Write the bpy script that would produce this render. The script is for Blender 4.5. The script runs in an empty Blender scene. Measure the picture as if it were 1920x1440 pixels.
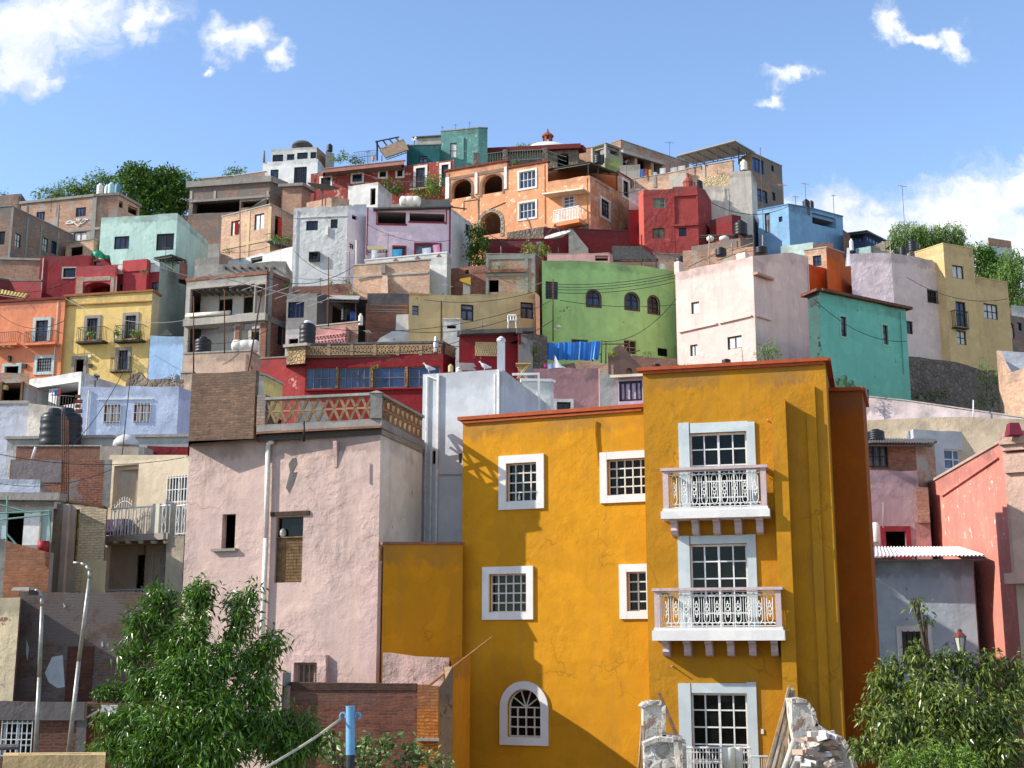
import bpy, math, random
import numpy as np
from mathutils import Vector
random.seed(7)
R_ = math.radians
C = bpy.context.scene.collection
# ---------------------------------------------------------------- camera, sky, sun, exposure
FPX, PIT = 2450.0, R_(11.6)
SP, CP = math.sin(PIT), math.cos(PIT)
cd = bpy.data.cameras.new('camera'); cam = bpy.data.objects.new('camera', cd); C.objects.link(cam)
cam.location = (0, 0, 0); cam.rotation_euler = (R_(90) + PIT, 0, 0)
cd.sensor_width = 36; cd.lens = 36 * FPX / 1920; cd.clip_start = .1; cd.clip_end = 5000
bpy.context.scene.camera = cam
LV = Vector((2.97, .48, -1.85)).normalized()          # the way the sunlight travels
SUN_EL = math.asin(-LV.z); SUN_AZ = math.atan2(-LV.x, -LV.y)
sd = bpy.data.lights.new('sun', 'SUN'); sd.energy = 3.0; sd.angle = R_(.5); sd.color = (1, .93, .82)
so = bpy.data.objects.new('sun', sd); C.objects.link(so)
so.rotation_euler = LV.to_track_quat('-Z', 'Y').to_euler(); so.location = (-60, -10, 60)
vs = bpy.context.scene.view_settings
vs.view_transform = 'Standard'; vs.look = 'None'; vs.gamma = 1; vs.exposure = 1.15

def ray(px, py):
    a = (px - 960) / FPX; b = (720 - py) / FPX
    return Vector((a, CP - b * SP, SP + b * CP))
def P(px, py, Y):
    d = ray(px, py); return d * (Y / d.y)
def tz(px, py):
    d = ray(px, py); return d.z / d.y

def world():
    w = bpy.data.worlds.new('World'); bpy.context.scene.world = w; w.use_nodes = True
    nt = w.node_tree; nt.nodes.clear(); N = nt.nodes.new; L = nt.links.new
    out = N('ShaderNodeOutputWorld'); bg = N('ShaderNodeBackground'); sky = N('ShaderNodeTexSky')
    sky.sky_type = 'NISHITA'; sky.sun_disc = False; sky.sun_elevation = SUN_EL; sky.sun_rotation = SUN_AZ
    sky.altitude = 2000; sky.air_density = 1.0; sky.dust_density = .25; sky.ozone_density = 1.6
    bg.inputs[1].default_value = .138; L(sky.outputs[0], bg.inputs[0])
    tc = N('ShaderNodeTexCoord'); sx = N('ShaderNodeSeparateXYZ'); L(tc.outputs['Generated'], sx.inputs[0])
    def M(op, a, b=None, c=None, clamp=False):
        m = N('ShaderNodeMath'); m.operation = op; m.use_clamp = clamp
        for i, v in enumerate((a, b, c)):
            if v is None: continue
            if isinstance(v, (int, float)): m.inputs[i].default_value = v
            else: L(v, m.inputs[i])
        return m.outputs[0]
    yy = M('MAXIMUM', sx.outputs[1], .02)
    X0 = M('DIVIDE', sx.outputs[0], yy); Z0 = M('DIVIDE', sx.outputs[2], yy)
    c0 = N('ShaderNodeCombineXYZ'); L(X0, c0.inputs[0]); L(Z0, c0.inputs[1])
    wn = N('ShaderNodeTexNoise'); wn.inputs['Scale'].default_value = 22; wn.inputs['Detail'].default_value = 9; wn.inputs['Roughness'].default_value = .62; L(c0.outputs[0], wn.inputs['Vector'])
    ws = N('ShaderNodeSeparateXYZ'); L(wn.outputs['Color'], ws.inputs[0])
    X = M('ADD', X0, M('MULTIPLY', M('SUBTRACT', ws.outputs[0], .5), .085)); Z = M('ADD', Z0, M('MULTIPLY', M('SUBTRACT', ws.outputs[1], .5), .075))
    blobs = [(60, 60, 190, 95), (150, 20, 150, 60), (260, 35, 62, 55), (30, 130, 110, 50), (90, 150, 45, 30),
             (440, 70, 62, 42), (505, 110, 38, 26), (405, 118, 24, 14),
             (1670, 45, 42, 36), (1725, 78, 60, 24), (1790, 80, 42, 40), (1445, 185, 30, 18), (1490, 150, 40, 22),
             (1570, 400, 65, 50), (1700, 450, 150, 62), (1800, 410, 130, 80), (1880, 370, 120, 80), (1920, 340, 80, 50), (1640, 440, 180, 55), (1480, 420, 90, 50), (1900, 470, 200, 100)]
    cur = None
    for (bx, by, rx, ry) in blobs:
        d0 = ray(bx, by); cx = d0.x / d0.y; cz = d0.z / d0.y; sc = FPX * .97
        u = M('MULTIPLY', M('SUBTRACT', X, cx), sc / (rx * 1.18)); v = M('MULTIPLY', M('SUBTRACT', Z, cz), sc / (ry * 1.22))
        r = M('SQRT', M('ADD', M('MULTIPLY', u, u), M('MULTIPLY', v, v)))
        f = M('SUBTRACT', 1.0, r)
        cur = f if cur is None else M('SMOOTH_MAX', cur, f, .15)
    cb = N('ShaderNodeCombineXYZ'); L(X, cb.inputs[0]); L(Z, cb.inputs[1])
    def noise(sc, det, rough=.6):
        n = N('ShaderNodeTexNoise'); n.inputs['Scale'].default_value = sc; n.inputs['Detail'].default_value = det
        n.inputs['Roughness'].default_value = rough; L(cb.outputs[0], n.inputs['Vector']); return n.outputs['Fac']
    n1 = noise(16, 9, .62); n2 = noise(45, 8, .6); n3 = noise(9, 5, .5)
    g = M('ADD', cur, M('MULTIPLY', M('SUBTRACT', n1, .5), 1.15)); g = M('ADD', g, M('MULTIPLY', M('SUBTRACT', n2, .5), 1.1))
    ss = N('ShaderNodeMapRange'); ss.interpolation_type = 'SMOOTHSTEP'; L(g, ss.inputs[0])
    ss.inputs[1].default_value = -.12; ss.inputs[2].default_value = .78; ss.inputs[3].default_value = 0; ss.inputs[4].default_value = .97
    fac = M('MULTIPLY', ss.outputs[0], M('GREATER_THAN', sx.outputs[1], .05))
    nb = N('ShaderNodeTexNoise'); nb.inputs['Scale'].default_value = 2.2; nb.inputs['Detail'].default_value = 8; L(tc.outputs['Generated'], nb.inputs['Vector'])   # unseen broken cloud, added behind the viewer as fill for the front walls
    fb = M('MULTIPLY', M('MULTIPLY', M('SUBTRACT', nb.outputs['Fac'], .46), 8, clamp=True), M('MULTIPLY', M('SUBTRACT', -.1, sx.outputs[1]), 6, clamp=True), clamp=True)
    fac = M('MAXIMUM', fac, M('MULTIPLY', fb, M('GREATER_THAN', sx.outputs[2], .0)))
    cl = N('ShaderNodeBackground'); cr = N('ShaderNodeValToRGB')
    cr.color_ramp.elements[0].position = .3; cr.color_ramp.elements[0].color = (.60, .68, .80, 1)
    cr.color_ramp.elements[1].position = .58; cr.color_ramp.elements[1].color = (.98, .99, 1, 1)
    L(M('ADD', M('MULTIPLY', n3, .6), M('MULTIPLY', g, .25)), cr.inputs[0]); L(cr.outputs[0], cl.inputs[0]); cl.inputs[1].default_value = .55
    mx = N('ShaderNodeMixShader'); L(fac, mx.inputs[0]); L(bg.outputs[0], mx.inputs[1]); L(cl.outputs[0], mx.inputs[2])
    L(mx.outputs[0], out.inputs[0])
world()

# ---------------------------------------------------------------- materials
def lin(c):
    return tuple((v / 255 / 12.92) if v / 255 <= .04045 else ((v / 255 + .055) / 1.055) ** 2.4 for v in c) + (1,)
_M = {}
def _base(key, rough=.85):
    m = bpy.data.materials.new(key); m.use_nodes = True; nt = m.node_tree
    b = nt.nodes['Principled BSDF']; b.inputs['Roughness'].default_value = rough
    b.inputs['Specular IOR Level'].default_value = .25
    return m, nt, b
def _nz(nt, vec, scale, det=5, rough=.6, mp=None):
    if mp:
        q = nt.nodes.new('ShaderNodeMapping'); q.inputs['Scale'].default_value = mp; nt.links.new(vec, q.inputs[0]); vec = q.outputs[0]
    n = nt.nodes.new('ShaderNodeTexNoise'); n.inputs['Scale'].default_value = scale; n.inputs['Detail'].default_value = det
    n.inputs['Roughness'].default_value = rough; nt.links.new(vec, n.inputs['Vector']); return n.outputs['Fac']
def _ramp(nt, fac, a, b, ca=(0, 0, 0, 1), cb=(1, 1, 1, 1)):
    r = nt.nodes.new('ShaderNodeValToRGB'); e = r.color_ramp.elements
    e[0].position = a; e[1].position = b; e[0].color = ca; e[1].color = cb; nt.links.new(fac, r.inputs[0]); return r.outputs[0]
def _mix(nt, fac, a, b, mode='MIX'):
    m = nt.nodes.new('ShaderNodeMix'); m.data_type = 'RGBA'; m.blend_type = mode
    for s, v in ((0, fac), (6, a), (7, b)):
        if isinstance(v, (int, float)): m.inputs[s].default_value = v
        elif isinstance(v, tuple): m.inputs[s].default_value = v
        else: nt.links.new(v, m.inputs[s])
    return m.outputs[2]
def _bump(nt, b, fac, dist, st=1.0, prev=None):
    u = nt.nodes.new('ShaderNodeBump'); u.inputs['Strength'].default_value = st; u.inputs['Distance'].default_value = dist
    nt.links.new(fac, u.inputs['Height'])
    if prev is not None: nt.links.new(prev, u.inputs['Normal'])
    nt.links.new(u.outputs[0], b.inputs['Normal']); return u.outputs[0]
def stucco(c, dirt=.35, peel=0, pc=(205, 200, 190), bump=.02, var=.16, ps=1.6, rough=.9, crack=0):
    key = 'stucco_%s_%s_%s_%s_%s' % (c, dirt, peel, pc, bump)
    if key in _M: return _M[key]
    m, nt, b = _base('painted_plaster', rough); _M[key] = m
    tc = nt.nodes.new('ShaderNodeTexCoord').outputs['Object']
    base = lin(c)
    big = _nz(nt, tc, .45, 6, .65); med = _nz(nt, tc, 2.3, 6, .65); fine = _nz(nt, tc, 13, 4)
    v1 = _ramp(nt, big, .3, .72, tuple(x * (1 - var * 1.25) for x in base[:3]) + (1,), tuple(min(1, x * (1 + var * .5)) for x in base[:3]) + (1,))
    v2 = _mix(nt, .28, v1, _ramp(nt, med, .3, .7, tuple(x * .72 for x in base[:3]) + (1,), tuple(min(1, x * 1.1) for x in base[:3]) + (1,)))
    streak = _nz(nt, tc, 1.6, 6, .7, (1.7, 1.7, .16))
    dirtm = _ramp(nt, streak, .50, .78)
    mm = nt.nodes.new('ShaderNodeMath'); mm.operation = 'MULTIPLY'; mm.inputs[1].default_value = dirt; nt.links.new(dirtm, mm.inputs[0])
    col = _mix(nt, mm.outputs[0], v2, tuple(.35 * x + .05 for x in base[:3]) + (1,))
    spot = _ramp(nt, _nz(nt, tc, 5.5, 6, .75), .66, .72)
    m3 = nt.nodes.new('ShaderNodeMath'); m3.operation = 'MULTIPLY'; m3.inputs[1].default_value = dirt * .8; nt.links.new(spot, m3.inputs[0])
    col = _mix(nt, m3.outputs[0], col, tuple(.45 * x + .04 for x in base[:3]) + (1,))
    pt = _ramp(nt, _nz(nt, tc, .8, 5, .45), .535, .545, (.9, .91, .93, 1), (1, 1, 1, 1)); col = _mix(nt, .8, col, pt, 'MULTIPLY')
    if crack:
        wv = nt.nodes.new('ShaderNodeTexNoise'); wv.inputs['Scale'].default_value = 2.2; wv.inputs['Detail'].default_value = 6; nt.links.new(tc, wv.inputs['Vector'])
        av = nt.nodes.new('ShaderNodeVectorMath'); av.operation = 'MULTIPLY_ADD'; av.inputs[1].default_value = (.9,) * 3; nt.links.new(wv.outputs['Color'], av.inputs[0]); nt.links.new(tc, av.inputs[2])
        vo = nt.nodes.new('ShaderNodeTexVoronoi'); vo.feature = 'DISTANCE_TO_EDGE'; vo.inputs['Scale'].default_value = .42; nt.links.new(av.outputs[0], vo.inputs['Vector'])
        cm = _mix(nt, _ramp(nt, _nz(nt, tc, .6, 3), .5, .6), (0, 0, 0, 1), _ramp(nt, vo.outputs['Distance'], .002, .012, (crack,) * 3 + (1,), (0, 0, 0, 1)))
        col = _mix(nt, cm, col, tuple(x * .35 for x in base[:3]) + (1,))
    if peel:
        pn = _nz(nt, tc, ps, 9, .72)
        pm = _ramp(nt, pn, .665 - peel * .36, .68 - peel * .36)
        col = _mix(nt, pm, col, lin(pc))
    col = _grime(nt, tc, col, base, .35 + dirt)
    nt.links.new(col, b.inputs['Base Color'])
    pz = nt.nodes.new('ShaderNodeMath'); pz.operation = 'MULTIPLY'; nt.links.new(_nz(nt, tc, 3.2, 7, .62), pz.inputs[0]); nt.links.new(_ramp(nt, _nz(nt, tc, .55, 3, .5), .42, .62, (.18, .18, .18, 1)), pz.inputs[1])
    p = _bump(nt, b, pz.outputs[0], bump * 3.6, .8)
    _bump(nt, b, fine, bump * .45, .7, p)
    return m
def _grime(nt, tc, col, base, amt):
    at = nt.nodes.new('ShaderNodeAttribute'); at.attribute_name = 'grime'
    st = _nz(nt, tc, 2.6, 6, .7, (1.6, 1.6, .3))
    a = nt.nodes.new('ShaderNodeMath'); a.operation = 'ADD'; nt.links.new(at.outputs['Fac'], a.inputs[0]); nt.links.new(st, a.inputs[1])
    r = _ramp(nt, a.outputs[0], .85, 1.4); k = nt.nodes.new('ShaderNodeMath'); k.operation = 'MULTIPLY'; k.inputs[1].default_value = min(.9, amt); nt.links.new(r, k.inputs[0])
    k2 = nt.nodes.new('ShaderNodeMath'); k2.operation = 'MULTIPLY'; nt.links.new(k.outputs[0], k2.inputs[0]); nt.links.new(_ramp(nt, _nz(nt, tc, .7, 4, .6), .38, .66, (.08, .08, .08, 1)), k2.inputs[1]); k = k2
    return _mix(nt, k.outputs[0], col, tuple(.3 * x + .045 for x in base[:3]) + (1,))
def brick(c1=(165, 112, 92), c2=(190, 140, 115), mo=(170, 155, 140), plaster=0, pc=(150, 142, 135), w=.27, h=.085, mort=.014, dirt=.35, bump=.02):
    key = 'brick_%s_%s_%s_%s_%s_%s' % (c1, c2, mo, plaster, pc, h)
    if key in _M: return _M[key]
    m, nt, b = _base('brickwork', .92); _M[key] = m
    tcn = nt.nodes.new('ShaderNodeTexCoord'); uv = tcn.outputs['UV']; ob = tcn.outputs['Object']
    wob = nt.nodes.new('ShaderNodeTexNoise'); wob.inputs['Scale'].default_value = 3.1; wob.inputs['Detail'].default_value = 4; nt.links.new(ob, wob.inputs['Vector'])
    va = nt.nodes.new('ShaderNodeVectorMath'); va.operation = 'MULTIPLY_ADD'; va.inputs[1].default_value = (.16, .13, 0)
    nt.links.new(wob.outputs['Color'], va.inputs[0]); nt.links.new(uv, va.inputs[2])
    bt = nt.nodes.new('ShaderNodeTexBrick'); nt.links.new(va.outputs[0], bt.inputs['Vector'])
    bt.inputs['Scale'].default_value = 1; bt.inputs['Brick Width'].default_value = w; bt.inputs['Row Height'].default_value = h
    bt.inputs['Mortar Size'].default_value = mort; bt.inputs['Mortar Smooth'].default_value = .3; bt.inputs['Bias'].default_value = 0
    bt.inputs['Color1'].default_value = lin(c1); bt.inputs['Color2'].default_value = lin(c2); bt.inputs['Mortar'].default_value = lin(mo)
    n = _nz(nt, ob, .8, 6, .7); n2 = _nz(nt, ob, 6, 5, .7)
    col = _mix(nt, .6, bt.outputs['Color'], _ramp(nt, n, .3, .7, (.55, .52, .5, 1), (1.12, 1.08, 1.02, 1)), 'MULTIPLY')
    col = _mix(nt, .55, col, _ramp(nt, n2, .3, .7, (.5, .5, .5, 1), (1.2, 1.2, 1.2, 1)), 'MULTIPLY')
    if plaster:
        pm = _ramp(nt, _nz(nt, ob, .9, 8, .68), .62 - plaster * .3, .66 - plaster * .3)
        col = _mix(nt, pm, col, lin(pc))
    col = _grime(nt, ob, col, (.25, .2, .17), .5)
    nt.links.new(col, b.inputs['Base Color'])
    p = _bump(nt, b, bt.outputs['Fac'], -bump, .9); _bump(nt, b, n2, bump, .8, p)
    return m
def plain(c, rough=.6, metal=0, noise=.12, spec=.4, key='paint', bump=.004, sc=6):
    k = 'plain_%s_%s_%s_%s' % (c, rough, metal, key)
    if k in _M: return _M[k]
    m, nt, b = _base(key, rough); _M[k] = m
    b.inputs['Metallic'].default_value = metal; b.inputs['Specular IOR Level'].default_value = spec
    tc = nt.nodes.new('ShaderNodeTexCoord').outputs['Object']; base = lin(c)
    n = _nz(nt, tc, sc, 5, .65)
    nt.links.new(_ramp(nt, n, .3, .7, tuple(x * (1 - noise * 2) for x in base[:3]) + (1,), tuple(min(1, x * (1 + noise * .6)) for x in base[:3]) + (1,)), b.inputs['Base Color'])
    _bump(nt, b, _nz(nt, tc, sc * 3, 4), bump)
    return m
def glass(c=(22, 28, 42), rough=.08, sp=.5):
    k = 'glass_%s_%s' % (c, rough)
    if k in _M: return _M[k]
    m, nt, b = _base('window_glass', rough); _M[k] = m; b.inputs['Specular IOR Level'].default_value = sp
    tc = nt.nodes.new('ShaderNodeTexCoord').outputs['Object']; base = lin(c)
    nt.links.new(_ramp(nt, _nz(nt, tc, 1.3, 3, .5), .35, .65, tuple(x * .35 for x in base[:3]) + (1,), tuple(x * 1.5 for x in base[:3]) + (1,)), b.inputs['Base Color'])
    _bump(nt, b, _nz(nt, tc, .8, 2), .01)
    return m
def stone(c=(120, 110, 102), mo=(150, 142, 130), sc=2.2, bump=.06):
    k = 'stone_%s_%s_%s' % (c, mo, sc)
    if k in _M: return _M[k]
    m, nt, b = _base('rubble_stone', .95); _M[k] = m
    tc = nt.nodes.new('ShaderNodeTexCoord').outputs['Object']; base = lin(c)
    wb = nt.nodes.new('ShaderNodeTexNoise'); wb.inputs['Scale'].default_value = sc * 1.6; wb.inputs['Detail'].default_value = 5; nt.links.new(tc, wb.inputs['Vector'])
    dv = nt.nodes.new('ShaderNodeVectorMath'); dv.operation = 'MULTIPLY_ADD'; dv.inputs[1].default_value = (.55 / sc,) * 3; nt.links.new(wb.outputs['Color'], dv.inputs[0]); nt.links.new(tc, dv.inputs[2]); tc = dv.outputs[0]
    v = nt.nodes.new('ShaderNodeTexVoronoi'); v.inputs['Scale'].default_value = sc; nt.links.new(tc, v.inputs['Vector'])
    ve = nt.nodes.new('ShaderNodeTexVoronoi'); ve.feature = 'DISTANCE_TO_EDGE'; ve.inputs['Scale'].default_value = sc; nt.links.new(tc, ve.inputs['Vector'])
    hs = _mix(nt, .5, _ramp(nt, _nz(nt, v.outputs['Color'], 3, 2), .3, .7, tuple(x * .45 for x in base[:3]) + (1,), tuple(x * 1.6 for x in base[:3]) + (1,)), base)
    col = _mix(nt, _ramp(nt, ve.outputs['Distance'], .02, .07), lin(mo), hs)
    col = _mix(nt, .6, col, _ramp(nt, _nz(nt, tc, 1.2, 6, .7), .3, .7, (.5, .5, .5, 1), (1.2, 1.2, 1.2, 1)), 'MULTIPLY')
    nt.links.new(col, b.inputs['Base Color'])
    _bump(nt, b, _ramp(nt, ve.outputs['Distance'], 0, .2), bump)
    return m
def leafm(c=(60, 95, 30), c2=(105, 140, 50), rough=.42, spec=.5, tr=.25):
    k = 'leaf_%s_%s' % (c, c2)
    if k in _M: return _M[k]
    m, nt, b = _base('leaves', rough); _M[k] = m; b.inputs['Specular IOR Level'].default_value = spec
    g = nt.nodes.new('ShaderNodeNewGeometry').outputs['Random Per Island']
    tc = nt.nodes.new('ShaderNodeTexCoord').outputs['Object']
    col = _ramp(nt, g, 0, 1, lin(c), lin(c2))
    col = _mix(nt, .6, col, _ramp(nt, _nz(nt, tc, 1.1, 4), .3, .7, (.55, .6, .5, 1), (1.25, 1.2, 1.1, 1)), 'MULTIPLY')
    nt.links.new(col, b.inputs['Base Color'])
    t = nt.nodes.new('ShaderNodeBsdfTranslucent'); nt.links.new(col, t.inputs[0])
    mx = nt.nodes.new('ShaderNodeMixShader'); mx.inputs[0].default_value = tr
    nt.links.new(b.outputs[0], mx.inputs[1]); nt.links.new(t.outputs[0], mx.inputs[2])
    nt.links.new(mx.outputs[0], nt.nodes['Material Output'].inputs[0])
    return m
DKM = plain((38, 36, 38), .5, .3, key='dark_metal'); WHM = plain((225, 225, 222), .5, key='white_painted_metal')
IRON = plain((70, 62, 58), .6, .3, key='iron'); RUST = plain((110, 70, 48), .85, .1, .3, key='rusty_metal')
CONC = stucco((150, 145, 138), .6, bump=.02, var=.25); CONCL = stucco((175, 168, 158), .55, bump=.02, var=.25); CONCD = stucco((105, 100, 98), .6, bump=.03, var=.3)
GL = glass(); GLB = glass((45, 60, 88), .12); GLK = glass((16, 19, 15), .06, .16); GLG = glass((95, 100, 108), .2)
CURT = plain((205, 203, 200), .5, key='curtained_glass', sc=3); WOOD = plain((110, 80, 55), .8, 0, .3, key='timber'); WOODL = plain((170, 145, 115), .8, 0, .25, key='pale_timber')
BRK = brick((182, 132, 110), (208, 160, 134)); BRKP = brick((180, 132, 110), (206, 160, 136), plaster=.35, pc=(165, 156, 146)); BRKR = brick((142, 86, 70), (168, 110, 90), (140, 120, 108)); BRKB = brick((205, 158, 132), (228, 185, 156), (205, 190, 170))
BRKG = brick((158, 124, 108), (182, 148, 130), (130, 122, 115), plaster=.45, pc=(125, 116, 110))
BLKP = plain((28, 30, 34), .45, 0, .2, key='black_plastic'); WHP = plain((225, 222, 208), .5, key='white_plastic')
STN = stone((125, 112, 102), (118, 108, 98), 3.6); WPIPE = plain((220, 214, 205), .6, key='white_pipe')

# ---------------------------------------------------------------- mesh collector
class MB:
    def __init__(s): s.v = []; s.f = []; s.m = []; s.g = set()
    def face(s, pts, mi=0):
        k = len(s.v); s.v.extend([tuple(p) for p in pts]); s.f.append(tuple(range(k, k + len(pts)))); s.m.append(mi)
    def hexa(s, p, mi=0):                    # p: 8 points, bottom 0-3 then top 4-7
        k = len(s.v); s.v.extend([tuple(q) for q in p])
        for f in ((0, 3, 2, 1), (4, 5, 6, 7), (0, 1, 5, 4), (1, 2, 6, 5), (2, 3, 7, 6), (3, 0, 4, 7)):
            s.f.append(tuple(k + i for i in f)); s.m.append(mi)
    def box(s, x0, y0, z0, x1, y1, z1, mi=0):
        s.hexa([(x0, y0, z0), (x1, y0, z0), (x1, y1, z0), (x0, y1, z0), (x0, y0, z1), (x1, y0, z1), (x1, y1, z1), (x0, y1, z1)], mi)
    def tube(s, a, b, r0, r1=None, n=8, mi=0, cap=True):
        r1 = r0 if r1 is None else r1; a = Vector(a); b = Vector(b); d = (b - a)
        if d.length < 1e-6: return
        d.normalize(); u = d.orthogonal().normalized(); w = d.cross(u); k = len(s.v)
        for (c, r) in ((a, r0), (b, r1)):
            for i in range(n):
                t = 2 * math.pi * i / n; s.v.append(tuple(c + u * math.cos(t) * r + w * math.sin(t) * r))
        for i in range(n):
            j = (i + 1) % n; s.f.append((k + i, k + j, k + n + j, k + n + i)); s.m.append(mi)
        if cap:
            s.f.append(tuple(k + i for i in range(n))[::-1]); s.f.append(tuple(k + n + i for i in range(n))); s.m += [mi, mi]
    def path(s, pts, r, n=6, mi=0):
        for a, b in zip(pts[:-1], pts[1:]): s.tube(a, b, r, r, n, mi)
    def lathe(s, c, prof, n=20, axis='z', mi=0):
        k = len(s.v); c = Vector(c)
        for (r, h) in prof:
            for i in range(n):
                t = 2 * math.pi * i / n
                q = Vector((r * math.cos(t), r * math.sin(t), h)) if axis == 'z' else Vector((h, r * math.cos(t), r * math.sin(t)))
                s.v.append(tuple(c + q))
        for j in range(len(prof) - 1):
            for i in range(n):
                i2 = (i + 1) % n; s.f.append((k + j * n + i, k + j * n + i2, k + (j + 1) * n + i2, k + (j + 1) * n + i)); s.m.append(mi)
        s.f.append(tuple(k + i for i in range(n))[::-1]); s.f.append(tuple(k + (len(prof) - 1) * n + i for i in range(n))); s.m += [mi, mi]
    def build(s, name, mats, parent=None, base=None, smooth=False):
        if not s.f: return None
        if not isinstance(mats, (list, tuple)): mats = [mats]
        v = np.array(s.v, dtype=float)
        if base is None: base = tuple(parent['_b']) if parent is not None else (0, 0, 0)
        v -= np.array(base, dtype=float)
        me = bpy.data.meshes.new(name); me.from_pydata(v.tolist(), [], s.f); me.update()
        for m in mats: me.materials.append(m)
        me.polygons.foreach_set('material_index', s.m)
        if s.g:
            ga = me.attributes.new('grime', 'FLOAT', 'POINT'); ga.data.foreach_set('value', [1.0 if i in s.g else 0.0 for i in range(len(s.v))])
        if smooth: me.polygons.foreach_set('use_smooth', [True] * len(s.f))
        uv = me.uv_layers.new(name='UVMap'); data = []
        for p in me.polygons:
            n = p.normal
            if abs(n.z) > .8:
                for li in p.vertices: q = me.vertices[li].co; data += [q.x, q.y]
            else:
                l = math.hypot(n.x, n.y) or 1; tx, ty = -n.y / l, n.x / l
                for li in p.vertices: q = me.vertices[li].co; data += [q.x * tx + q.y * ty, q.z]
        uv.data.foreach_set('uv', data)
        o = bpy.data.objects.new(name, me); C.objects.link(o)
        if parent is not None: o.parent = parent; o['_b'] = list(base)
        else: o.location = base; o['_b'] = list(base)
        return o
def tag(o, label=None, cat=None, group=None, kind=None):
    if label: o['label'] = label
    if cat: o['category'] = cat
    if group: o['group'] = group
    if kind: o['kind'] = kind
    return o
def thing(name, label, cat, base, group=None):
    o = bpy.data.objects.new(name, None); C.objects.link(o); o.location = base; o['_b'] = list(base); o.empty_display_size = .3
    return tag(o, label, cat, group)

# ---------------------------------------------------------------- hill and ground
TY = [-50, 40, 43, 46, 50, 65, 80, 90, 100, 110, 120, 132, 200, 420]
TZ = [-7, -7, -4, -1.5, 0, 7.5, 14.5, 21, 28.5, 35.5, 41, 43, 40, 10]
SKX = [0, 60, 350, 450, 600, 800, 1100, 1400, 1470, 1600, 1700, 1920]; SKY_ = [400, 395, 380, 350, 330, 320, 320, 340, 400, 480, 490, 540]
def terr(x, y):
    z = np.interp(y, TY, TZ)
    if y > 44:
        px = 960 + FPX * x / y * .95
        z = min(z, tz(960, float(np.interp(px, SKX, SKY_)) + 25) * y if y < 150 else z)
    return float(z)
def ground():
    m = MB(); m.face([(-1500, -300, -7.6), (1500, -300, -7.6), (1500, 2500, -7.6), (-1500, 2500, -7.6)])
    o = m.build('ground', stucco((120, 108, 92), .5)); tag(o, kind='structure')
    xs = np.linspace(-170, 170, 120); ys = np.concatenate([np.linspace(41, 140, 90), np.linspace(145, 420, 20)])
    m = MB(); rng = np.random.RandomState(3)
    for y in ys:
        for x in xs: m.v.append((x * (1 + max(0, y - 140) / 150), y, terr(x * (1 + max(0, y - 140) / 150), y) + rng.uniform(-.25, .25) - (3 if abs(x) > 150 else 0)))
    n = len(xs)
    for j in range(len(ys) - 1):
        for i in range(n - 1): m.f.append((j * n + i, j * n + i + 1, (j + 1) * n + i + 1, (j + 1) * n + i)); m.m.append(0)
    g = stone((118, 100, 82), (105, 95, 75), 2.6, .1)
    o = m.build('hill', g, smooth=True); tag(o, kind='structure')
ground()

# ---------------------------------------------------------------- windows: styles  (frame, grid, pane, surround, sill, ...)
STY = {
 'dk': dict(f=DKM, g=(2, 1), p=GL), 'dk1': dict(f=DKM, g=(1, 1), p=GL), 'dk22': dict(f=DKM, g=(2, 2), p=GLB), 'dk32': dict(f=DKM, g=(3, 2), p=GLG), 'dk3': dict(f=DKM, g=(3, 1), p=GLB),
 'cu': dict(f=DKM, g=(2, 1), p=CURT), 'cu1': dict(f=DKM, g=(1, 1), p=CURT), 'cu2': dict(f=DKM, g=(2, 2), p=CURT), 'T': dict(f=DKM, g='T', p=GLG), 'o': dict(open=1), 'oo': dict(open=1, r=.9),
 'wh': dict(f=WHM, g=(2, 2), p=GLB), 'bl': dict(f=plain((45, 60, 95), .5, key='blue_metal'), g=(3, 1), p=GLB),
 'wsu': dict(f=DKM, g=(2, 1), p=GL, su=(.16, stucco((222, 215, 205), .3), .05)), 'grid': dict(f=DKM, g=(5, 5), p=GLG),
 'arch': dict(f=DKM, g=(2, 1), p=GLB, arch=1), 'archo': dict(open=1, arch=1, r=.9),
}
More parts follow.
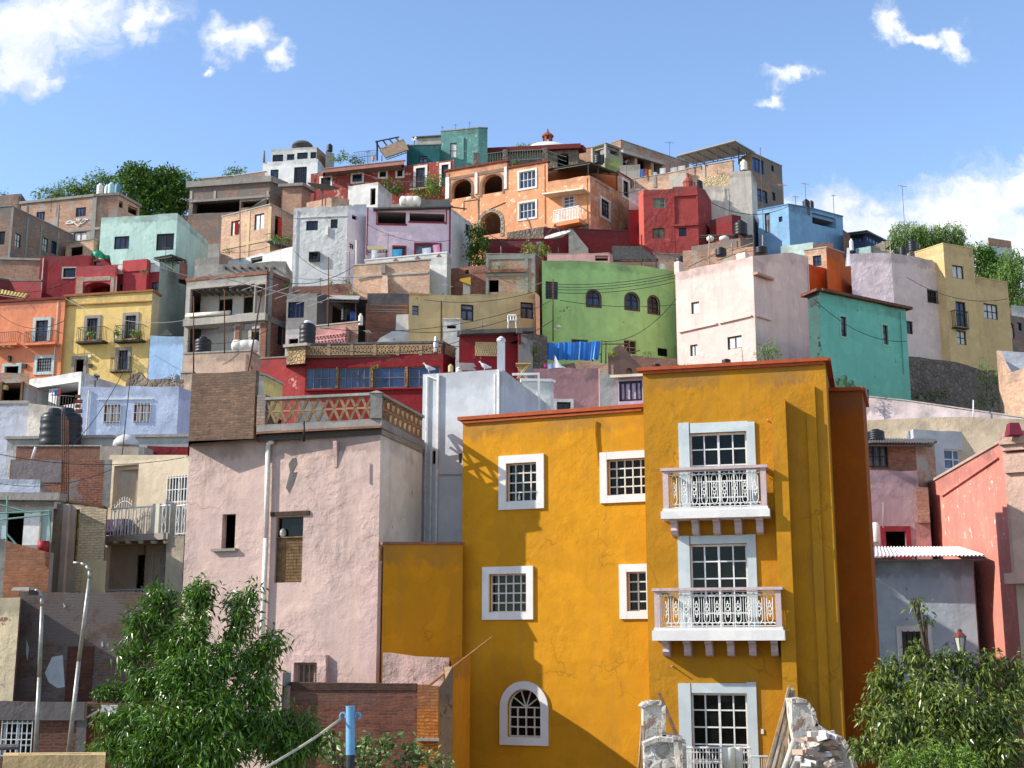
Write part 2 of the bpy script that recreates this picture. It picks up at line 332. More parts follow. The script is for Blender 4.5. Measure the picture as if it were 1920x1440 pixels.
class House:
    def __init__(s, name, label, cat, cor, mat, dep=8, win=(), zb=None, jit=.035, capm=None, cap=.07, capo=.04, group=None, wt=.2, bmat=None, rsink=.3, mid=None):
        s.cor = []
        anc = [c for c in cor if c[2] is not None][0]; z0 = tz(anc[0], anc[1]) * anc[2]
        for (px, py, Y) in cor:
            if Y is None: Y = z0 / tz(px, py)
            s.cor.append((px, P(px, py, Y)))
        s.n = len(s.cor) - 1
        pts = [c[1] for c in s.cor]
        ymin = min(p.y for p in pts); cx = sum(p.x for p in pts) / len(pts)
        s.zb = zb if zb is not None else terr(cx, ymin) - 3
        if mid is not None: s.zb = mid
        ch = pts[-1] - pts[0]; ch.z = 0
        back = Vector((-ch.y, ch.x, 0)).normalized()
        if back.y < 0: back = -back
        f0 = Vector((pts[0].x, pts[0].y, 0)).normalized(); f1 = Vector((pts[-1].x, pts[-1].y, 0)).normalized()
        bl = pts[0] + f0 * dep; br = pts[-1] + f1 * dep
        bl.z = pts[0].z; br.z = pts[-1].z
        ring = pts + [br, bl]; s.pts = pts
        s.base = ((pts[0].x + pts[-1].x + br.x + bl.x) / 4, (pts[0].y + pts[-1].y + br.y + bl.y) / 4, s.zb)
        s.root = thing(name, label, cat, s.base, group)
        s.mats = mat if isinstance(mat, (list, tuple)) else [mat] * s.n
        s.seg = []
        for i in range(s.n):
            a, b = pts[i], pts[i + 1]; r = Vector((b.x - a.x, b.y - a.y, 0)); L = r.length; r.normalize()
            s.seg.append((a, r, Vector((r.y, -r.x, 0)), L, b))
        s.zt = min(p.z for p in ring); s.zr = s.zt - rsink
        # inner mitred ring
        N = len(ring); inn = []
        for i in range(N):
            p = ring[i]; q = ring[i - 1]; t = ring[(i + 1) % N]
            d1 = Vector((p.x - q.x, p.y - q.y, 0)).normalized(); d2 = Vector((t.x - p.x, t.y - p.y, 0)).normalized()
            n1 = Vector((-d1.y, d1.x, 0)); n2 = Vector((-d2.y, d2.x, 0)); k = 1 + n1.dot(n2)
            o = (n1 + n2) / max(k, .3); inn.append(p + o * wt)
        s.inn = inn
        mb = MB(); s.wins = []
        holes = [[] for _ in range(s.n)]
        for w in win:
            x0, y0, x1, y1, st = w[:5]; sg = w[5] if len(w) > 5 and w[5] is not None else s.find((x0 + x1) / 2)
            ov = w[6] if len(w) > 6 else {}
            sty = dict(STY[st] if isinstance(st, str) else st); sty.update(ov)
            u0, u1, za, zc = s.rect(sg, x0, y0, x1, y1)
            u0 = max(u0, .03); u1 = min(u1, s.seg[sg][3] - .03)
            if u1 - u0 < .08: print('bad window', label, w); continue
            zc = min(zc, min(s.topz(sg, u0), s.topz(sg, u1)) - .06)
            if sty.get('noh'): s.wins.append((sg, u0, u1, za, zc, sty)); continue
            holes[sg].append((u0, u1, za, zc, sty)); s.wins.append((sg, u0, u1, za, zc, sty))
        for i in range(s.n):
            a, r, nn, L, b = s.seg[i]
            us = {0.0, L}
            zs = {s.zb}
            for h in holes[i]: us |= {h[0], h[1]}; zs |= {h[2], h[3]}
            k = max(2, int(L / .9))
            for j in range(1, k):
                u = L * j / k
                if min(abs(u - q) for q in us) > .12: us.add(u)
            mt = min(a.z, b.z) - min(.9, (min(a.z, b.z) - s.zb) * .3)
            if mt > max(zs) + .05: zs.add(mt)
            us = sorted(us); zs = sorted(z for z in zs)
            tops = [s.topz(i, u) + (random.uniform(-jit, jit) if 0 < u < L else 0) for u in us]
            for c in range(len(us) - 1):
                ua, ub = us[c], us[c + 1]; um = (ua + ub) / 2
                for rr in range(len(zs)):
                    if rr < len(zs) - 1:
                        zm = (zs[rr] + zs[rr + 1]) / 2; quad = (zs[rr], zs[rr], zs[rr + 1], zs[rr + 1])
                    else: zm = zs[rr] + .01; quad = (zs[rr], zs[rr], tops[c + 1], tops[c])
                    if any(h[0] - 1e-4 < um < h[1] + 1e-4 and h[2] - 1e-4 < zm < h[3] + 1e-4 and rr < len(zs) - 1 for h in holes[i]): continue
                    pa = a + r * ua; pb = a + r * ub
                    mb.face([(pa.x, pa.y, quad[0]), (pb.x, pb.y, quad[1]), (pb.x, pb.y, quad[2]), (pa.x, pa.y, quad[3])], i)
                    if rr == len(zs) - 1: mb.g |= {len(mb.v) - 1, len(mb.v) - 2}
                ia = inn[i].lerp(inn[i + 1], ua / L); ib = inn[i].lerp(inn[i + 1], ub / L); pa = a + r * ua; pb = a + r * ub
                mb.face([(pa.x, pa.y, tops[c]), (pb.x, pb.y, tops[c + 1]), (ib.x, ib.y, tops[c + 1]), (ia.x, ia.y, tops[c])], i)
                mb.face([(ia.x, ia.y, tops[c]), (ib.x, ib.y, tops[c + 1]), (ib.x, ib.y, s.zr), (ia.x, ia.y, s.zr)], i)
            for (u0, u1, z0_, z1_, sty) in holes[i]:
                d = sty.get('r', .16)
                def q(u, z, e): p = a + r * u - nn * e; return (p.x, p.y, z)
                if sty.get('arch'):
                    ha = min((u1 - u0) / 2, (z1_ - z0_) * .5) * sty.get('ah', 1); zsn = z1_ - ha; K = 14; um = (u0 + u1) / 2; ru = (u1 - u0) / 2
                    cv = [(um - ru * math.cos(math.pi * t / K), zsn + ha * math.sin(math.pi * t / K)) for t in range(K + 1)]
                    for (ca, cb_) in zip(cv[:-1], cv[1:]):
                        mb.face([q(ca[0], ca[1], 0), q(cb_[0], cb_[1], 0), q(cb_[0], z1_, 0), q(ca[0], z1_, 0)], i)
                        mb.face([q(ca[0], ca[1], 0), q(cb_[0], cb_[1], 0), q(cb_[0], cb_[1], d), q(ca[0], ca[1], d)], i)
                    tz1 = zsn
                else:
                    tz1 = z1_; mb.face([q(u0, z1_, 0), q(u1, z1_, 0), q(u1, z1_, d), q(u0, z1_, d)], i)
                mb.face([q(u0, z0_, 0), q(u1, z0_, 0), q(u1, z0_, d), q(u0, z0_, d)], i)
                mb.face([q(u0, z0_, 0), q(u0, tz1, 0), q(u0, tz1, d), q(u0, z0_, d)], i)
                mb.face([q(u1, z0_, 0), q(u1, tz1, 0), q(u1, tz1, d), q(u1, z0_, d)], i)
        # hidden sides, back, roof
        bi = s.n
        for (k1, k2) in ((s.n, s.n + 1), (s.n + 1, s.n + 2), (s.n + 2, 0)):
            a, b, ia, ib = ring[k1], ring[k2], inn[k1], inn[k2]
            if (a - b).length < 1e-5: continue
            mb.face([(a.x, a.y, s.zb), (b.x, b.y, s.zb), (b.x, b.y, b.z), (a.x, a.y, a.z)], bi)
            mb.face([(a.x, a.y, a.z), (b.x, b.y, b.z), (ib.x, ib.y, b.z), (ia.x, ia.y, a.z)], bi)
            mb.face([(ia.x, ia.y, a.z), (ib.x, ib.y, b.z), (ib.x, ib.y, s.zr), (ia.x, ia.y, s.zr)], bi)
        mb.build('wall', list(s.mats) + [bmat or s.mats[0]], s.root)
        rf = MB(); rf.face([(p.x, p.y, s.zr) for p in inn], 0); rf.build('roof', CONC, s.root)
        if capm:
            cm = MB()
            for i in range(s.n):
                a, r, nn, L, b = s.seg[i]
                e0 = capo if (i == 0) else 0; e1 = capo if i == s.n - 1 else capo * .6
                if i == 0: e0 = capo
                pa = a - r * e0; pb = b + r * e1
                v = []
                for dz in (0.0, cap):
                    for (p, o) in ((pa, capo), (pb, capo), (pb, -.22), (pa, -.22)):
                        w_ = p + nn * o; v.append((w_.x, w_.y, p.z + .004 * i + dz))
                cm.hexa(v)
            cm.build('parapet_cap', capm, s.root)
        for w in s.wins: s.window(*w)
        if cat == 'house' and ymin > 50:
            rg = random.Random(int(abs(s.base[0] * 97 + s.base[2] * 31)))
            for i in range(s.n):
                a, r, nn, L, b = s.seg[i]
                if L < 3: continue
                for u in (L * rg.uniform(.03, .1), L * rg.uniform(.88, .96)):
                    if rg.random() < .35 and not any(h[0] - .15 < u < h[1] + .15 for h in holes[i]):
                        pm = MB(); zt = s.topz(i, u) - .15; pm.tube(s.pt(i, u, zt, .05), s.pt(i, u + rg.uniform(-.03, .03), zt - rg.uniform(3, 6), .05), .03, .03, 6)
                        pm.build('drain_pipe', rg.choice([WPIPE, s.mats[i], s.mats[i], s.mats[i]]), s.root)
    def find(s, px):
        for i in range(s.n):
            if s.cor[i][0] <= px <= s.cor[i + 1][0]: return i
        return 0 if px < s.cor[0][0] else s.n - 1
    def topz(s, i, u):
        a, r, nn, L, b = s.seg[i]; return a.z + (b.z - a.z) * u / L
    def hit(s, i, px, py, out=0):
        a, r, nn, L, b = s.seg[i]; d = ray(px, py); t = nn.dot(a + nn * out) / nn.dot(d); p = d * t
        return (p - a).dot(r), p.z
    def rect(s, i, x0, y0, x1, y1, out=0):
        xm, ym = (x0 + x1) / 2, (y0 + y1) / 2
        return s.hit(i, x0, ym, out)[0], s.hit(i, x1, ym, out)[0], s.hit(i, xm, y1, out)[1], s.hit(i, xm, y0, out)[1]
    def bx(s, mb, i, u0, u1, z0, z1, d0, d1, mi=0):
        a, r, nn, L, b = s.seg[i]; v = []
        for z in (z0, z1):
            for (u, d) in ((u0, d1), (u1, d1), (u1, d0), (u0, d0)):
                p = a + r * u + nn * d; v.append((p.x, p.y, z))
        mb.hexa(v, mi)
    def pt(s, i, u, z, d=0):
        a, r, nn, L, b = s.seg[i]; p = a + r * u + nn * d; return Vector((p.x, p.y, z))
    def box(s, name, x0, y0, x1, y1, d0, d1, mat, seg=None, parent=None, out=0):
        if seg is None: seg = s.find((x0 + x1) / 2)
        u0, u1, z0, z1 = s.rect(seg, x0, y0, x1, y1, out); mb = MB(); s.bx(mb, seg, u0, u1, z0, z1, d0, d1)
        return mb.build(name, mat, parent or s.root)
    def strip(s, name, x0, y0, x1, y1, hh, d0, d1, mat, seg=None):
        if seg is None: seg = s.find((x0 + x1) / 2)
        (ua, za), (ub, zb) = s.hit(seg, x0, y0), s.hit(seg, x1, y1); mb = MB(); v = []
        for dz in (-hh / 2, hh / 2):
            for (u, d, z) in ((ua, d1, za), (ub, d1, zb), (ub, d0, zb), (ua, d0, za)): v.append(tuple(s.pt(seg, u, z + dz, d)))
        mb.hexa(v); return mb.build(name, mat, s.root)
    def window(s, i, u0, u1, z0, z1, st):
        su = st.get('su'); W = None
        if not st.get('open'):
            d = st.get('r', .16); fw = st.get('fw', min(.05, (u1 - u0) * .07)); dz = -d + .09; db = -d + .01
            if st.get('noh'): dz, db = .06, .005
            mb = MB(); B = lambda a, b, c, e, x=0: s.bx(mb, i, a, b, c, e, db, dz + x)
            if st.get('arch') and not st.get('noh'):
                ha = min((u1 - u0) / 2, (z1 - z0) * .5) * st.get('ah', 1); zs = z1 - ha; um = (u0 + u1) / 2; ru = (u1 - u0) / 2; K = 14
                B(u0, u0 + fw, z0, zs); B(u1 - fw, u1, z0, zs); B(u0, u1, z0, z0 + fw); B(u0 + fw, u1 - fw, zs - fw / 2, zs + fw / 2, -.004)
                for t in range(K):
                    v = []; 
                    for dd in (db, dz):
                        for (tt, k) in ((t, 0), (t + 1, 0), (t + 1, fw), (t, fw)):
                            an = math.pi * tt / K; v.append(tuple(s.pt(i, um - (ru - k) * math.cos(an), zs + (ha - k) * math.sin(an), dd)))
                    mb.hexa(v)
                if st.get('fan'):
                    for an in (36, 72, 108, 144):
                        an = R_(an); p0 = s.pt(i, um, zs, dz - .02); p1 = s.pt(i, um + ru * .96 * math.cos(an), zs + ha * .96 * math.sin(an), dz - .02); mb.tube(p0, p1, .02, .02, 5)
                nx, ny = st['g']
                for k in range(1, nx):
                    u = u0 + (u1 - u0) * k / nx; ztop = zs if st.get('fan') else zs + ha * math.sqrt(max(0, 1 - ((u - um) / ru) ** 2)) - .01
                    B(u - fw / 2, u + fw / 2, z0 + fw, ztop, -.006)
                for k in range(1, ny): z = z0 + (zs - z0) * k / ny; B(u0 + fw, u1 - fw, z - fw / 2, z + fw / 2, -.01)
            else:
                B(u0, u0 + fw, z0, z1); B(u1 - fw, u1, z0, z1); B(u0 + fw, u1 - fw, z0, z0 + fw, -.003); B(u0 + fw, u1 - fw, z1 - fw, z1, -.003)
                g = st['g']; mw = st.get('mw', fw * .8)
                if g == 'T':
                    zz = z1 - (z1 - z0) * .33; B(u0 + fw, u1 - fw, zz - mw, zz + mw, -.006); B((u0 + u1) / 2 - mw, (u0 + u1) / 2 + mw, z0 + fw, zz - mw, -.006)
                else:
                    for k in range(1, g[0]):
                        u = u0 + (u1 - u0) * k / g[0]; e = mw * (1.6 if (st.get('leaf2') and k * 2 == g[0]) else 1); B(u - e / 2, u + e / 2, z0 + fw, z1 - fw, -.006)
                    for k in range(1, g[1]): z = z0 + (z1 - z0) * k / g[1]; B(u0 + fw, u1 - fw, z - mw / 2, z + mw / 2, -.012)
            W = mb.build(st.get('name', 'window'), st['f'], s.root)
            pm = MB(); s.bx(pm, i, u0 + .01, u1 - .01, z0 + .01, z1 - .01, db - .005 if not st.get('noh') else .002, (db + .03)); pm.build('pane', st['p'], W)
            if st.get('red'):
                cmb = MB(); n = 8; uu = [u0 + (u1 - u0) * (.45 + .4 * k / n) for k in range(n + 1)]
                for k in range(n):
                    o1 = .02 + .05 * (k % 2); o2 = .02 + .05 * ((k + 1) % 2)
                    cmb.hexa([tuple(s.pt(i, uu[k], z0 + .05, o1)), tuple(s.pt(i, uu[k + 1], z0 + .05, o2)), tuple(s.pt(i, uu[k + 1], z0 + .05, o2 - .03)), tuple(s.pt(i, uu[k], z0 + .05, o1 - .03)),
                              tuple(s.pt(i, uu[k], z1 - .1, o1)), tuple(s.pt(i, uu[k + 1], z1 - .1, o2)), tuple(s.pt(i, uu[k + 1], z1 - .1, o2 - .03)), tuple(s.pt(i, uu[k], z1 - .1, o1 - .03))])
                cmb.build('curtain', plain((205, 55, 30), .8, key='red_cloth'), W)
        par = W or s.root
        if su:
            w_, m_, pj = su; mb = MB()
            if st.get('arch'):
                ha = min((u1 - u0) / 2, (z1 - z0) * .5) * st.get('ah', 1); zs = z1 - ha; um = (u0 + u1) / 2; ru = (u1 - u0) / 2; K = 16
                s.bx(mb, i, u0 - w_, u0 + .003, z0 - w_, zs, .004, pj); s.bx(mb, i, u1 - .003, u1 + w_, z0 - w_, zs, .004, pj)
                if not st.get('nobot'): s.bx(mb, i, u0 + .003, u1 - .003, z0 - w_, z0, .004, pj - .003)
                for t in range(K):
                    v = []
                    for dd in (.004, pj):
                        for (tt, k) in ((t, w_), (t + 1, w_), (t + 1, 0), (t, 0)):
                            an = math.pi * tt / K; v.append(tuple(s.pt(i, um - (ru + k) * math.cos(an), zs + (ha + k) * math.sin(an), dd)))
                    mb.hexa(v)
            else:
                s.bx(mb, i, u0 - w_, u0, z0 - (w_ if not st.get('nobot') else 0), z1 + w_, .004, pj); s.bx(mb, i, u1, u1 + w_, z0 - (w_ if not st.get('nobot') else 0), z1 + w_, .004, pj)
                s.bx(mb, i, u0, u1, z1, z1 + w_, .004, pj - .003)
                if not st.get('nobot'): s.bx(mb, i, u0, u1, z0 - w_, z0, .004, pj - .003)
            mb.build('surround', m_, par)
        if st.get('sill'):
            mb = MB(); s.bx(mb, i, u0 - .12, u1 + .12, z0 - .09, z0 - .01, .003, .1); mb.build('sill', st.get('sillm', CONC), par)
        if st.get('bars'):
            mb = MB(); n = st['bars']
            for k in range(n + 1): u = u0 + (u1 - u0) * k / n; s.bx(mb, i, u - .012, u + .012, z0 - .03, z1 + .03, .02, .045)
            for z in (z0 + .05, z1 - .05, (z0 + z1) / 2): s.bx(mb, i, u0, u1, z - .012, z + .012, .022, .042)
            mb.build('grille', st.get('barm', IRON), par)
    def balcony(s, x0, yt, x1, yb, pj=.6, seg=None, rm=IRON, sm=None, nb=None, rr=.014, slab=.12):
        if seg is None: seg = s.find((x0 + x1) / 2)
        u0, u1, z0, z1 = s.rect(seg, x0, yt, x1, yb, pj); mb = MB(); s.bx(mb, seg, u0, u1, z0, z0 + slab, 0.004, pj)
        b = mb.build('balcony', sm or CONC, s.root); mb = MB(); n = nb or max(4, int((u1 - u0) / .13)); T = lambda ua, da, za, ub, db, zb, r=rr: mb.tube(s.pt(seg, ua, za, da), s.pt(seg, ub, zb, db), r, r, 5)
        e = pj - .03
        for k in range(n + 1): u = u0 + .02 + (u1 - u0 - .04) * k / n; T(u, e, z0 + slab, u, e, z1)
        for d_ in (e * .33, e * .66): T(u0 + .02, d_, z0 + slab, u0 + .02, d_, z1); T(u1 - .02, d_, z0 + slab, u1 - .02, d_, z1)
        T(u0, e, z1, u1, e, z1, rr * 1.6); T(u0 + .02, 0, z1, u0 + .02, e, z1, rr * 1.6); T(u1 - .02, 0, z1, u1 - .02, e, z1, rr * 1.6); T(u0, e, z0 + slab + .08, u1, e, z0 + slab + .08)
        mb.build('railing', rm, b); return b
def H(*a, **k): return House(*a, **k)
# ---------------------------------------------------------------- loose things
def mpp(Y): return Y / FPX * 1.0          # metres per photo pixel (about) at depth Y
def tank(px, pt, pb, w, Y, label, mat=None, on=None, capc=None, ribs=True):
    """upright water tank: axis at px, top pt, base pb, width w in photo pixels"""
    mat = mat or BLKP; b = P(px, pb, Y); t = P(px, pt, Y); r = w / 2 * mpp(Y); h = t.z - b.z
    z0 = 0.0
    if on is not None and on.zr < b.z: z0 = on.zr - b.z
    o = thing('water_tank', label, 'water tank', (b.x, b.y, b.z + z0), 'rooftop water tanks'); m = MB(); c = (b.x, b.y, b.z)
    if z0 < -.05:
        q = MB(); q.box(b.x - r * .8, b.y - r * .8, b.z + z0, b.x + r * .8, b.y + r * .8, b.z); q.build('stand', CONCD, o)
    hb = h * .74; pr = [(r * .97, 0)]
    if ribs:
        for k in range(4): z = hb * (k + .5) / 4; pr += [(r * .97, z - .06 * h), (r, z - .03 * h), (r, z + .03 * h), (r * .97, z + .06 * h)]
    else: pr += [(r, 0.01), (r, hb)]
    pr += [(r, hb), (r * .86, hb + h * .09), (r * .55, hb + h * .15), (r * .42, hb + h * .165)]
    m.lathe(c, pr, 20); m.build('tank_body', mat, o, smooth=True)
    l = MB(); l.lathe((b.x, b.y, b.z + hb + h * .165), [(r * .46, 0), (r * .46, h * .06), (r * .40, h * .095), (.01, h * .1)], 16); l.build('lid', capc or mat, o)
    return o
def htank(x0, y0, x1, y1, Y, label, mat=None):
    mat = mat or WHP; a = P(x0, y1, Y); L = (x1 - x0) * mpp(Y); r = (y1 - y0) / 2 * mpp(Y)
    o = thing('water_tank', label, 'water tank', (a.x + L / 2, Y, a.z), 'rooftop water tanks'); m = MB(); e = r * .45
    m.lathe((a.x, Y, a.z + r), [(r * .4, 0), (r * .8, e * .35), (r, e), (r, L * .3), (r * .96, L * .32), (r * .96, L * .36), (r, L * .38), (r, L * .62), (r * .96, L * .64), (r * .96, L * .68), (r, L * .7), (r, L - e), (r * .8, L - e * .35), (r * .4, L)], 20, 'x')
    m.build('tank_body', mat, o, smooth=True); q = MB()
    for k in (.2, .72): q.box(a.x + L * k, Y - r * .7, a.z - .25, a.x + L * (k + .1), Y + r * .7, a.z + r * .45)
    q.build('cradle', CONC, o); return o
def antenna(px, pb, pt, Y, label, n=5, w=18, tilt=0, yaw=.5, t=.018):
    b = P(px, pb, Y); h = P(px, pt, Y).z - b.z; o = thing('television_antenna', label, 'antenna', tuple(b), 'television antennas on the roofs')
    top = Vector((b.x + tilt * mpp(Y), b.y, b.z + h)); m = MB(); m.tube(b - Vector((0, 0, .6)), top, t * 1.25, t, 5); m.build('mast', IRON, o)
    L = w * mpp(Y); d = Vector((math.cos(yaw), math.sin(yaw), .08)); pr = Vector((-d.y, d.x, 0)); e = MB(); c = top - Vector((0, 0, .12))
    e.tube(c - d * L / 2, c + d * L / 2, t * .9, t * .9, 5)
    for k in range(n):
        q = c + d * L * (k / max(1, n - 1) - .5); l = L * (.22 + .22 * k / n); e.tube(q - pr * l, q + pr * l, t * .6, t * .6, 4)
    e.build('elements', plain((150, 150, 150), .5, .5, key='aluminium'), o); return o
def dish(px, py, w, Y, label, ax=(0.2, -.75, .65), on_h=.8, mesh=False, mat=None, arms=True):
    c = P(px, py, Y); R = w / 2 * mpp(Y); n = Vector(ax).normalized(); u = n.orthogonal().normalized(); v = n.cross(u)
    o = thing('satellite_dish', label, 'satellite dish', (c.x, c.y, c.z - on_h), 'satellite dishes'); m = MB(); K, J = 24, 6; th = .025
    for sgn in (0, 1):
        k0 = len(m.v)
        for j in range(J + 1):
            rr = R * j / J
            for i in range(K):
                a = 2 * math.pi * i / K; m.v.append(tuple(c + u * rr * math.cos(a) + v * rr * math.sin(a) + n * (R * .28 * (j / J) ** 2 - (th if sgn else 0))))
        for j in range(J):
            for i in range(K):
                i2 = (i + 1) % K; m.f.append((k0 + j * K + i, k0 + j * K + i2, k0 + (j + 1) * K + i2, k0 + (j + 1) * K + i)); m.m.append(0)
    k1 = len(m.v) // 2
    for i in range(K): i2 = (i + 1) % K; m.f.append((J * K + i, J * K + i2, k1 + J * K + i2, k1 + J * K + i)); m.m.append(0)
    m.build('reflector', mat or plain((205, 205, 198), .5, key='dish_metal'), o, smooth=True)
    q = MB(); f = c + n * R * .95
    if arms:
        for a in (0, 2.1, 4.2): q.tube(c + u * R * math.cos(a) + v * R * math.sin(a) + n * R * .28, f, .02, .02, 5)
        q.tube(f - n * .1, f + n * .06, .06, .06, 8)
    q.tube(c - n * .03, c - Vector((0, 0, on_h)), .035, .04, 8); q.build('mount', IRON, o); return o
def leafmesh(m, cen, rad, n, L, W, rng, droop=.35, twigs=9, shell=.55, cup=.25, mi=0):
    """n leaf clusters in an ellipsoid, each of `twigs` pointed leaves folded along the midrib"""
    cen = np.array(cen, float); rad = np.array(rad, float); nrm = lambda q: q / (np.linalg.norm(q, axis=1, keepdims=True) + 1e-9)
    d = nrm(rng.normal(size=(n, 3))); rr = np.where(rng.rand(n) < .7, shell + (1.08 - shell) * rng.rand(n), rng.rand(n) ** .5)
    p = cen + d * rad * rr[:, None]; p = np.repeat(p, twigs, 0); d = np.repeat(d, twigs, 0); N = n * twigs
    a = nrm(rng.normal(size=(N, 3))) * .8 + d * .5; a[:, 2] -= droop * rng.rand(N) * 2; a = nrm(a)
    s = nrm(np.cross(a, rng.normal(size=(N, 3)))); up = np.cross(s, a); b = p + rng.normal(size=(N, 3)) * L * .6
    l = L * rng.uniform(.6, 1.25, (N, 1)); w = W * rng.uniform(.7, 1.2, (N, 1)); t = b + a * l; t[:, 2] -= (l * droop * .4)[:, 0]; mid = b + a * l * .45 + up * w * cup
    v = np.stack([b, mid + s * w / 2 - up * w * cup, t, mid - s * w / 2 - up * w * cup, mid], 1).reshape(-1, 3); k0 = len(m.v); m.v += [tuple(q) for q in v.tolist()]
    for i in range(N):
        k = k0 + 5 * i; m.f += [(k, k + 1, k + 2, k + 4), (k, k + 4, k + 2, k + 3)]
    m.m += [mi] * (2 * N)
def tree(name, label, clumps, Y, leaf, L, W, per, trunk=None, seed=1, cat='tree', group=None, droop=.35, twigs=9, zb=None, yd=1.0, kinds=None, shell=.55):
    """clumps: (px, py, rx_px, ry_px[, dY]) in photo pixels at depth Y; trunk: (px, py) where the trunk foot stands"""
    rng = np.random.RandomState(seed); s = mpp(Y); cs = []
    for c in clumps:
        q = P(c[0], c[1], Y + (c[4] if len(c) > 4 else 0)); cs.append((np.array(q), np.array([c[2] * s, min(c[2], c[3]) * s * yd, c[3] * s])))
    tp = P(*(trunk or (clumps[0][0], clumps[0][1] + 60)), Y); base = (tp.x, tp.y, tp.z if zb is None else zb)
    o = thing(name, label, cat, base, group); m = MB()
    for (c, r) in cs: leafmesh(m, c, r, max(3, int(per * r[0] * r[2] * (1 + r[1]))), L, W, rng, droop, twigs, shell)
    m.build('crown', leaf, o); t = MB(); f = Vector(base); hub = f.lerp(Vector(cs[0][0]), .5)
    top = max(c[2] for c, r in cs); r0 = min(.16, max(.025, (top - f.z) * .022))
    t.tube(f, hub, r0, r0 * .7, 8)
    for (c, r) in cs:
        c = Vector(c); mid = hub.lerp(c, .5) + Vector((0, 0, .15 * (c - hub).length)); t.tube(hub, mid, r0 * .55, r0 * .35, 6); t.tube(mid, c + Vector((0, 0, r[2] * .6)), r0 * .35, r0 * .12, 5)
        for _ in range(4):
            e = c + Vector((rng.normal() * r[0] * .5, rng.normal() * r[1] * .5, abs(rng.normal()) * r[2] * .5)); t.tube(mid.lerp(c, .6), e, r0 * .18, r0 * .06, 4)
    t.build('trunk', plain((92, 76, 60), .95, 0, .3, key='bark'), o); return o
def cloth(pts, Y, label, mat, name='hanging_cloth', n=14, amp=.06, cat='laundry', group='laundry on the lines', dy=0):
    """pts: four photo pixels tl, tr, br, bl"""
    amp = amp if n > 9 else .02
    q = [P(p[0], p[1], Y + (dy if i in (1, 2) else 0)) for i, p in enumerate(pts)]; m = MB(); N = n; J = 5
    c = (q[0] + q[1] + q[2] + q[3]) / 4
    for side in (0, .02):
        for j in range(J + 1):
            for i in range(N + 1):
                a = q[0].lerp(q[1], i / N); b = q[3].lerp(q[2], i / N); p = a.lerp(b, j / J)
                p = p + Vector((0, (math.sin(i * .8 + math.sin(i * .31) * 2) + .5 * math.sin(i * 1.9 + 1)) * amp * (.4 + .7 * j / J) + side, (math.sin(i * .37) * .8 + math.sin(i * 1.3 + j) * .3) * amp * .5)); m.v.append(tuple(p))
    o = (J + 1) * (N + 1)
    for s_ in (0, 1):
        for j in range(J):
            for i in range(N):
                k = s_ * o + j * (N + 1) + i; m.f.append((k, k + 1, k + N + 2, k + N + 1)); m.m.append(0)
    r = m.build(name, mat, None, base=(c.x, c.y, c.z), smooth=True); return tag(r, label, cat, group)
def cable(p0, p1, label, sag=.3, r=.012, group='overhead cables', mat=None):
    a, b = Vector(p0), Vector(p1); pts = [a.lerp(b, t / 10) - Vector((0, 0, sag * 4 * (t / 10) * (1 - t / 10))) for t in range(11)]
    m = MB(); m.path(pts, r, 4); o = m.build('cable', mat or BLKP, None, base=tuple(a)); return tag(o, label, 'cable', group)
def pole(px, pb, pt, Y, label, r=.04, mat=None, name='pole', px2=None, group='thin poles and pipes', cat='pole'):
    a = P(px, pb, Y); b = P(px2 if px2 is not None else px, pt, Y); m = MB(); m.tube(a, b, r, r * .85, 8)
    o = m.build(name, mat or RUST, None, base=tuple(a), smooth=True); return tag(o, label, cat, group)
def potplant(px, pb, h, Y, label, seed=0, w=10, pot=(165, 90, 60), leaf=None):
    b = P(px, pb, Y); s = mpp(Y); o = thing('potted_plant', label, 'potted plant', tuple(b), 'potted plants'); m = MB(); r = w * .35 * s
    m.lathe(tuple(b), [(r * .65, 0), (r, h * .3 * s), (r * 1.05, h * .32 * s)], 10); m.build('pot', plain(pot, .8, key='pot'), o)
    l = MB(); rng = np.random.RandomState(seed); leafmesh(l, (b.x, b.y, b.z + h * .65 * s), (w * .5 * s, w * .5 * s, h * .35 * s), 14, .16, .07, rng, .1, 6, .2)
    l.build('foliage', leaf or LF1, o); return o
def shrub(px, py, rx, ry, Y, label, leaf=None, seed=1, L=.12, W=.06, per=14, name='shrub', zb=None):
    return tree(name, label, [(px, py, rx, ry), (px - rx * .4, py + ry * .3, rx * .6, ry * .6), (px + rx * .5, py + ry * .2, rx * .5, ry * .7)], Y, leaf or LF1, L, W, per, (px, py + ry * 1.2), seed, 'plant', 'plants between the houses', zb=zb)
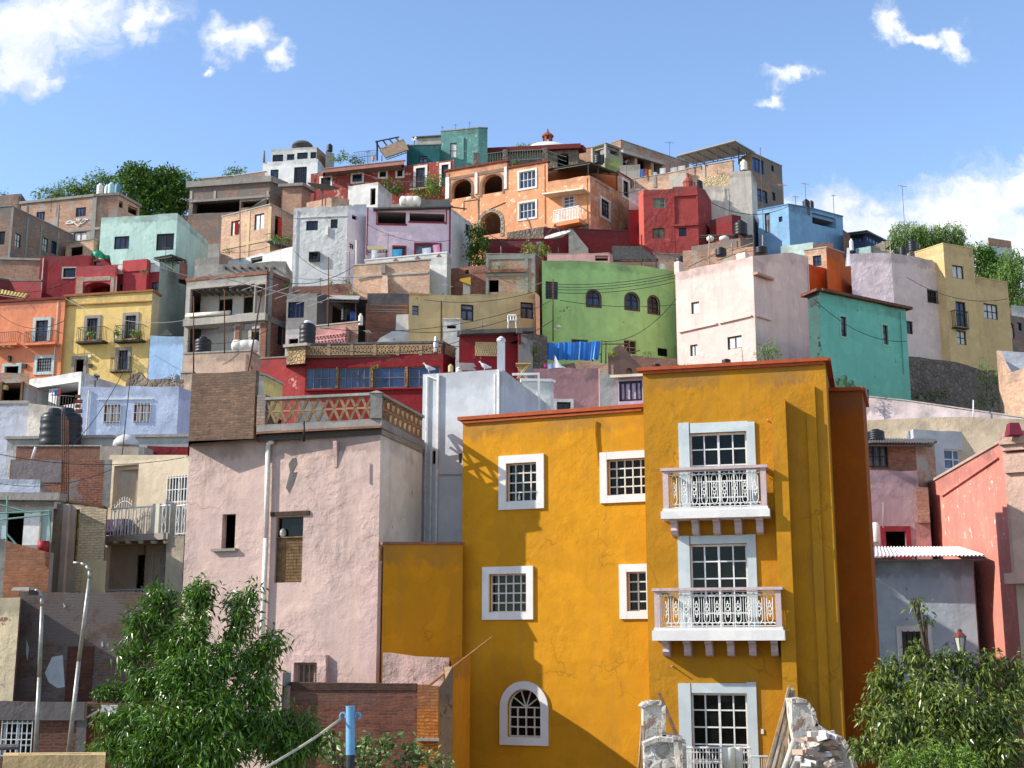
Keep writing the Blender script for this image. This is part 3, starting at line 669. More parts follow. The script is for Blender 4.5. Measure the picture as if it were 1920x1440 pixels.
def canopy(name, label, pts, th, mat, posts, zdrop, Y_=None, cat='canopy', rib=0, ribm=None):
    """pts: four (px,py,Y) corners of the sheet; posts: list of (px,py_top,Y,py_bottom)"""
    q = [P(*p) for p in pts]; c = sum(q, Vector()) / 4; o = thing(name, label, cat, (c.x, c.y, c.z - zdrop)); m = MB()
    n = (q[1] - q[0]).cross(q[3] - q[0]).normalized(); n = n if n.z > 0 else -n
    K = rib or 1
    for k in range(K):                       # corrugated along the first edge when rib is set
        a0, a1 = q[0].lerp(q[1], k / K), q[0].lerp(q[1], (k + 1) / K); b0, b1 = q[3].lerp(q[2], k / K), q[3].lerp(q[2], (k + 1) / K)
        e = n * (.03 if rib else 0) * (1 if k % 2 else -1)
        m.hexa([a0 + e, a1 - e, b1 - e, b0 + e, a0 + e + n * th, a1 - e + n * th, b1 - e + n * th, b0 + e + n * th])
    m.build('roof_sheet', mat, o); r = MB()
    for k in range(7):
        t = k / 6; r.tube(q[0].lerp(q[1], t) - n * .07, q[3].lerp(q[2], t) - n * .07, .03, .03, 4)
    r.tube(q[0] - n * .12, q[1] - n * .12, .04, .04, 4); r.tube(q[3] - n * .12, q[2] - n * .12, .04, .04, 4); r.build('rafters', ribm or IRON, o)
    for (px, pt, Y, pb) in posts:
        p = MB(); p.tube(P(px, pb, Y), P(px, pt, Y), .045, .045, 6); p.build('post', ribm or IRON, o)
    return o
def bird(px, pb, Y, label, f=1):
    b = P(px, pb, Y); o = thing('pigeon', label, 'bird', tuple(b), 'pigeons on the white parapet'); m = MB()
    # body, neck and head as one lofted skin along a bent spine, tail flattened
    sp = [(-.17, .10, .008, .02), (-.10, .11, .03, .035), (-.03, .125, .055, .06), (.04, .15, .058, .062), (.085, .19, .04, .042), (.10, .225, .026, .028), (.112, .25, .028, .03), (.135, .255, .02, .02), (.16, .25, .004, .005)]
    K = 10; k0 = 0
    for (x, z, ry, rz) in sp:
        for i in range(K): a = 2 * math.pi * i / K; m.v.append((b.x + f * x * 1.2, b.y + ry * 1.2 * math.cos(a), b.z + z * 1.15 + rz * 1.2 * math.sin(a)))
    for j in range(len(sp) - 1):
        for i in range(K): i2 = (i + 1) % K; m.f.append((j * K + i, j * K + i2, (j + 1) * K + i2, (j + 1) * K + i)); m.m.append(0)
    for dy in (-.03, .03): m.tube((b.x, b.y + dy, b.z), (b.x + f * .01, b.y + dy, b.z + .10), .008, .012, 5)
    m.build('body', plain((205, 205, 208), .7, key='pale_feathers'), o, smooth=True); return o
LF1 = leafm((74, 112, 34), (138, 168, 62)); LF2 = leafm((46, 84, 24), (100, 138, 42)); LF3 = leafm((95, 130, 70), (150, 175, 100), .6, .3); LFP = leafm((88, 122, 60), (136, 165, 88), .6, .3)
LFT = leafm((44, 78, 18), (108, 148, 42), .3, .55, .2); LFR = leafm((58, 80, 26), (132, 146, 64), .3, .55, .2)
# ================================================================= upper hillside
WHT = stucco((215, 213, 208), .4, .05, (150, 145, 138)); CREAM = stucco((222, 210, 185), .35)
WSUR = stucco((225, 220, 212), .2)
REDC = plain((120, 50, 40), .9, 0, .25, key='red_coping')
# --- skyline left
h = H('brick_house', 'bare brick house at the left edge of the skyline, cut by the frame', 'house', [(-80, 372, 104), (40, 363, 103), (60, 392, None)], BRKG, 7)
h = H('brick_house', 'long bare brick house with two water tanks and a white wall drawing', 'house', [(40, 383, 99), (176, 369, None), (222, 366, 97.3), (262, 388, None)], [BRKP, BRKP, BRKB], 7,
      [(68, 397, 84, 413, 'bl'), (142, 389, 161, 406, 'bl'), (138, 435, 162, 452, 'cu'), (223, 377, 231, 390, 'o', 2), (240, 387, 258, 402, 'o', 2)], capm=CONC, cap=.2, capo=.12)
bb = h
for (a, b, c, d) in ((171, 370, 179, 470), (104, 384, 109, 450)): h.box('concrete_column', a, b, c, d, .004, .04, CONC)
h.box('concrete_beam', 110, 429, 188, 434, .003, .05, CONC, 0)
m = MB()
for pts in (((124, 418), (132, 414), (140, 418), (148, 424)), ((124, 420), (136, 419), (142, 416)), ((166, 412), (158, 411), (152, 417), (148, 424)), ((162, 413), (156, 419), (150, 420)), ((148, 408), (148, 416)), ((144, 411), (148, 415), (152, 410))):
    w = [h.pt(0, *h.hit(0, x, y), .03) for x, y in pts]; m.path(w, .06, 5)
m.build('wall_drawing', WSUR, h.root)
H('brick_house', 'small sunlit brick room with open casement window below the long brick house', 'house', [(124, 456, 95), (176, 449, None), (190, 455, None)], BRKB, 3, [(132, 463, 155, 479, 'o', 0)], capm=CONC)
hw = H('brick_house', 'tall dark brick house with a receding side at the left edge', 'house', [(-90, 392, None), (22, 387, 90), (138, 442, None)], BRKG, 8,
      [(-12, 434, 9, 459, 'dk', 0), (28, 438, 39, 464, 'cu2', 1), (80, 446, 90, 472, 'cu2', 1), (96, 453, 110, 477, 'dk22', 1)], capm=CONC)
hw.box('concrete_column', 18, 389, 22, 500, .004, .05, CONC, 0)
for x in (48, 74, 106): hw.box('concrete_column', x, 396 + (x - 22) * .45, x + 3, 490, .004, .04, CONC, 1)
H('brick_wall', 'low brick wall with concrete ledge under the tall dark brick house', 'wall', [(-40, 486, 88), (76, 489, 88)], BRKP, 2, capm=CONCL, cap=.15, capo=.1)
tree('tree', 'dark round tree towering above the brick house with water tanks', [(258, 345, 40, 38), (300, 355, 44, 40), (285, 390, 64, 34), (244, 326, 24, 20), (318, 335, 28, 24), (330, 370, 34, 30), (270, 318, 16, 12)], 108, LF2, .30, .17, 40, (285, 420), 3, group='skyline trees', droop=.2, twigs=8)
tree('tree', 'pale feathery row tree left of the dark round tree', [(120, 360, 38, 20), (160, 350, 34, 22), (86, 364, 30, 14), (195, 338, 36, 18), (212, 352, 34, 22), (140, 366, 50, 14), (180, 362, 40, 16)], 110, LF1, .26, .13, 30, (150, 385), 4, group='skyline trees', droop=.2, twigs=7, shell=.4)
tree('tree', 'light tree right of the dark round tree beside the brick terrace', [(345, 343, 32, 20), (350, 370, 26, 26), (330, 332, 20, 12), (362, 350, 18, 18)], 112, LF1, .26, .13, 34, (345, 395), 5, group='skyline trees', droop=.2, twigs=7, shell=.4)
tree('tree', 'small treetop peeking above the brick wall left of the white skyline house', [(440, 322, 22, 10), (425, 328, 12, 6)], 122, LF1, .26, .13, 34, (440, 345), 6, group='skyline trees', droop=.1)
tree('tree', 'tiny treetop at the far left end of the skyline', [(4, 364, 9, 5)], 116, LF2, .28, .14, 34, (4, 380), 7, group='skyline trees', droop=.1)
tank(187, 344, 366, 13, 98.5, 'white water tank on the long brick house, leftmost of the four', WHP, bb)
tank(200, 347, 366, 10, 99.3, 'smaller white tank second from left on the long brick house', WHP, bb)
tank(208, 342, 364, 13, 98.3, 'pale aqua water tank in front on the long brick house', plain((160, 200, 200), .5, key='aqua_plastic'), bb)
tank(220, 343, 364, 11, 99, 'turquoise water tank nearest the corner of the long brick house', plain((85, 140, 165), .5, key='turquoise_plastic'), bb)
# --- brick terrace house
h = H('brick_wall', 'upper brick wall of the unfinished terrace left of the white skyline house', 'wall', [(372, 336, 114), (437, 330, None), (497, 322, 111)], BRKG, 5, capm=CONCL)
h = H('brick_house', 'wide unfinished brick house with a deep shaded terrace under its concrete slab', 'house', [(356, 353, 106), (507, 342, None), (532, 352, None)], [BRKG, BRKG], 8,
      [(361, 374, 449, 402, 'oo', 0), (452, 376, 504, 388, 'oo', 0, dict(r=.5))], capm=CONC, cap=.5, capo=.25)
for x in (357, 401, 500): h.box('concrete_column', x, 358, x + 4, 374, .004, .05, CONCL, 0)
h.box('concrete_beam', 357, 371, 506, 375, .003, .09, CONC, 0)
h = H('brick_wall', 'grey rough brick retaining wall under the shaded terrace', 'wall', [(352, 402, 103), (452, 397, None), (500, 372, 103)], BRKG, 3)
h = H('brick_house', 'small brick room with flat concrete eaves below the white skyline house', 'house', [(530, 352, 104), (566, 350, None), (583, 360, None)], BRK, 5, capm=CONC, cap=.25, capo=.3)
h = H('brick_house', 'warm sunlit brick house with red curtains and a corner balcony', 'house', [(416, 407, 98.5), (507, 384, 96), (552, 406, None)], [BRKB, BRKB], 7,
      [(433, 414, 449, 441, dict(STY['cu'], red=1, f=DKM)), (477, 401, 495, 430, 'cu'), (515, 406, 528, 450, dict(STY['dk1'], red=1))], capm=CONCL, cap=.1)
for (x, y) in ((463, 397), (503, 388)): h.box('concrete_column', x, y, x + 5, y + 90, .004, .04, stucco((205, 180, 140), .4), 0)
h.box('concrete_beam', 417, 455, 506, 460, .003, .05, stucco((200, 178, 140), .4), 0)
h.balcony(509, 444, 548, 458, .7, 1)
for k, x in enumerate((515, 523, 532, 541)): potplant(x, 457, 14, 94.6, ['aqua pot leftmost on the brick corner balcony', 'aqua pot second on the brick corner balcony', 'leafy pot third on the brick corner balcony', 'pot at the right end of the brick corner balcony'][k], k, 6, (90, 160, 150) if k < 3 else (170, 60, 45))
h = H('white_house', 'low whitewashed wall house under the warm sunlit brick house', 'house', [(428, 489, 93), (551, 462, None)], WHT, 3, [(470, 482, 492, 492, 'o')], jit=.05)
# --- white skyline house
h = H('white_house', 'white two-storey house on the skyline with dark iron doors', 'house', [(493, 305, 112), (596, 298, None), (611, 318, None)], [stucco((228, 228, 225), .3)] * 2, 7,
      [(507, 318, 522, 341, dict(STY['dk3'], f=DKM)), (551, 313, 575, 348, dict(STY['dk'], g=(6, 1)))])
u = H('rooftop_room', 'white glazed roof room with small dome on the white skyline house', 'roof room', [(509, 280, 113.5), (594, 275, None), (613, 292, None)], [stucco((205, 205, 200), .4), BRK], 4,
      [(511, 290, 531, 303, 'dk'), (538, 289, 552, 300, 'dk'), (557, 286, 577, 298, 'dk'), (582, 285, 593, 297, 'dk')], mid=P(500, 303, 113).z)
d = P(567, 276, 116); m = MB(); m.lathe(tuple(d), [(1.0, 0), (.95, .2), (.7, .42), (.3, .55), (.02, .6)], 20); m.build('dome', CONCD, u.root, smooth=True)
pole(495, 305, 283, 112, 'concrete post at the left corner of the white skyline house', .12, CONC)
H('concrete_wall', 'short concrete stub under the dark green skyline tank', 'wall', [(611, 283, 113), (627, 288, None)], CONCL, 1.5)
tank(618, 270, 284, 12, 113.6, 'dark green water tank right of the white roof room')
# --- long red house
RED1 = stucco((150, 68, 62), .5, .25, (185, 150, 140), ps=2.2)
rl = H('red_house', 'long weathered red house with white framed windows along the hilltop', 'house', [(583, 326, 110), (660, 317, None), (764, 310, None), (851, 299, None)], RED1, 8,
      [(602, 333, 620, 352, 'wsu'), (661, 327, 679, 341, 'wsu'), (712, 322, 724, 332, 'wsu'), (745, 318, 755, 331, 'wsu'),
       (780, 315, 797, 350, dict(STY['dk22'], su=(.22, WSUR, .06), nobot=1)), (828, 309, 841, 350, dict(STY['dk22'], su=(.2, WSUR, .06), nobot=1))])
rl.balcony(768, 330, 806, 354, .7)
t = H('roof_terrace', 'faded pink overhanging roof terrace on the long red house', 'terrace', [(606, 317, 108.5), (758, 301, None)], stucco((165, 115, 105), .6), 5, mid=P(650, 324, 108.5).z, capm=CONC, cap=.08)
h2 = t
m = MB()
for k in range(16):
    x = 662 + k * 3; a = P(x, 302 + (680 - x) * .1 + 4, 109); m.tube(a, a + Vector((0, 0, 1.0)), .02, .02, 4)
for dz in (.5, 1.0): m.tube(P(662, 306, 109) + Vector((0, 0, dz)), P(707, 301, 109) + Vector((0, 0, dz)), .02, .02, 4)
r = m.build('railing', IRON, None, base=tuple(P(680, 306, 109))); tag(r, 'thin railing along the pink roof terrace', 'railing')
for k, (x, y, rr) in enumerate(((632, 296, 9), (645, 292, 10), (660, 298, 9), (672, 300, 7))): shrub(x, y, rr, rr * .8, 109.5, ['bushy plant at the left end of the pink roof terrace', 'tall leafy plant second on the pink roof terrace', 'round plant third on the pink roof terrace', 'low plant by the railing of the pink roof terrace'][k], LF1, 20 + k, .2, .1, 34)
tank(700, 291, 301, 5, 108.5, 'small orange container on the pink roof terrace', plain((200, 120, 60), .6, key='orange_plastic'), None)
canopy('pergola', 'tilted timber pergola with tiled panels beside the dark teal house', [(712, 281, 109.5), (757, 262, 109.5), (767, 282, 107.5), (724, 297, 107.5)], .1, plain((125, 105, 88), .9, 0, .3, key='old_tiles'), [(708, 265, 109.5, 300), (765, 270, 108, 306), (716, 292, 107, 302)], 5, rib=0)
h = H('teal_house', 'dark teal house below the pale teal tower on the skyline', 'house', [(763, 273, 109), (827, 271, None)], stucco((38, 98, 100), .3), 5, [(786, 293, 801, 305, 'T')], capm=CONC)
h = H('grey_roof_room', 'pale grey flat roof room left of the pale teal tower', 'roof room', [(781, 259, 113), (828, 256, None)], CONCL, 4, mid=P(800, 272, 113).z, capm=CONCD, cap=.1, capo=.2)
dish(777, 261, 11, 109.5, 'small white dish left of the grey roof room', (-.4, -.8, .4), .6)
h = H('teal_house', 'pale weathered teal tower house, tallest on the skyline', 'house', [(827, 247, 110), (897, 240, None), (914, 241, None)], [stucco((98, 145, 138), .5, .22, (150, 170, 160), ps=2.5)] * 2, 7, [(844, 268, 856, 296, dict(STY['cu2'], g=(1, 2)))], capm=CONC, cap=.1)
h.box('pilaster', 866, 258, 870, 300, .004, .12, stucco((110, 160, 152), .4), 0)
for x, yt in ((829, 236), (854, 232), (880, 228)): antenna(x, 247, yt, 111, 'thin bare antenna on the pale teal tower, %s' % {829: 'left', 854: 'middle', 880: 'right'}[x], 3, 6)
shrub(815, 345, 17, 28, 104.5, 'tall climbing plant left of the orange arcade house', LF1, 31, .2, .1, 34)
shrub(733, 352, 26, 18, 104, 'dark bush above the small white roof room', LF2, 32, .2, .1, 34)
shrub(790, 363, 20, 8, 103.5, 'low greenery under the long red house door', LF1, 33, .2, .1, 34)
# --- stone terrace house with cupola
RDR = plain((110, 38, 38), .8, 0, .2, key='dark_red_paint')
h = H('stone_house', 'stone terrace house with a dark red flat roof behind the arcade house', 'house', [(895, 290, 112), (1083, 281, None), (1086, 284, None)], STN, 7, [(1045, 288, 1066, 312, 'oo')], capm=RDR, cap=.42, capo=.5)
o = thing('cupola', 'brick red lantern cupola on a white dome behind the stone house', 'cupola', tuple(P(1027, 278, 120)), 'roof lanterns'); d = P(1027, 278, 120)
m = MB(); m.lathe((d.x, d.y, d.z - 1.4), [(3.0, 0), (2.7, .8), (1.9, 1.35), (.8, 1.6), (.02, 1.7)], 24); m.build('dome', stucco((228, 225, 215), .3), o, smooth=True)
m = MB(); cm = stucco((150, 82, 66), .4)
for k in range(6):
    a = math.pi / 3 * k; m.hexa([(d.x + math.cos(a + s_) * q, d.y + math.sin(a + s_) * q, d.z + .3 + z) for z in (0, .85) for (s_, q) in ((-.24, .48), (.24, .48), (.2, .32), (-.2, .32))])
m.lathe((d.x, d.y, d.z + .12), [(.56, 0), (.58, .2)], 12); m.lathe((d.x, d.y, d.z + 1.15), [(.58, 0), (.6, .12), (.4, .3), (.15, .5), (.1, .62), (.05, .85), (.01, .9)], 12); m.build('lantern', cm, o)
for k, (x, y) in enumerate(((975, 272), (998, 273))): shrub(x, y, 7, 5, 119, ['tiny shrub left of the white dome', 'tiny shrub touching the white dome'][k], LF1, 40 + k, .2, .1, 34)
rr = thing('railing', 'green and white iron balustrade with stone piers on the arcade house roof', 'railing', tuple(P(960, 312, 103)))
for (x, y) in ((893, 310), (947, 304), (1022, 300)):
    a = P(x, y, 103); m = MB(); m.box(a.x - .22, a.y - .2, a.z - .3, a.x + .22, a.y + .2, a.z + 1.05); m.build('pier', STN, rr)
m = MB(); a, b, c = P(896, 308, 103), P(947, 302, 103), P(1022, 298, 103)
for (p, q) in ((a, b), (b, c)):
    n = int((q - p).length / .2)
    for k in range(n + 1): w = p.lerp(q, k / n); m.tube(w, w + Vector((0, 0, .85)), .022, .022, 4)
    for dz in (.05, .85): m.tube(p + Vector((0, 0, dz)), q + Vector((0, 0, dz)), .03, .03, 4)
c2 = P(1062, 311, 106)
for dz in (.0, .4, .8): m.tube(c + Vector((0, 0, dz)), c2 + Vector((0, 0, dz)), .03, .03, 4)
m.build('bars', plain((125, 150, 135), .6, key='green_metal'), rr)
shrub(965, 302, 8, 6, 103.6, 'round shrub behind the arcade house balustrade', LF1, 44, .16, .08, 40)
# --- orange arcade house
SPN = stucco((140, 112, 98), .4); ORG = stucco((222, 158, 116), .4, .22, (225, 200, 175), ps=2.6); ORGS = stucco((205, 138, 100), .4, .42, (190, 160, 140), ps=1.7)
ow = dict(f=WHM, g=(4, 2), p=GLB, su=(.16, WSUR, .06), r=.14)
h = H('orange_house', 'orange house with two stone arcade arches above a dark stone archway', 'house', [(836, 322, 101), (951, 303, 98.6)], ORG, 7,
      [(847, 336, 884, 371, 'archo', 0, dict(r=.45, su=(.2, SPN, .03), nobot=1)), (904, 327, 942, 362, 'archo', 0, dict(r=.45, su=(.2, SPN, .03), nobot=1)), (900, 398, 939, 440, 'archo', 0, dict(r=.5, su=(.28, stone((150, 140, 125), (190, 180, 165), 4), .05), nobot=1))], capm=REDC, cap=.14, capo=.12)
for (a, b, c, d) in ((843, 329, 891, 334), (896, 319, 946, 325)): h.box('stone_band', a, b, c, d, .004, .05, SPN)
for (a, b, c, d) in ((836, 333, 843, 373), (891, 324, 896, 364), (946, 313, 951, 355)): h.box('pilaster', a, b, c, d, .006, .1, WSUR)
m = MB(); m.box(h.base[0] - 3, h.base[1] - 2, P(890, 372, 100).z, h.base[0] + 3, h.base[1] + 1.5, P(890, 372, 100).z + .12)
h = H('orange_house', 'orange house front with two white framed windows beside the arcade', 'house', [(951, 317, 98.6), (1027, 304, 97)], ORG, 7,
      [(974, 321, 1004, 352, ow), (974, 380, 1004, 409, ow)], capm=REDC, cap=.14, capo=.1)
h.box('stone_base', 952, 431, 1026, 452, .004, .15, STN)
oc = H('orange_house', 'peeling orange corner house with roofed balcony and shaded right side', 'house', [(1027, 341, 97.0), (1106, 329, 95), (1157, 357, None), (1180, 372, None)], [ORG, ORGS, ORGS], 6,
      [(1057, 368, 1076, 393, dict(f=WHM, g=(2, 4), p=GLG, su=(.08, WSUR, .04), nobot=1), 0), (1127, 376, 1142, 408, dict(STY['grid'], g=(3, 4), su=(.18, WSUR, .06)), 1)])
b_ = oc.balcony(1038, 391, 1086, 421, .95, 0, plain((235, 235, 230), .5, key='white_balusters'), stucco((215, 140, 92), .3), 16, .035, .3)
oc.strip('balcony_roof', 1030, 371, 1106, 361, .12, .003, 1.1, CREAM, 0)
oc.box('stone_base', 1060, 424, 1104, 444, .004, .1, STN, 0)
uo = H('orange_room', 'orange roof room wall with window at the right of the corner terrace', 'roof room', [(1158, 322, 99), (1182, 336, None), (1184, 342, 103)], [ORGS, ORGS], 4, [(1168, 340, 1178, 369, dict(STY['dk1'], su=(.2, WSUR, .05)), 0)], capm=REDC)
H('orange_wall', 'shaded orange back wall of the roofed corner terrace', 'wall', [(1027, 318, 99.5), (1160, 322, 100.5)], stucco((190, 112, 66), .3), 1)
canopy('canopy', 'dark sheet metal canopy over the orange corner terrace', [(1024, 318, 97.5), (1106, 304, 95.2), (1160, 326, 99), (1060, 316, 101)], .06, plain((72, 78, 62), .7, .2, .3, key='dark_sheet'), [(1103, 306, 95.4, 330), (1121, 312, 96.3, 337), (1156, 325, 98.6, 357)], 3)
# --- brick and concrete houses upper right
h = H('brick_house', 'low brick house with a concrete frame right of the stone terrace', 'house', [(1085, 281, 113), (1108, 277, None), (1130, 276, 112)], BRK, 5, capm=CONC)
h = H('concrete_frame', 'open concrete frame porch with pale green wall and black tank', 'porch', [(1108, 277, 108), (1136, 269, None), (1164, 279, None)], [CONCL, CONC], 4, [(1111, 274, 1133, 309, 'oo', 0), (1139, 276, 1161, 290, 'oo', 1)], capm=CONC)
H('green_wall', 'pale green wall behind the iron fence on the skyline terrace', 'wall', [(1134, 296, 106.5), (1165, 296, None)], stucco((140, 150, 95), .4), 1)
tank(1122, 289, 308, 19, 106, 'black water tank inside the concrete frame porch')
bx_ = H('brick_house', 'big brick and concrete block with a dark covered terrace on the skyline', 'house', [(1146, 268, 110), (1164, 263, 109), (1292, 306, None)], [BRK, BRKP], 7,
      [(1168, 288, 1190, 316, 'oo', 1), (1195, 292, 1221, 322, 'oo', 1), (1226, 300, 1241, 330, 'oo', 1)], capm=CONC)
bx_.strip('concrete_beam', 1164, 285, 1242, 308, .3, .004, .3, CONCL, 1)
H('concrete_wall', 'pale stepped parapet wall with iron pipes beside the hanging clothes', 'wall', [(1162, 310, 103), (1200, 308, None)], CONCL, 1)
bt = H('brick_house', 'brick terrace house with a grey plaster block under the hanging clothes', 'house', [(1184, 336, 101), (1254, 325, None), (1287, 318, None)], [BRKB, BRKB], 5, capm=CONCL)
bt.box('plaster_block', 1256, 327, 1288, 352, .004, .1, CONCL, 1); bt.box('concrete_column', 1226, 331, 1231, 352, .003, .05, CONC)
cl = [((1200, 317), (1208, 317), (1208, 331), (1200, 332), (70, 110, 170), 'blue shirt, leftmost on the terrace line'), ((1209, 317), (1215, 317), (1215, 328), (1209, 328), (190, 55, 60), 'red cloth beside the blue shirt on the terrace line'),
      ((1216, 318), (1222, 318), (1222, 329), (1216, 329), (215, 175, 70), 'yellow cloth on the terrace line'), ((1224, 323), (1232, 323), (1232, 331), (1224, 331), (200, 195, 210), 'pale shirt at the right of the terrace line'),
      ((1257, 315), (1270, 313), (1270, 322), (1257, 324), (215, 215, 212), 'white sheet, left one below the sloping roof'), ((1271, 312), (1285, 310), (1285, 319), (1271, 322), (225, 222, 220), 'white sheet, right one below the sloping roof'), ((1237, 316), (1248, 315), (1248, 327), (1237, 328), (228, 228, 228), 'bundled white cloth between clothes and sheets')]
for i, c_ in enumerate(cl): cloth(c_[:4], 100.3, c_[5], plain(c_[4], .9, key='cloth'), n=6)
bc = H('brick_house', 'sunlit brick house under the large sloping metal roof', 'house', [(1286, 317, 99.5), (1373, 301, None), (1376, 303, None)], [BRKB, BRKB], 6, capm=CONCL, capo=.05)
bc.box('concrete_column', 1318, 310, 1323, 350, .003, .06, CONCL, 0)
H('stone_wall', 'yellowish rubble wall band under the sunlit brick house', 'wall', [(1319, 333, 98), (1368, 326, None)], stone((180, 160, 125), (200, 185, 155), 4), 1.5)
bz = H('brick_house', 'tall brick house with blue upper window right of the pale plaster wall', 'house', [(1386, 300, 102), (1409, 286, 101), (1466, 312, None)], [BRK, BRKG], 8,
      [(1411, 298, 1432, 324, dict(STY['bl'], p=glass((40, 70, 120)))), (1446, 310, 1451, 321, 'dk1'), (1419, 356, 1439, 379, dict(STY['dk22'])), (1448, 361, 1454, 376, 'dk1')], capm=CONC)
canopy('metal_roof', 'large sloping white metal roof on posts against the sky', [(1268, 293, 100), (1378, 264, 98.2), (1416, 286, 103.5), (1300, 308, 105)], .08, plain((195, 192, 180), .5, .1, .1, key='white_sheet'),
       [(1286, 296, 99, 316), (1306, 291, 98.8, 312), (1321, 286, 98.6, 309), (1345, 278, 98.5, 303), (1371, 270, 98.3, 301), (1400, 286, 102, 312), (1411, 288, 103, 312), (1385, 276, 99.5, 308)], 4)
PW = stucco((212, 202, 188), .6, .12, (135, 128, 120), ps=1.2)
pw = H('pale_house', 'tall pale plaster wall house with grey stains and a white tank on top', 'house', [(1290, 352, 97), (1366, 348, None)], PW, 5)
pw = H('pale_house', 'tall rounded pale plaster gable right of the brick terraces', 'house', [(1366, 322, 96.5), (1408, 320, None), (1419, 345, None)], [PW, PW], 5)
tank(1395, 300, 320, 14, 97.8, 'white water tank on top of the tall pale plaster gable', WHP, pw)
# --- red houses
RB = stucco((158, 66, 64), .5, .1, (150, 100, 90), bump=.05); RDK = stucco((118, 40, 42), .4, .05, (170, 120, 110)); RMD = stucco((140, 42, 44), .4)
yw = dict(f=plain((90, 140, 150), .6, key='teal_metal'), g=(2, 2), p=glass((110, 100, 50), .3))
h = H('pale_house', 'narrow pale plaster wall left of the big red house', 'house', [(1179, 353, 96.5), (1208, 353, None)], stucco((205, 180, 172), .4), 3)
H('red_wall', 'bright red wall section under the narrow pale plaster wall', 'wall', [(1178, 393, 95.6), (1200, 393, None)], RMD, 1.5)
rb = H('red_house', 'big rough red house with yellow paned windows right of the orange house', 'house', [(1197, 360, None), (1206, 356, 94), (1263, 354, None)], [stucco((200, 95, 80), .3), RB], 6,
      [(1225, 371, 1247, 390, yw, 1), (1224, 428, 1246, 447, dict(yw, f=DKM, g=(2, 1)), 1)])
rb2 = H('red_house', 'protruding rough red bay with one small window and rounded corner', 'house', [(1261, 351, 93.8), (1307, 348, None), (1322, 356, None), (1334, 377, None)], [RB, RB, RB], 5, [(1273, 427, 1287, 443, 'dk', 0)])
for (a, b, c, d) in ((1262, 364, 1309, 368), (1262, 420, 1309, 424), (1306, 368, 1309, 420), (1262, 368, 1265, 420)): rb2.box('raised_band', a, b, c, d, .004, .12, RB, 0)
o = thing('cupola', 'small terracotta red cupola on the protruding red bay roof', 'cupola', tuple(P(1290, 352, 96)), 'roof lanterns'); d = P(1290, 351, 96); m = MB()
m.lathe(tuple(d), [(.38, -.3), (.38, .35)], 12); m.lathe((d.x, d.y, d.z + .35), [(.42, 0), (.36, .16), (.2, .34), (.1, .42), (.09, .6), (.12, .68), (.02, .75)], 12); m.build('lantern', stucco((165, 85, 72), .4), o)
tank(1310, 338, 354, 17, 95.5, 'black tank beside the small terracotta cupola')
H('red_wall', 'dark red sloping wall right of the protruding red bay', 'wall', [(1330, 414, 94), (1372, 402, None), (1389, 405, None)], RDK, 2)
hb = H('red_wall', 'dark red wall in shade below the orange corner house', 'wall', [(1070, 430, 92.5), (1178, 434, None)], RDK, 2, capm=RDK)
H('concrete_wall', 'grey slanting stair wall beside the big satellite dish', 'wall', [(1066, 428, 91.5), (1074, 430, 91.5), (1103, 466, 91.5)], CONCL, .4, rsink=.05)
H('red_wall', 'dark red wall directly behind the big satellite dish', 'wall', [(1019, 426, 92), (1068, 430, None)], RDK, 1)
H('red_house', 'low dark red house at the foot of the stone archway', 'house', [(912, 450, 93), (1022, 449, 92.5)], RDK, 3, capm=REDC)
dish(1047, 446, 54, 88.8, 'big pale mesh satellite dish in front of the dark red wall', (-.28, -.42, .9), 1.6)
shrub(1008, 467, 32, 13, 88.5, 'pale leafy plant spreading left of the big dish', leafm((110, 135, 60), (170, 185, 100)), 50, .2, .09, 40)
pole(939, 475, 462, 89, 'short lamp stalk above the brick house roof', .03, WHM)
tank(1389, 414, 442, 27, 88, 'large black water tank right of the dark red walls')
canopy('canopy', 'low grey sheet roof strip beside the large black tank', [(1312, 442, 90), (1410, 441, 89), (1412, 446, 92), (1314, 447, 93)], .06, CONCD, [], 1)
for k, (x, w_) in enumerate(((1332, 15), (1358, 20))): 
    d = P(x, 452, 89); m = MB(); r = w_ / 2 * mpp(89); m.lathe(tuple(d), [(r * .7, 0), (r, .12), (r * .95, .28), (r * .5, .36)], 14); q = m.build('basin', WHP, None, base=tuple(d), smooth=True); tag(q, ['smaller white basin under the grey sheet roof strip', 'larger white basin under the grey sheet roof strip'][k], 'basin', 'white basins')
H('brick_house', 'brown tiled brick wall below the white basins', 'house', [(1296, 462, 87.5), (1388, 446, None), (1412, 450, None)], BRKG, 4)
H('brick_house', 'low brick wall behind the green house under the red house', 'house', [(1228, 476, 89), (1300, 478, None)], BRKB, 3, capm=CONC)
ob = H('brick_wall', 'orange broken brick pillar beside the large black tank', 'wall', [(1384, 438, 86.5), (1396, 446, None), (1412, 462, None)], stucco((165, 90, 55), .5), 1)
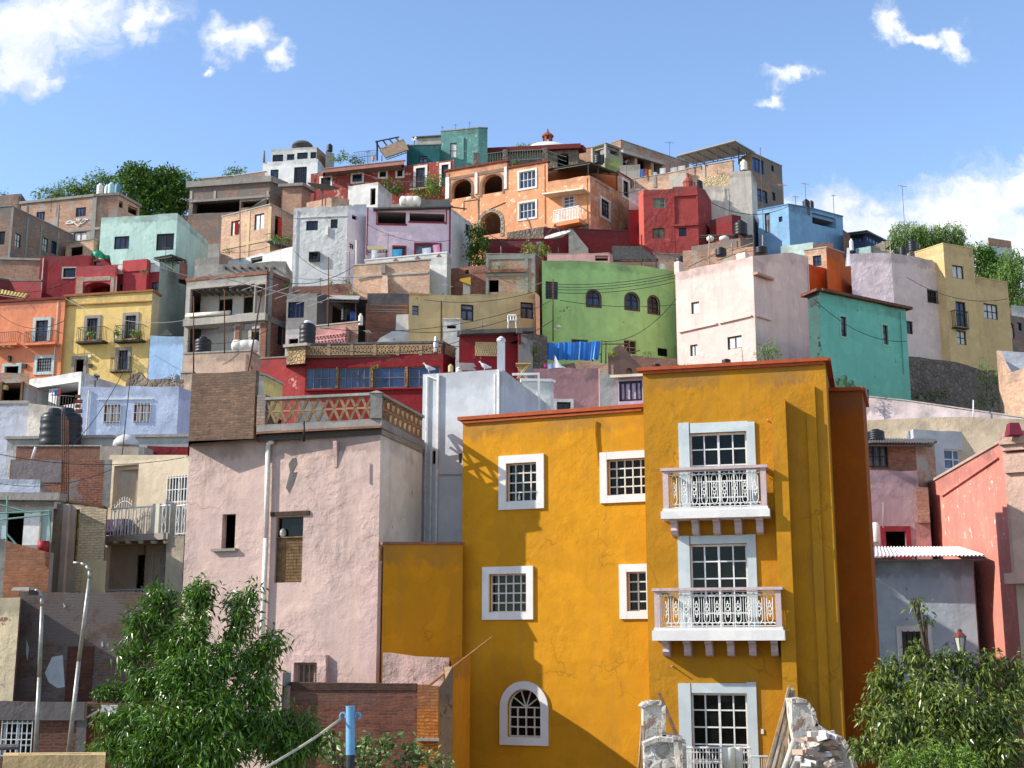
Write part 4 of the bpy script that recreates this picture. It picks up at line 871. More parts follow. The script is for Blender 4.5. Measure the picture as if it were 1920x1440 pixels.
# --- blue house and right skyline
BLU = stucco((128, 166, 198), .45, .08, (140, 170, 195))
h = H('blue_house', 'sky blue house with a recessed terrace on the right skyline', 'house', [(1420, 395, 96), (1478, 384, 94), (1519, 391, None), (1580, 407, None)], [BLU] * 3, 7,
      [(1434, 400, 1444, 436, 'T', 0), (1460, 406, 1467, 416, 'dk1', 0), (1523, 404, 1567, 424, 'oo', 2, dict(r=1.5))], capm=stucco((85, 130, 170), .4), cap=.1)
tank(1512, 374, 391, 14, 95.5, 'black tank on the sky blue house, left one', None, h); tank(1522, 376, 391, 9, 96.5, 'smaller black tank on the sky blue house', None, h)
for k, (x, yb, yt, w_) in enumerate(((1492, 388, 366, 14), (1511, 378, 342, 20), (1564, 402, 364, 10), (1470, 390, 344, 20))): antenna(x, yb, yt, 95.5, ['low antenna left of the blue house tanks', 'tall antenna rising over the blue house tanks', 'thin antenna at the right end of the blue house', 'wide antenna between brick tower and blue house'][k], 5, w_)
antenna(1431, 420, 276, 93, 'very tall thin mast in front of the tall brick house', 2, 3, t=.022)
H('brick_wall', 'reddish brick gable right of the sky blue house', 'wall', [(1580, 430, 96), (1594, 440, None)], BRKR, 2)
h = H('glass_room', 'dark canopied roof room with blue glazing on the right skyline', 'roof room', [(1592, 436, 100), (1622, 438, None), (1662, 458, None)], [stucco((60, 75, 110), .3)] * 2, 4, [(1596, 441, 1618, 452, 'bl'), (1626, 445, 1655, 458, dict(STY['bl'], g=(5, 1)))])
canopy('canopy', 'dark green sheet canopy of the right skyline roof room', [(1588, 438, 99), (1626, 433, 99), (1666, 453, 106), (1630, 452, 107)], .08, plain((85, 95, 88), .7, .2, .2, key='green_sheet'), [(1592, 438, 99.2, 452)], 2)
H('beige_wall', 'beige wedge wall below the dark canopied roof room', 'wall', [(1632, 463, 97), (1666, 450, 96.4), (1669, 452, None)], stucco((185, 172, 150), .5), 2)
H('aqua_wall', 'pale aqua low wall left of the beige wedge', 'wall', [(1604, 466, 95), (1633, 461, None)], stucco((165, 200, 190), .4), 2)
tank(1597, 448, 470, 8, 93, 'narrow cream tank above the white sheet', WHP)
tree('tree', 'pale green pepper tree on the right skyline behind the tan house', [(1700, 440, 32, 24), (1745, 440, 30, 22), (1785, 440, 24, 22), (1690, 460, 24, 18), (1730, 460, 40, 18), (1800, 465, 24, 16)], 96, LFP, .26, .07, 70, (1740, 500), 61, group='right hillside trees', droop=.9, twigs=12)
tree('tree', 'dark green tree right of the tan house tower', [(1838, 480, 26, 22), (1860, 505, 34, 28), (1850, 480, 20, 14), (1870, 540, 30, 30), (1835, 515, 12, 18)], 92, LF2, .26, .11, 60, (1860, 590), 62, group='right hillside trees', droop=.5, twigs=10)
tree('tree', 'light green tree at the right edge below the far brick topped house', [(1895, 490, 30, 22), (1915, 520, 30, 30), (1885, 525, 26, 28), (1910, 555, 26, 22)], 90, LFP, .26, .08, 60, (1905, 600), 63, group='right hillside trees', droop=.7, twigs=10)
h = H('white_house', 'far small white house with a brick band top behind the right trees', 'house', [(1832, 455, None), (1852, 447, 118), (1896, 454, None)], [stucco((190, 195, 198), .3)] * 2, 5)
h.box('brick_band', 1853, 449, 1895, 462, .004, .06, BRK, 1)
antenna(1699, 470, 346, 90, 'tall antenna on a thin mast above the pepper tree', 5, 26)

for k, (x, yb, yt, Y, w_, lb) in enumerate(((1256, 305, 265, 112, 18, 'many armed antenna over the big concrete block'), (350, 402, 372, 100, 26, 'wide white antenna beside the brick terrace'), (398, 362, 345, 108, 12, 'low antenna on the unfinished terrace roof'), (1175, 330, 300, 101, 16, 'antenna beside the pale stepped parapet'),
   (690, 300, 282, 110, 12, 'small antenna by the thin roof railing'), (1346, 350, 318, 98, 14, 'antenna on the narrow gap by the pale gable'), (96, 384, 366, 98, 12, 'small antenna left of the four tanks'))): antenna(x, yb, yt, Y, lb, 4 + k % 3, w_, yaw=.3 + .5 * k)
for k, (a, b, lb) in enumerate((((1106, 330, 96), (1208, 352, 94), 'cable from the orange corner house to the big red house'), ((1334, 380, 93), (1480, 386, 93.5), 'cable from the red bay to the sky blue house'), ((885, 418, 92), (1021, 452, 90), 'cable from pink house roof to the dark red wall'), ((660, 318, 108), (851, 330, 104), 'slack cable along the long red house'))): cable(P(*a), P(*b), lb, .8, .025)

o = thing('steel_frame', 'open dark steel frame rising over the tilted tiled pergola', 'frame', tuple(P(707, 301, 110)))
for (a, b) in (((707, 301), (707, 264)), ((704, 266), (748, 257)), ((706, 268), (724, 296)), ((718, 263), (738, 290)), ((730, 261), (752, 286)), ((742, 258), (764, 282))):
    m = MB(); m.tube(P(*a, 110), P(*b, 109), .07, .07, 5); m.build('beam', DKM, o)
# ================================================================= middle band
MINT = stucco((192, 220, 208), .5, .06, (190, 215, 205)); 
h = H('mint_house', 'large pale mint house with two dark windows on the left hillside', 'house', [(190, 408, None), (333, 400, 90), (400, 462, None)], [MINT, MINT], 8,
      [(214, 443, 242, 467, 'dk3'), (293, 438, 326, 469, dict(STY['dk'], fw=.07))])
RDM = stucco((140, 48, 52), .4, .07, (180, 110, 105)); RDP = stucco((178, 72, 76), .35)
h = H('red_house', 'dark red boxy house with one framed window left of the green tarp', 'house', [(76, 481, 87), (172, 479, None), (176, 481, None)], [RDM, RDM], 6, [(119, 503, 142, 520, dict(STY['dk1'], su=(.1, CONCL, .05)))])
h = H('red_wall', 'low dark red terrace wall at the left edge', 'wall', [(-40, 519, 85.5), (17, 527, None), (78, 528, 85)], RDM, 2, capm=CONCD, cap=.12)
h = H('red_room', 'small dark red roof room under the green tarp', 'roof room', [(176, 486, 88), (206, 484, None)], RDM, 2, [(178, 490, 188, 497, 'cu1')])
cloth([(168, 476), (206, 474), (208, 494), (172, 484)], 86.8, 'crumpled green tarp on the small red roof room', plain((40, 165, 120), .5, key='green_tarp'), 'tarp', 12, .5, 'tarp', None, 1)
PALE = stucco((175, 190, 178), .45, .05, (150, 150, 140))
h = H('red_house', 'rose red arch terrace with white stripes above the yellow house', 'house', [(143, 500, 86.5), (221, 496, None)], [RDP], 5, [(156, 529, 207, 556, 'archo', 0, dict(r=1.2, ah=.75))])
h.box('brick_face', 143, 519, 155.6, 560, .004, .05, BRKP); h.box('brick_face', 207.4, 519, 219, 560, .004, .05, BRKP); h.box('brick_face', 155.6, 519, 207.4, 527, .004, .05, BRKP)
h = H('red_house', 'rose red roof house with a pale receding side wall above the blue wall', 'house', [(221, 496, 87), (300, 492, 86.2), (352, 524, None)], [stucco((150, 55, 60), .4), PALE], 7,
      [(225, 533, 235, 549, 'dk1', 0), (284, 529, 297, 550, 'dk22', 0)])
h.box('white_band', 221.5, 497, 237, 514, .004, .05, WHT, 0); h.box('white_band', 283, 494, 299.5, 510, .004, .05, WHT, 0); h.box('red_block', 237, 491, 282, 512, .02, .5, RDP, 0); h.box('red_block', 236.5, 512, 280, 560, .004, .42, stucco((165, 60, 66), .35), 0)
canopy('canopy', 'dark striped canopy on posts on the pale side wall', [(288, 484, 87.5), (322, 478, 87), (350, 489, 90), (306, 493, 91)], .06, plain((70, 85, 85), .6, .2, .3, key='grey_sheet'), [(324, 480, 87.5, 505), (346, 489, 89.5, 515), (300, 486, 87.6, 497)], 3)
H('brick_wall', 'small reddish brick parapet under the dark striped canopy', 'wall', [(337, 491, 87), (350, 493, None), (352, 496, None)], BRKR, 1, zb=P(345, 523, 87).z)
# orange and yellow street houses
ORL = stucco((228, 142, 104), .3, .03, (200, 150, 120)); LSU = stucco((185, 200, 198), .3)
sm = dict(STY['dk22'], su=(.2, LSU, .07))
h = H('orange_house', 'salmon orange house with pale grey window frames at the left edge', 'house', [(-60, 571, None), (123, 561, 82)], ORL, 8,
      [(67, 601, 90, 640, dict(sm, g=(2, 4), nobot=1)), (70, 672, 97, 697, dict(sm, g=(6, 4), p=CURT)), (9, 687, 35, 712, dict(open=1, su=(.2, LSU, .07), nobot=1))], capm=REDC, cap=.16, capo=.12)
h.balcony(45, 621, 104, 646, .6, 0, IRON, ORL, None, .012, .14); h.balcony(-30, 623, 32, 648, .6, 0, IRON, ORL, None, .012, .14)
for k in range(3): h.box('corbel', 0 + k * 11, 648, 6 + k * 11, 654, .01, .5, stucco((225, 190, 160), .2), 0)
h.box('door_lamp', 18, 668, 22, 678, .02, .2, DKM); h.box('meter_box', 43, 683, 51, 690, .01, .15, DKM)
canopy('canopy', 'translucent yellow corrugated roof sheets behind the orange house parapet', [(-10, 549, 83.5), (48, 558, 82.6), (54, 552, 85), (-10, 542, 85.5)], .05, plain((195, 170, 95), .6, key='yellow_sheet'), [], 1, rib=20)
YEL = stucco((230, 196, 124), .35, .04, (190, 160, 110)); GSU = stucco((150, 145, 138), .4)
ym = dict(STY['dk'], su=(.2, GSU, .07), nobot=1, p=glass((50, 50, 70)), g=(3, 1))
h = H('yellow_house', 'yellow street house with two plant filled iron balconies', 'house', [(123, 557, None), (286, 547, 81), (300, 556, None)], [YEL, stucco((200, 190, 155), .4)], 8,
      [(163, 597, 183, 637, ym, 0), (235, 592, 255, 634, ym, 0), (222, 657, 240, 694, ym, 0), (140, 674, 157, 712, dict(open=1, su=(.22, GSU, .07), nobot=1), 0)], capm=stucco((150, 100, 60), .4), cap=.14, capo=.1)
h.strip('moulding', 124, 573, 286, 565, .08, .003, .14, stucco((175, 130, 70), .3), 0)
SLB = plain((52, 56, 52), .8, key='slab_paint')
h.balcony(143, 613, 194, 642, .6, 0, IRON, SLB, None, .013); h.balcony(214, 609, 266, 640, .6, 0, IRON, SLB, None, .013); h.balcony(206, 670, 243, 697, .35, 0, IRON, SLB, None, .013, .07)
h.box('meter_box', 167, 683, 174, 689, .01, .12, DKM); h.box('wall_lamp', 168, 666, 173, 671, .01, .2, WHM)
for k, (x, y, q) in enumerate(((168, 638, 18), (250, 634, 18), (260, 635, 12))): potplant(x, y, q, 80.6, ['green plant pot on the left balcony of the yellow house', 'bushy pot on the right balcony of the yellow house', 'small pot beside the bushy one on the right balcony'][k], 60 + k, 9)
potplant(219, 635, 16, 80.6, 'white pot at the left of the right yellow house balcony', 66, 8, (220, 220, 215), LF2)
h = H('blue_wall', 'plain light blue wall between yellow house and unfinished concrete house', 'wall', [(282, 629, 80), (347, 631, 79.2)], stucco((148, 178, 212), .35, .03, (150, 175, 200)), 3)
m = MB(); a = P(312, 629, 79.9); m.hexa([(a.x - .4, a.y, a.z), (a.x + .4, a.y, a.z), (a.x + .4, a.y + .5, a.z), (a.x - .4, a.y + .5, a.z), (a.x - .1, a.y, a.z + .38), (a.x, a.y, a.z + .42), (a.x + .05, a.y + .5, a.z + .4), (a.x - .1, a.y + .5, a.z + .38)]); r = m.build('rubble_heap', CONCD, None, base=tuple(a)); tag(r, 'small dark rubble heap on top of the light blue wall', 'rubble')
# unfinished concrete house
UN = stucco((190, 182, 172), .4)
h = H('unfinished_house', 'unfinished concrete house with two open floors of bare rooms', 'house', [(350, 528, None), (500, 514, 76), (542, 530, None)], [CONCL, BRKR], 6,
      [(356, 537, 476, 591, dict(open=1, r=.25), 0), (478, 533, 497, 590, dict(open=1, r=.25), 0), (352, 612, 438, 668, dict(open=1, r=.25), 0), (449, 604, 486, 660, dict(open=1, r=.25), 0), (521, 612, 530, 647, dict(STY['dk22']), 1)], capm=BRKR, cap=.22, capo=.05)
h.box('concrete_beam', 349, 595, 502, 608, .004, .35, CONCL, 0); h.box('brick_face', 441, 612, 448.6, 670, .004, .05, BRKR, 0); h.box('brick_face', 488, 606, 499, 670, .004, .05, BRKR, 0)
h.strip('concrete_beam', 500.5, 596, 541, 614, .35, .003, .06, CONC, 1); h.strip('concrete_column', 501, 600, 507, 601, 6.5, .003, .06, CONC, 1)
a_, r_, n_, L_, b__ = h.seg[0]; IW = stucco((205, 198, 188), .3)
def inner(x0, y0, x1, y1, dd, mt=IW, nm='inner_wall', e=.1): return h.box(nm, x0, y0, x1, y1, -dd - e, -dd, mt, 0)
for (x0, x1) in ((350, 385), (411, 432), (450, 478), (492, 505)): inner(x0, 532, x1, 604, 1.6)
inner(350, 532, 505, 545, 1.7); inner(350, 612, 446, 672, 1.6); inner(350, 596, 500, 612, 1.75)
for k in range(9):
    u, z = h.hit(0, 362 + k * 13, 537); m = MB(); h.bx(m, 0, u - .04, u + .04, z - .2, z - .06, -1.6, -.3); m.build('joist', CONC, h.root)
m = MB(); q = h.pt(0, *h.hit(0, 353, 596), .25); q2 = h.pt(0, *h.hit(0, 434, 589), .25)
for k in range(2): m.tube(q + Vector((0, .2 * k, .12 * k + .05)), q2 + Vector((0, .2 * k, .12 * k)), .1, .1, 10)
r = m.build('pipe_stack', plain((215, 208, 190), .6, key='cream_pipe'), None, base=tuple(q), smooth=True); tag(r, 'long cream pipes lying on the middle slab of the unfinished house', 'pipes')
PEACH = stucco((205, 178, 155), .4, .06, (170, 150, 135))
h = H('peach_house', 'low peach plaster wall house carrying a black and a cream tank', 'house', [(345, 664, None), (470, 658, 70), (490, 672, None)], [PEACH, PEACH], 5, [(471, 687, 474, 693, 'o')], capm=CONCL, cap=.08)
H('peach_wall', 'narrow peach stub wall left of the big brick chimney block', 'wall', [(339, 700, 66), (362, 699, None)], PEACH, 2, capm=CONCL, cap=.08)
tank(380, 632, 662, 32, 71.5, 'black water tank at the left of the peach wall', None, h); htank(434, 636, 487, 661, 71.3, 'cream horizontal tank on the peach wall')
# big yagi antenna in front
o = thing('television_antenna', 'huge leaning antenna with long slanted boom in front of the unfinished house', 'antenna', tuple(P(465, 694, 46))); m = MB(); ft = P(465, 700, 46); tp = P(492, 540, 44)
m.tube(ft, tp, .03, .025, 6); m.build('mast', RUST, o); m = MB(); A, B = P(389, 514, 43), P(604, 568, 47); m.tube(A, B, .018, .018, 5); m.tube(tp, A.lerp(B, .3), .012, .012, 4)
for k in range(11):
    c = A.lerp(B, k / 10.3); l = .62; d = Vector((.55, .62, .42)).normalized(); m.tube(c - d * l, c + d * l * (1 if k < 9 else 1.3), .012, .012, 4)
m.build('elements', plain((185, 178, 170), .5, .4, key='aluminium'), o)
for (x, yb, yt, Y, lb) in ((450, 490, 380, 92, 'thin rusty mast in front of the warm brick house, left'), (528, 490, 365, 92, 'tall rusty mast in front of the warm brick house, right'), (363, 700, 556, 60, 'thin leaning rod at the left of the unfinished house'), (421, 662, 545, 68, 'rusty vertical rod before the unfinished house'),
    (616, 612, 482, 70, 'rusty rod rising in front of the grey canopy room'), (1037, 640, 523, 74, 'rusty street light pole before the green house')): pole(x, yb, yt, Y, lb, .035)
o = thing('street_lamp', 'small white street lamp head on the pole before the green house', 'street lamp', tuple(P(1047, 614, 74))); m = MB(); a = P(1047, 613, 74); m.tube(P(1037, 619, 74), a, .02, .02, 5); m.build('arm', WHM, o); m = MB()
m.lathe(tuple(a), [(.06, -.1), (.16, -.06), (.17, .02), (.1, .1), (.02, .12)], 12); m.build('lamp_head', WHM, o, smooth=True)
h = H('grey_wall', 'rough grey plaster block between mint house and unfinished house', 'wall', [(366, 484, 84), (411, 481, None), (413, 484, None)], CONC, 3, jit=.1)
h = H('grey_wall', 'grey plaster stub with chimney below the warm brick house', 'wall', [(390, 458, 88), (412, 456, None)], CONC, 2)
h = H('grey_wall', 'long grey parapet wall with pipe stubs above the unfinished house', 'wall', [(409, 496, 82), (536, 490, None), (549, 512, None)], [CONC, CONCL], 4, jit=.06)
m = MB()
for k in range(7): x = 424 + k * 15; u, z = h.hit(0, x, 503); m.tube(h.pt(0, u, z, 0), h.pt(0, u, z, .3), .09, .09, 10)
m.build('pipe_stubs', CONCD, h.root)
# --- white grey house
WG = stucco((205, 205, 203), .35, .12, (165, 160, 155), bump=.045, ps=1.1)
h = H('white_house', 'tall rough white plaster house with few small windows', 'house', [(551, 391, 87.5), (652, 386, None), (687, 383, 88.5)], [WG, stucco((215, 216, 216), .35, .04)], 8,
      [(574, 414, 596, 432, 'dk', 0), (620, 411, 633, 428, 'dk', 0), (660, 404, 670, 412, 'o', 1), (655, 457, 663, 467, 'cu2', 1), (583, 476, 598, 489, dict(STY['dk22'], su=(.08, DKM, .3)), 0)], jit=.09)
h.strip('ledge', 552, 409, 651, 405, .05, .003, .06, WG, 0); h.box('drain_pipe', 612, 425, 616, 442, .01, .15, WHM, 0)
pole(668, 530, 450, 84.5, 'white drain pipe on the rough white plaster house', .05, WPIPE)
h = H('white_room', 'small bright white roof room with a dark doorway', 'roof room', [(653, 350, 92), (709, 341, None), (735, 364, None)], [WHT, stucco((210, 205, 198), .5, .15, (170, 150, 140))], 4, [(694, 353, 704, 384, 'o', 0)], mid=P(653, 390, 91.5).z - 2)
dish(605, 356, 64, 90, 'large dark mesh dish on the rough white house roof', (.15, -.25, .95), 2.0, mat=plain((105, 105, 98), .7, .2, key='dark_mesh'), arms=False)
H('brick_wall', 'low cream brick parapet behind the large dark mesh dish', 'wall', [(575, 380, 91), (622, 369, None), (655, 374, None)], BRKB, 2)
# --- pink balcony house
PNK = stucco((238, 210, 220), .3); MAR = plain((130, 40, 62), .8, key='maroon_paint')
h = H('pink_house', 'pink house with maroon trimmed terrace openings and laundry below', 'house', [(687, 388, 86.5), (847, 391, 87), (885, 420, None)], [PNK, stucco((205, 203, 196), .5, .12, (160, 155, 148))], 8,
      [(708, 397, 761, 419, dict(open=1, r=1.0)), (768, 395, 834, 415, dict(open=1, r=1.0)), (738, 463, 759, 498, dict(f=MAR, g=(2, 1), p=GL, su=(.1, MAR, .04))), (779, 458, 825, 478, dict(f=MAR, g=(3, 1), p=GLG, su=(.1, MAR, .04))), (873, 421, 880, 442, 'dk22', 1)])
for (x0, x1, yb) in ((706, 763, 419.5), (766, 836, 415.5)): h.box('maroon_trim', x0, yb, x1, yb + 3, .004, .06, MAR, 0)
for x in (705.5, 836): h.box('maroon_trim', x, 393, x + 2, 421, .004, .06, MAR, 0)
h.strip('eaves', 700, 395, 846, 391, .1, .003, .5, CONCD, 0); h.box('maroon_trim', 842, 393, 845, 478, .004, .05, MAR, 0); h.box('maroon_trim', 687.5, 390, 689.5, 478, .004, .05, MAR, 0)
par = H('white_wall', 'white balcony parapet with small diamonds under the pink house', 'wall', [(684, 489, 84), (838, 474, None), (846, 484, None)], WHT, 1.2, capm=WHT, cap=.08)
for (x, y) in ((742, 489), (783, 485), (823, 481)):
    u, z = par.hit(0, x, y); m = MB(); m.hexa([par.pt(0, u - .18, z, .01), par.pt(0, u, z - .18, .01), par.pt(0, u + .18, z, .01), par.pt(0, u, z + .18, .01), par.pt(0, u - .18, z, .06), par.pt(0, u, z - .18, .06), par.pt(0, u + .18, z, .06), par.pt(0, u, z + .18, .06)]); m.build('diamond_tile', plain((110, 85, 80), .7, key='tile'), par.root)
canopy('awning', 'small flat awning at the left of the pink house balcony', [(688, 463, 86), (716, 462, 86), (726, 469, 84.6), (690, 470, 84.6)], .05, plain((150, 140, 100), .8, key='awning_sheet'), [(724, 469, 84.7, 488)], 1)
cl = [((734, 468), (754, 467), (753, 480), (736, 481), (75, 165, 205), 'bright blue towel before the pink house'), ((791, 466), (808, 464), (808, 476), (792, 478), (215, 218, 232), 'white pillowcase left of the pink cloth'),
      ((811, 460), (824, 458), (826, 476), (813, 477), (225, 160, 190), 'pink cloth at the right of the pink house balcony'), ((696, 469), (708, 469), (707, 484), (695, 485), (225, 225, 225), 'white sheet under the small flat awning'), ((832, 470), (842, 471), (842, 476), (832, 476), (110, 170, 175), 'small teal cloth at the balcony corner')]
for c_ in cl: cloth(c_[:4], 84.4, c_[5], plain(c_[4], .9, key='cloth'), n=7)
antenna(727, 486, 438, 83.8, 'crooked antenna on the pink house balcony', 4, 26)
htank(749, 366, 791, 388, 89.5, 'cream horizontal tank beside the small white roof room')
H('grey_wall', 'low grey parapet behind the cream tank on the pink house', 'wall', [(733, 384, 91), (790, 374, None), (845, 374, 91)], CONC, 2)
tree('tree', 'dark ivy covered tree in shade between pink house and red walls', [(893, 440, 16, 22), (898, 475, 18, 26), (885, 470, 10, 26), (905, 455, 10, 20)], 88, LF2, .24, .12, 60, (897, 505), 71, droop=.3)
o = thing('timber_frame', 'rough timber scaffold frame before the orange arcade', 'frame', tuple(P(880, 410, 95))); m = MB()
for (a, b) in (((870, 395, 97), (870, 380, 97)), ((898, 410, 96), (898, 368, 96)), ((870, 378, 97), (899, 374, 96)), ((882, 364, 96), (899, 376, 95)), ((897, 375, 96), (898, 412, 95)), ((828, 376, 96), (850, 388, 96)), ((830, 372, 96), (830, 388, 96)), ((842, 388, 95), (875, 392, 96)), ((948, 380, 97.5), (920, 392, 97))):
    m = MB(); m.tube(P(*a), P(*b), .06, .05, 5); m.build('beam', WOOD, o)

# --- brick retaining, white stub, upper brick house
h = H('brick_wall', 'sunlit brick retaining wall with a slanting buttress', 'wall', [(663, 498, 80), (718, 494, None), (806, 487, 79)], [BRKB, BRKB], 4, capm=CONCL, jit=.08)
h.strip('concrete_beam', 664, 519, 803, 511, .12, .003, .06, CONCL); h.box('concrete_column', 716, 497, 724, 514, .006, .2, CONC, 1)
m = MB(); a = P(722, 516, 79.4); b0 = P(712, 556, 77.6); b1 = P(728, 556, 77.6); c0 = P(728, 556, 79.6); m.v += [tuple(a - Vector((.15, 0, 0))), tuple(a + Vector((.15, 0, 0))), tuple(b0), tuple(b1), tuple(P(712, 556, 79.8)), tuple(c0)]
m.f += [(0, 2, 3, 1), (0, 4, 2), (1, 3, 5), (4, 5, 3, 2), (0, 1, 5, 4)]; m.m += [0] * 5; m.build('buttress', BRKB, h.root)
h = H('white_wall', 'white plaster stub tower right of the brick retaining wall', 'wall', [(803, 484, 81), (838, 481, None), (846, 484, None)], [WHT, CONCL], 4)
h = H('brick_house', 'brown brick wall house behind the yellow crate', 'house', [(840, 504, 82.5), (880, 499, None), (914, 496, None)], [BRKR, BRKR], 4, [(872, 506, 881, 513, 'o')])
h = H('brick_house', 'concrete framed brick house with one black opening', 'house', [(911, 477, 80.5), (1004, 478, 80.3), (1016, 486, None)], [BRKP, BRKR], 6, [(917, 525, 935, 548, 'o', 0)], capm=CONC)
for (a, b, c, d) in ((911, 478, 916, 560), (984, 480, 990, 552), (998, 479, 1003, 552)): h.box('concrete_column', a, b, c, d, .004, .05, CONC, 0)
h.box('concrete_beam', 911, 513, 990, 518, .003, .06, CONC, 0); h.box('brick_cornice', 886, 506, 988, 512, .003, .16, BRKR, 0); h.box('concrete_beam', 911, 478, 1003, 486, .0025, .045, CONC, 0)
o = thing('crate_stack', 'yellow corrugated sheets on a short post beside the black opening', 'sheets', tuple(P(873, 550, 77))); m = MB(); m.hexa([P(863, 527, 77), P(883, 534, 77), P(883, 534, 77.8), P(863, 527, 77.8), P(862, 523, 77), P(882, 519, 77), P(882, 519, 77.8), P(862, 523, 77.8)]); m.build('sheet', plain((205, 160, 50), .7, key='yellow_sheet'), o); m = MB(); m.box(*P(868, 552, 77.2), *(P(882, 534, 77.8))) ; m.build('post', CONCL, o)
# --- tan house row
TAN = stucco((218, 190, 138), .35, .05, (150, 140, 120))
h = H('tan_house', 'long tan plaster house with three dark framed windows', 'house', [(767, 556, 73.2), (1003, 549, 75.6), (1012, 556, None)], [TAN, BRKR], 6,
      [(773, 573, 785, 591, dict(STY['dk'], g=(1, 2), p=GLG)), (864, 571, 888, 601, dict(STY['T'], fw=.07)), (976, 567, 1000, 597, dict(STY['T'], fw=.07))], jit=.05)
h.strip('crack', 827, 563, 828, 564, .05, .002, .01, DKM); h.box('drain_pipe', 826.5, 566, 828, 640, .004, .05, RUST)
H('grey_wall', 'dark grey plaster parapet wall left of the tan house', 'wall', [(689, 550, 75), (767, 551, 75.2)], CONCD, 3, rsink=.5)
h = H('brick_house', 'brown brick wall with thin ledges left of the tan house', 'house', [(686, 569, 74.2), (766, 569, 74.6)], BRKR, 4, jit=.0)
for y in (572, 580, 584): h.strip('ledge', 694, y, 764, y + 1.5, .03, .003, .05, CONCL)
m = MB(); y_ = 73.6; pr = [(706, 642), (712, 634), (742, 617), (743, 590), (766, 589), (766, 646)]
fr = [P(x, y, y_) for x, y in pr]; bk = [p + Vector((0, .7, 0)) for p in fr]; m.face(fr); m.face(bk[::-1])
for k in range(len(pr)): m.face([fr[k], bk[k], bk[(k + 1) % len(pr)], fr[(k + 1) % len(pr)]])
r = m.build('white_stair_wall', WHT, None, base=tuple(fr[0])); tag(r, 'curved white stair wall at the left end of the tan house', 'wall')
h = H('white_box_room', 'small white box with bracket hole standing before the tan house', 'roof room', [(831, 599, 72.6), (863, 599, None), (866, 602, None)], [stucco((215, 210, 200), .6, .1)] * 2, 1.5, [(838, 610, 855, 616, 'o')], capm=CREAM)
# --- middle dark zone
h = H('brick_wall', 'jagged dark brick wall under the rough white house', 'wall', [(549, 537, 79), (600, 536, None), (660, 532, None)], [BRKR, BRKR], 3, jit=.1)
h = H('grey_house', 'rough grey room with blue curtained opening beside the unfinished house', 'house', [(538, 552, 73.5), (595, 550, None), (624, 556, None)], [CONC, CONCD], 4, [(540, 566, 570, 596, dict(f=DKM, g=(4, 1), p=plain((45, 60, 105), .8, 0, .5, key='blue_curtain')), 0)])
canopy('canopy', 'thin sheet canopy over the dark water tank nook', [(612, 561, 72), (672, 563, 72), (676, 556, 76), (620, 555, 76)], .05, CONCL, [(614, 562, 72.2, 606), (667, 563, 72.2, 606)], 1)
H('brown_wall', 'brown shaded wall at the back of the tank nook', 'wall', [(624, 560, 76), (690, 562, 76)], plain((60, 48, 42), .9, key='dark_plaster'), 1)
tank(645, 574, 602, 12, 73.5, 'black tank inside the dark nook under the sheet canopy'); tank(676, 588, 610, 9, 72, 'white narrow tank right of the dark nook', WHP)
pole(661, 602, 585, 72.5, 'small blue barrel beside the black nook tank', .14, plain((45, 80, 160), .5, key='blue_plastic'), 'barrel', cat='barrel', group=None)
H('brick_wall', 'low pale brick ledge wall in front of the dark nook', 'wall', [(592, 612, 71.5), (672, 604, None)], BRKP, 1.2, capm=CONCL)
h = H('pink_wall', 'pink triangle lattice wall behind the black round tank', 'wall', [(592, 620, 71), (651, 613, None), (655, 616, None)], [stucco((205, 140, 140), .4), BRKP], 1)
def lattice(h, sg, x0, y0, x1, y1, mt, n, rows=2, t=.035, d0=.01, d1=.1, nm='lattice'):
    u0, u1, z0, z1 = h.rect(sg, x0, y0, x1, y1); m = MB(); w = (u1 - u0) / n; hh = (z1 - z0) / rows
    def bar(ua, za, ub, zb):
        m.tube(h.pt(sg, ua, za, (d0 + d1) / 2), h.pt(sg, ub, zb, (d0 + d1) / 2), t, t, 4)
    for r_ in range(rows):
        za, zb = z0 + hh * r_, z0 + hh * (r_ + 1)
        for k in range(n):
            if r_ % 2 == 0: bar(u0 + w * k, za, u0 + w * (k + .5), zb); bar(u0 + w * (k + .5), zb, u0 + w * (k + 1), za)
            else: bar(u0 + w * k, zb, u0 + w * (k + .5), za); bar(u0 + w * (k + .5), za, u0 + w * (k + 1), zb)
        bar(u0, za, u1, za)
    bar(u0, z1, u1, z1); return m.build(nm, mt, h.root)
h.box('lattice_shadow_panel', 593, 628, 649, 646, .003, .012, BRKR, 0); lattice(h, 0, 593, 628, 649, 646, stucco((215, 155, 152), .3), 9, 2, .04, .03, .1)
tank(576, 602, 646, 32, 68.5, 'large black tank with white cap before the grey room', None, None, WHM)
H('white_room', 'low white room with a hanging lamp left of the large black tank', 'roof room', [(536, 618, 72), (562, 616, None)], stucco((190, 180, 178), .4), 2, [(541, 635, 559, 648, 'o')])
shrub(657, 553, 9, 8, 76, 'round yellow green bush on the brick wall', leafm((110, 140, 40), (160, 180, 70)), 75, .14, .06, 60); shrub(650, 525, 6, 8, 79, 'small bush at the foot of the white house', LF1, 76, .14, .06, 60); shrub(621, 528, 7, 8, 78.5, 'dry grey bush on the white wall corner', leafm((120, 115, 85), (160, 150, 115)), 77, .12, .04, 50)
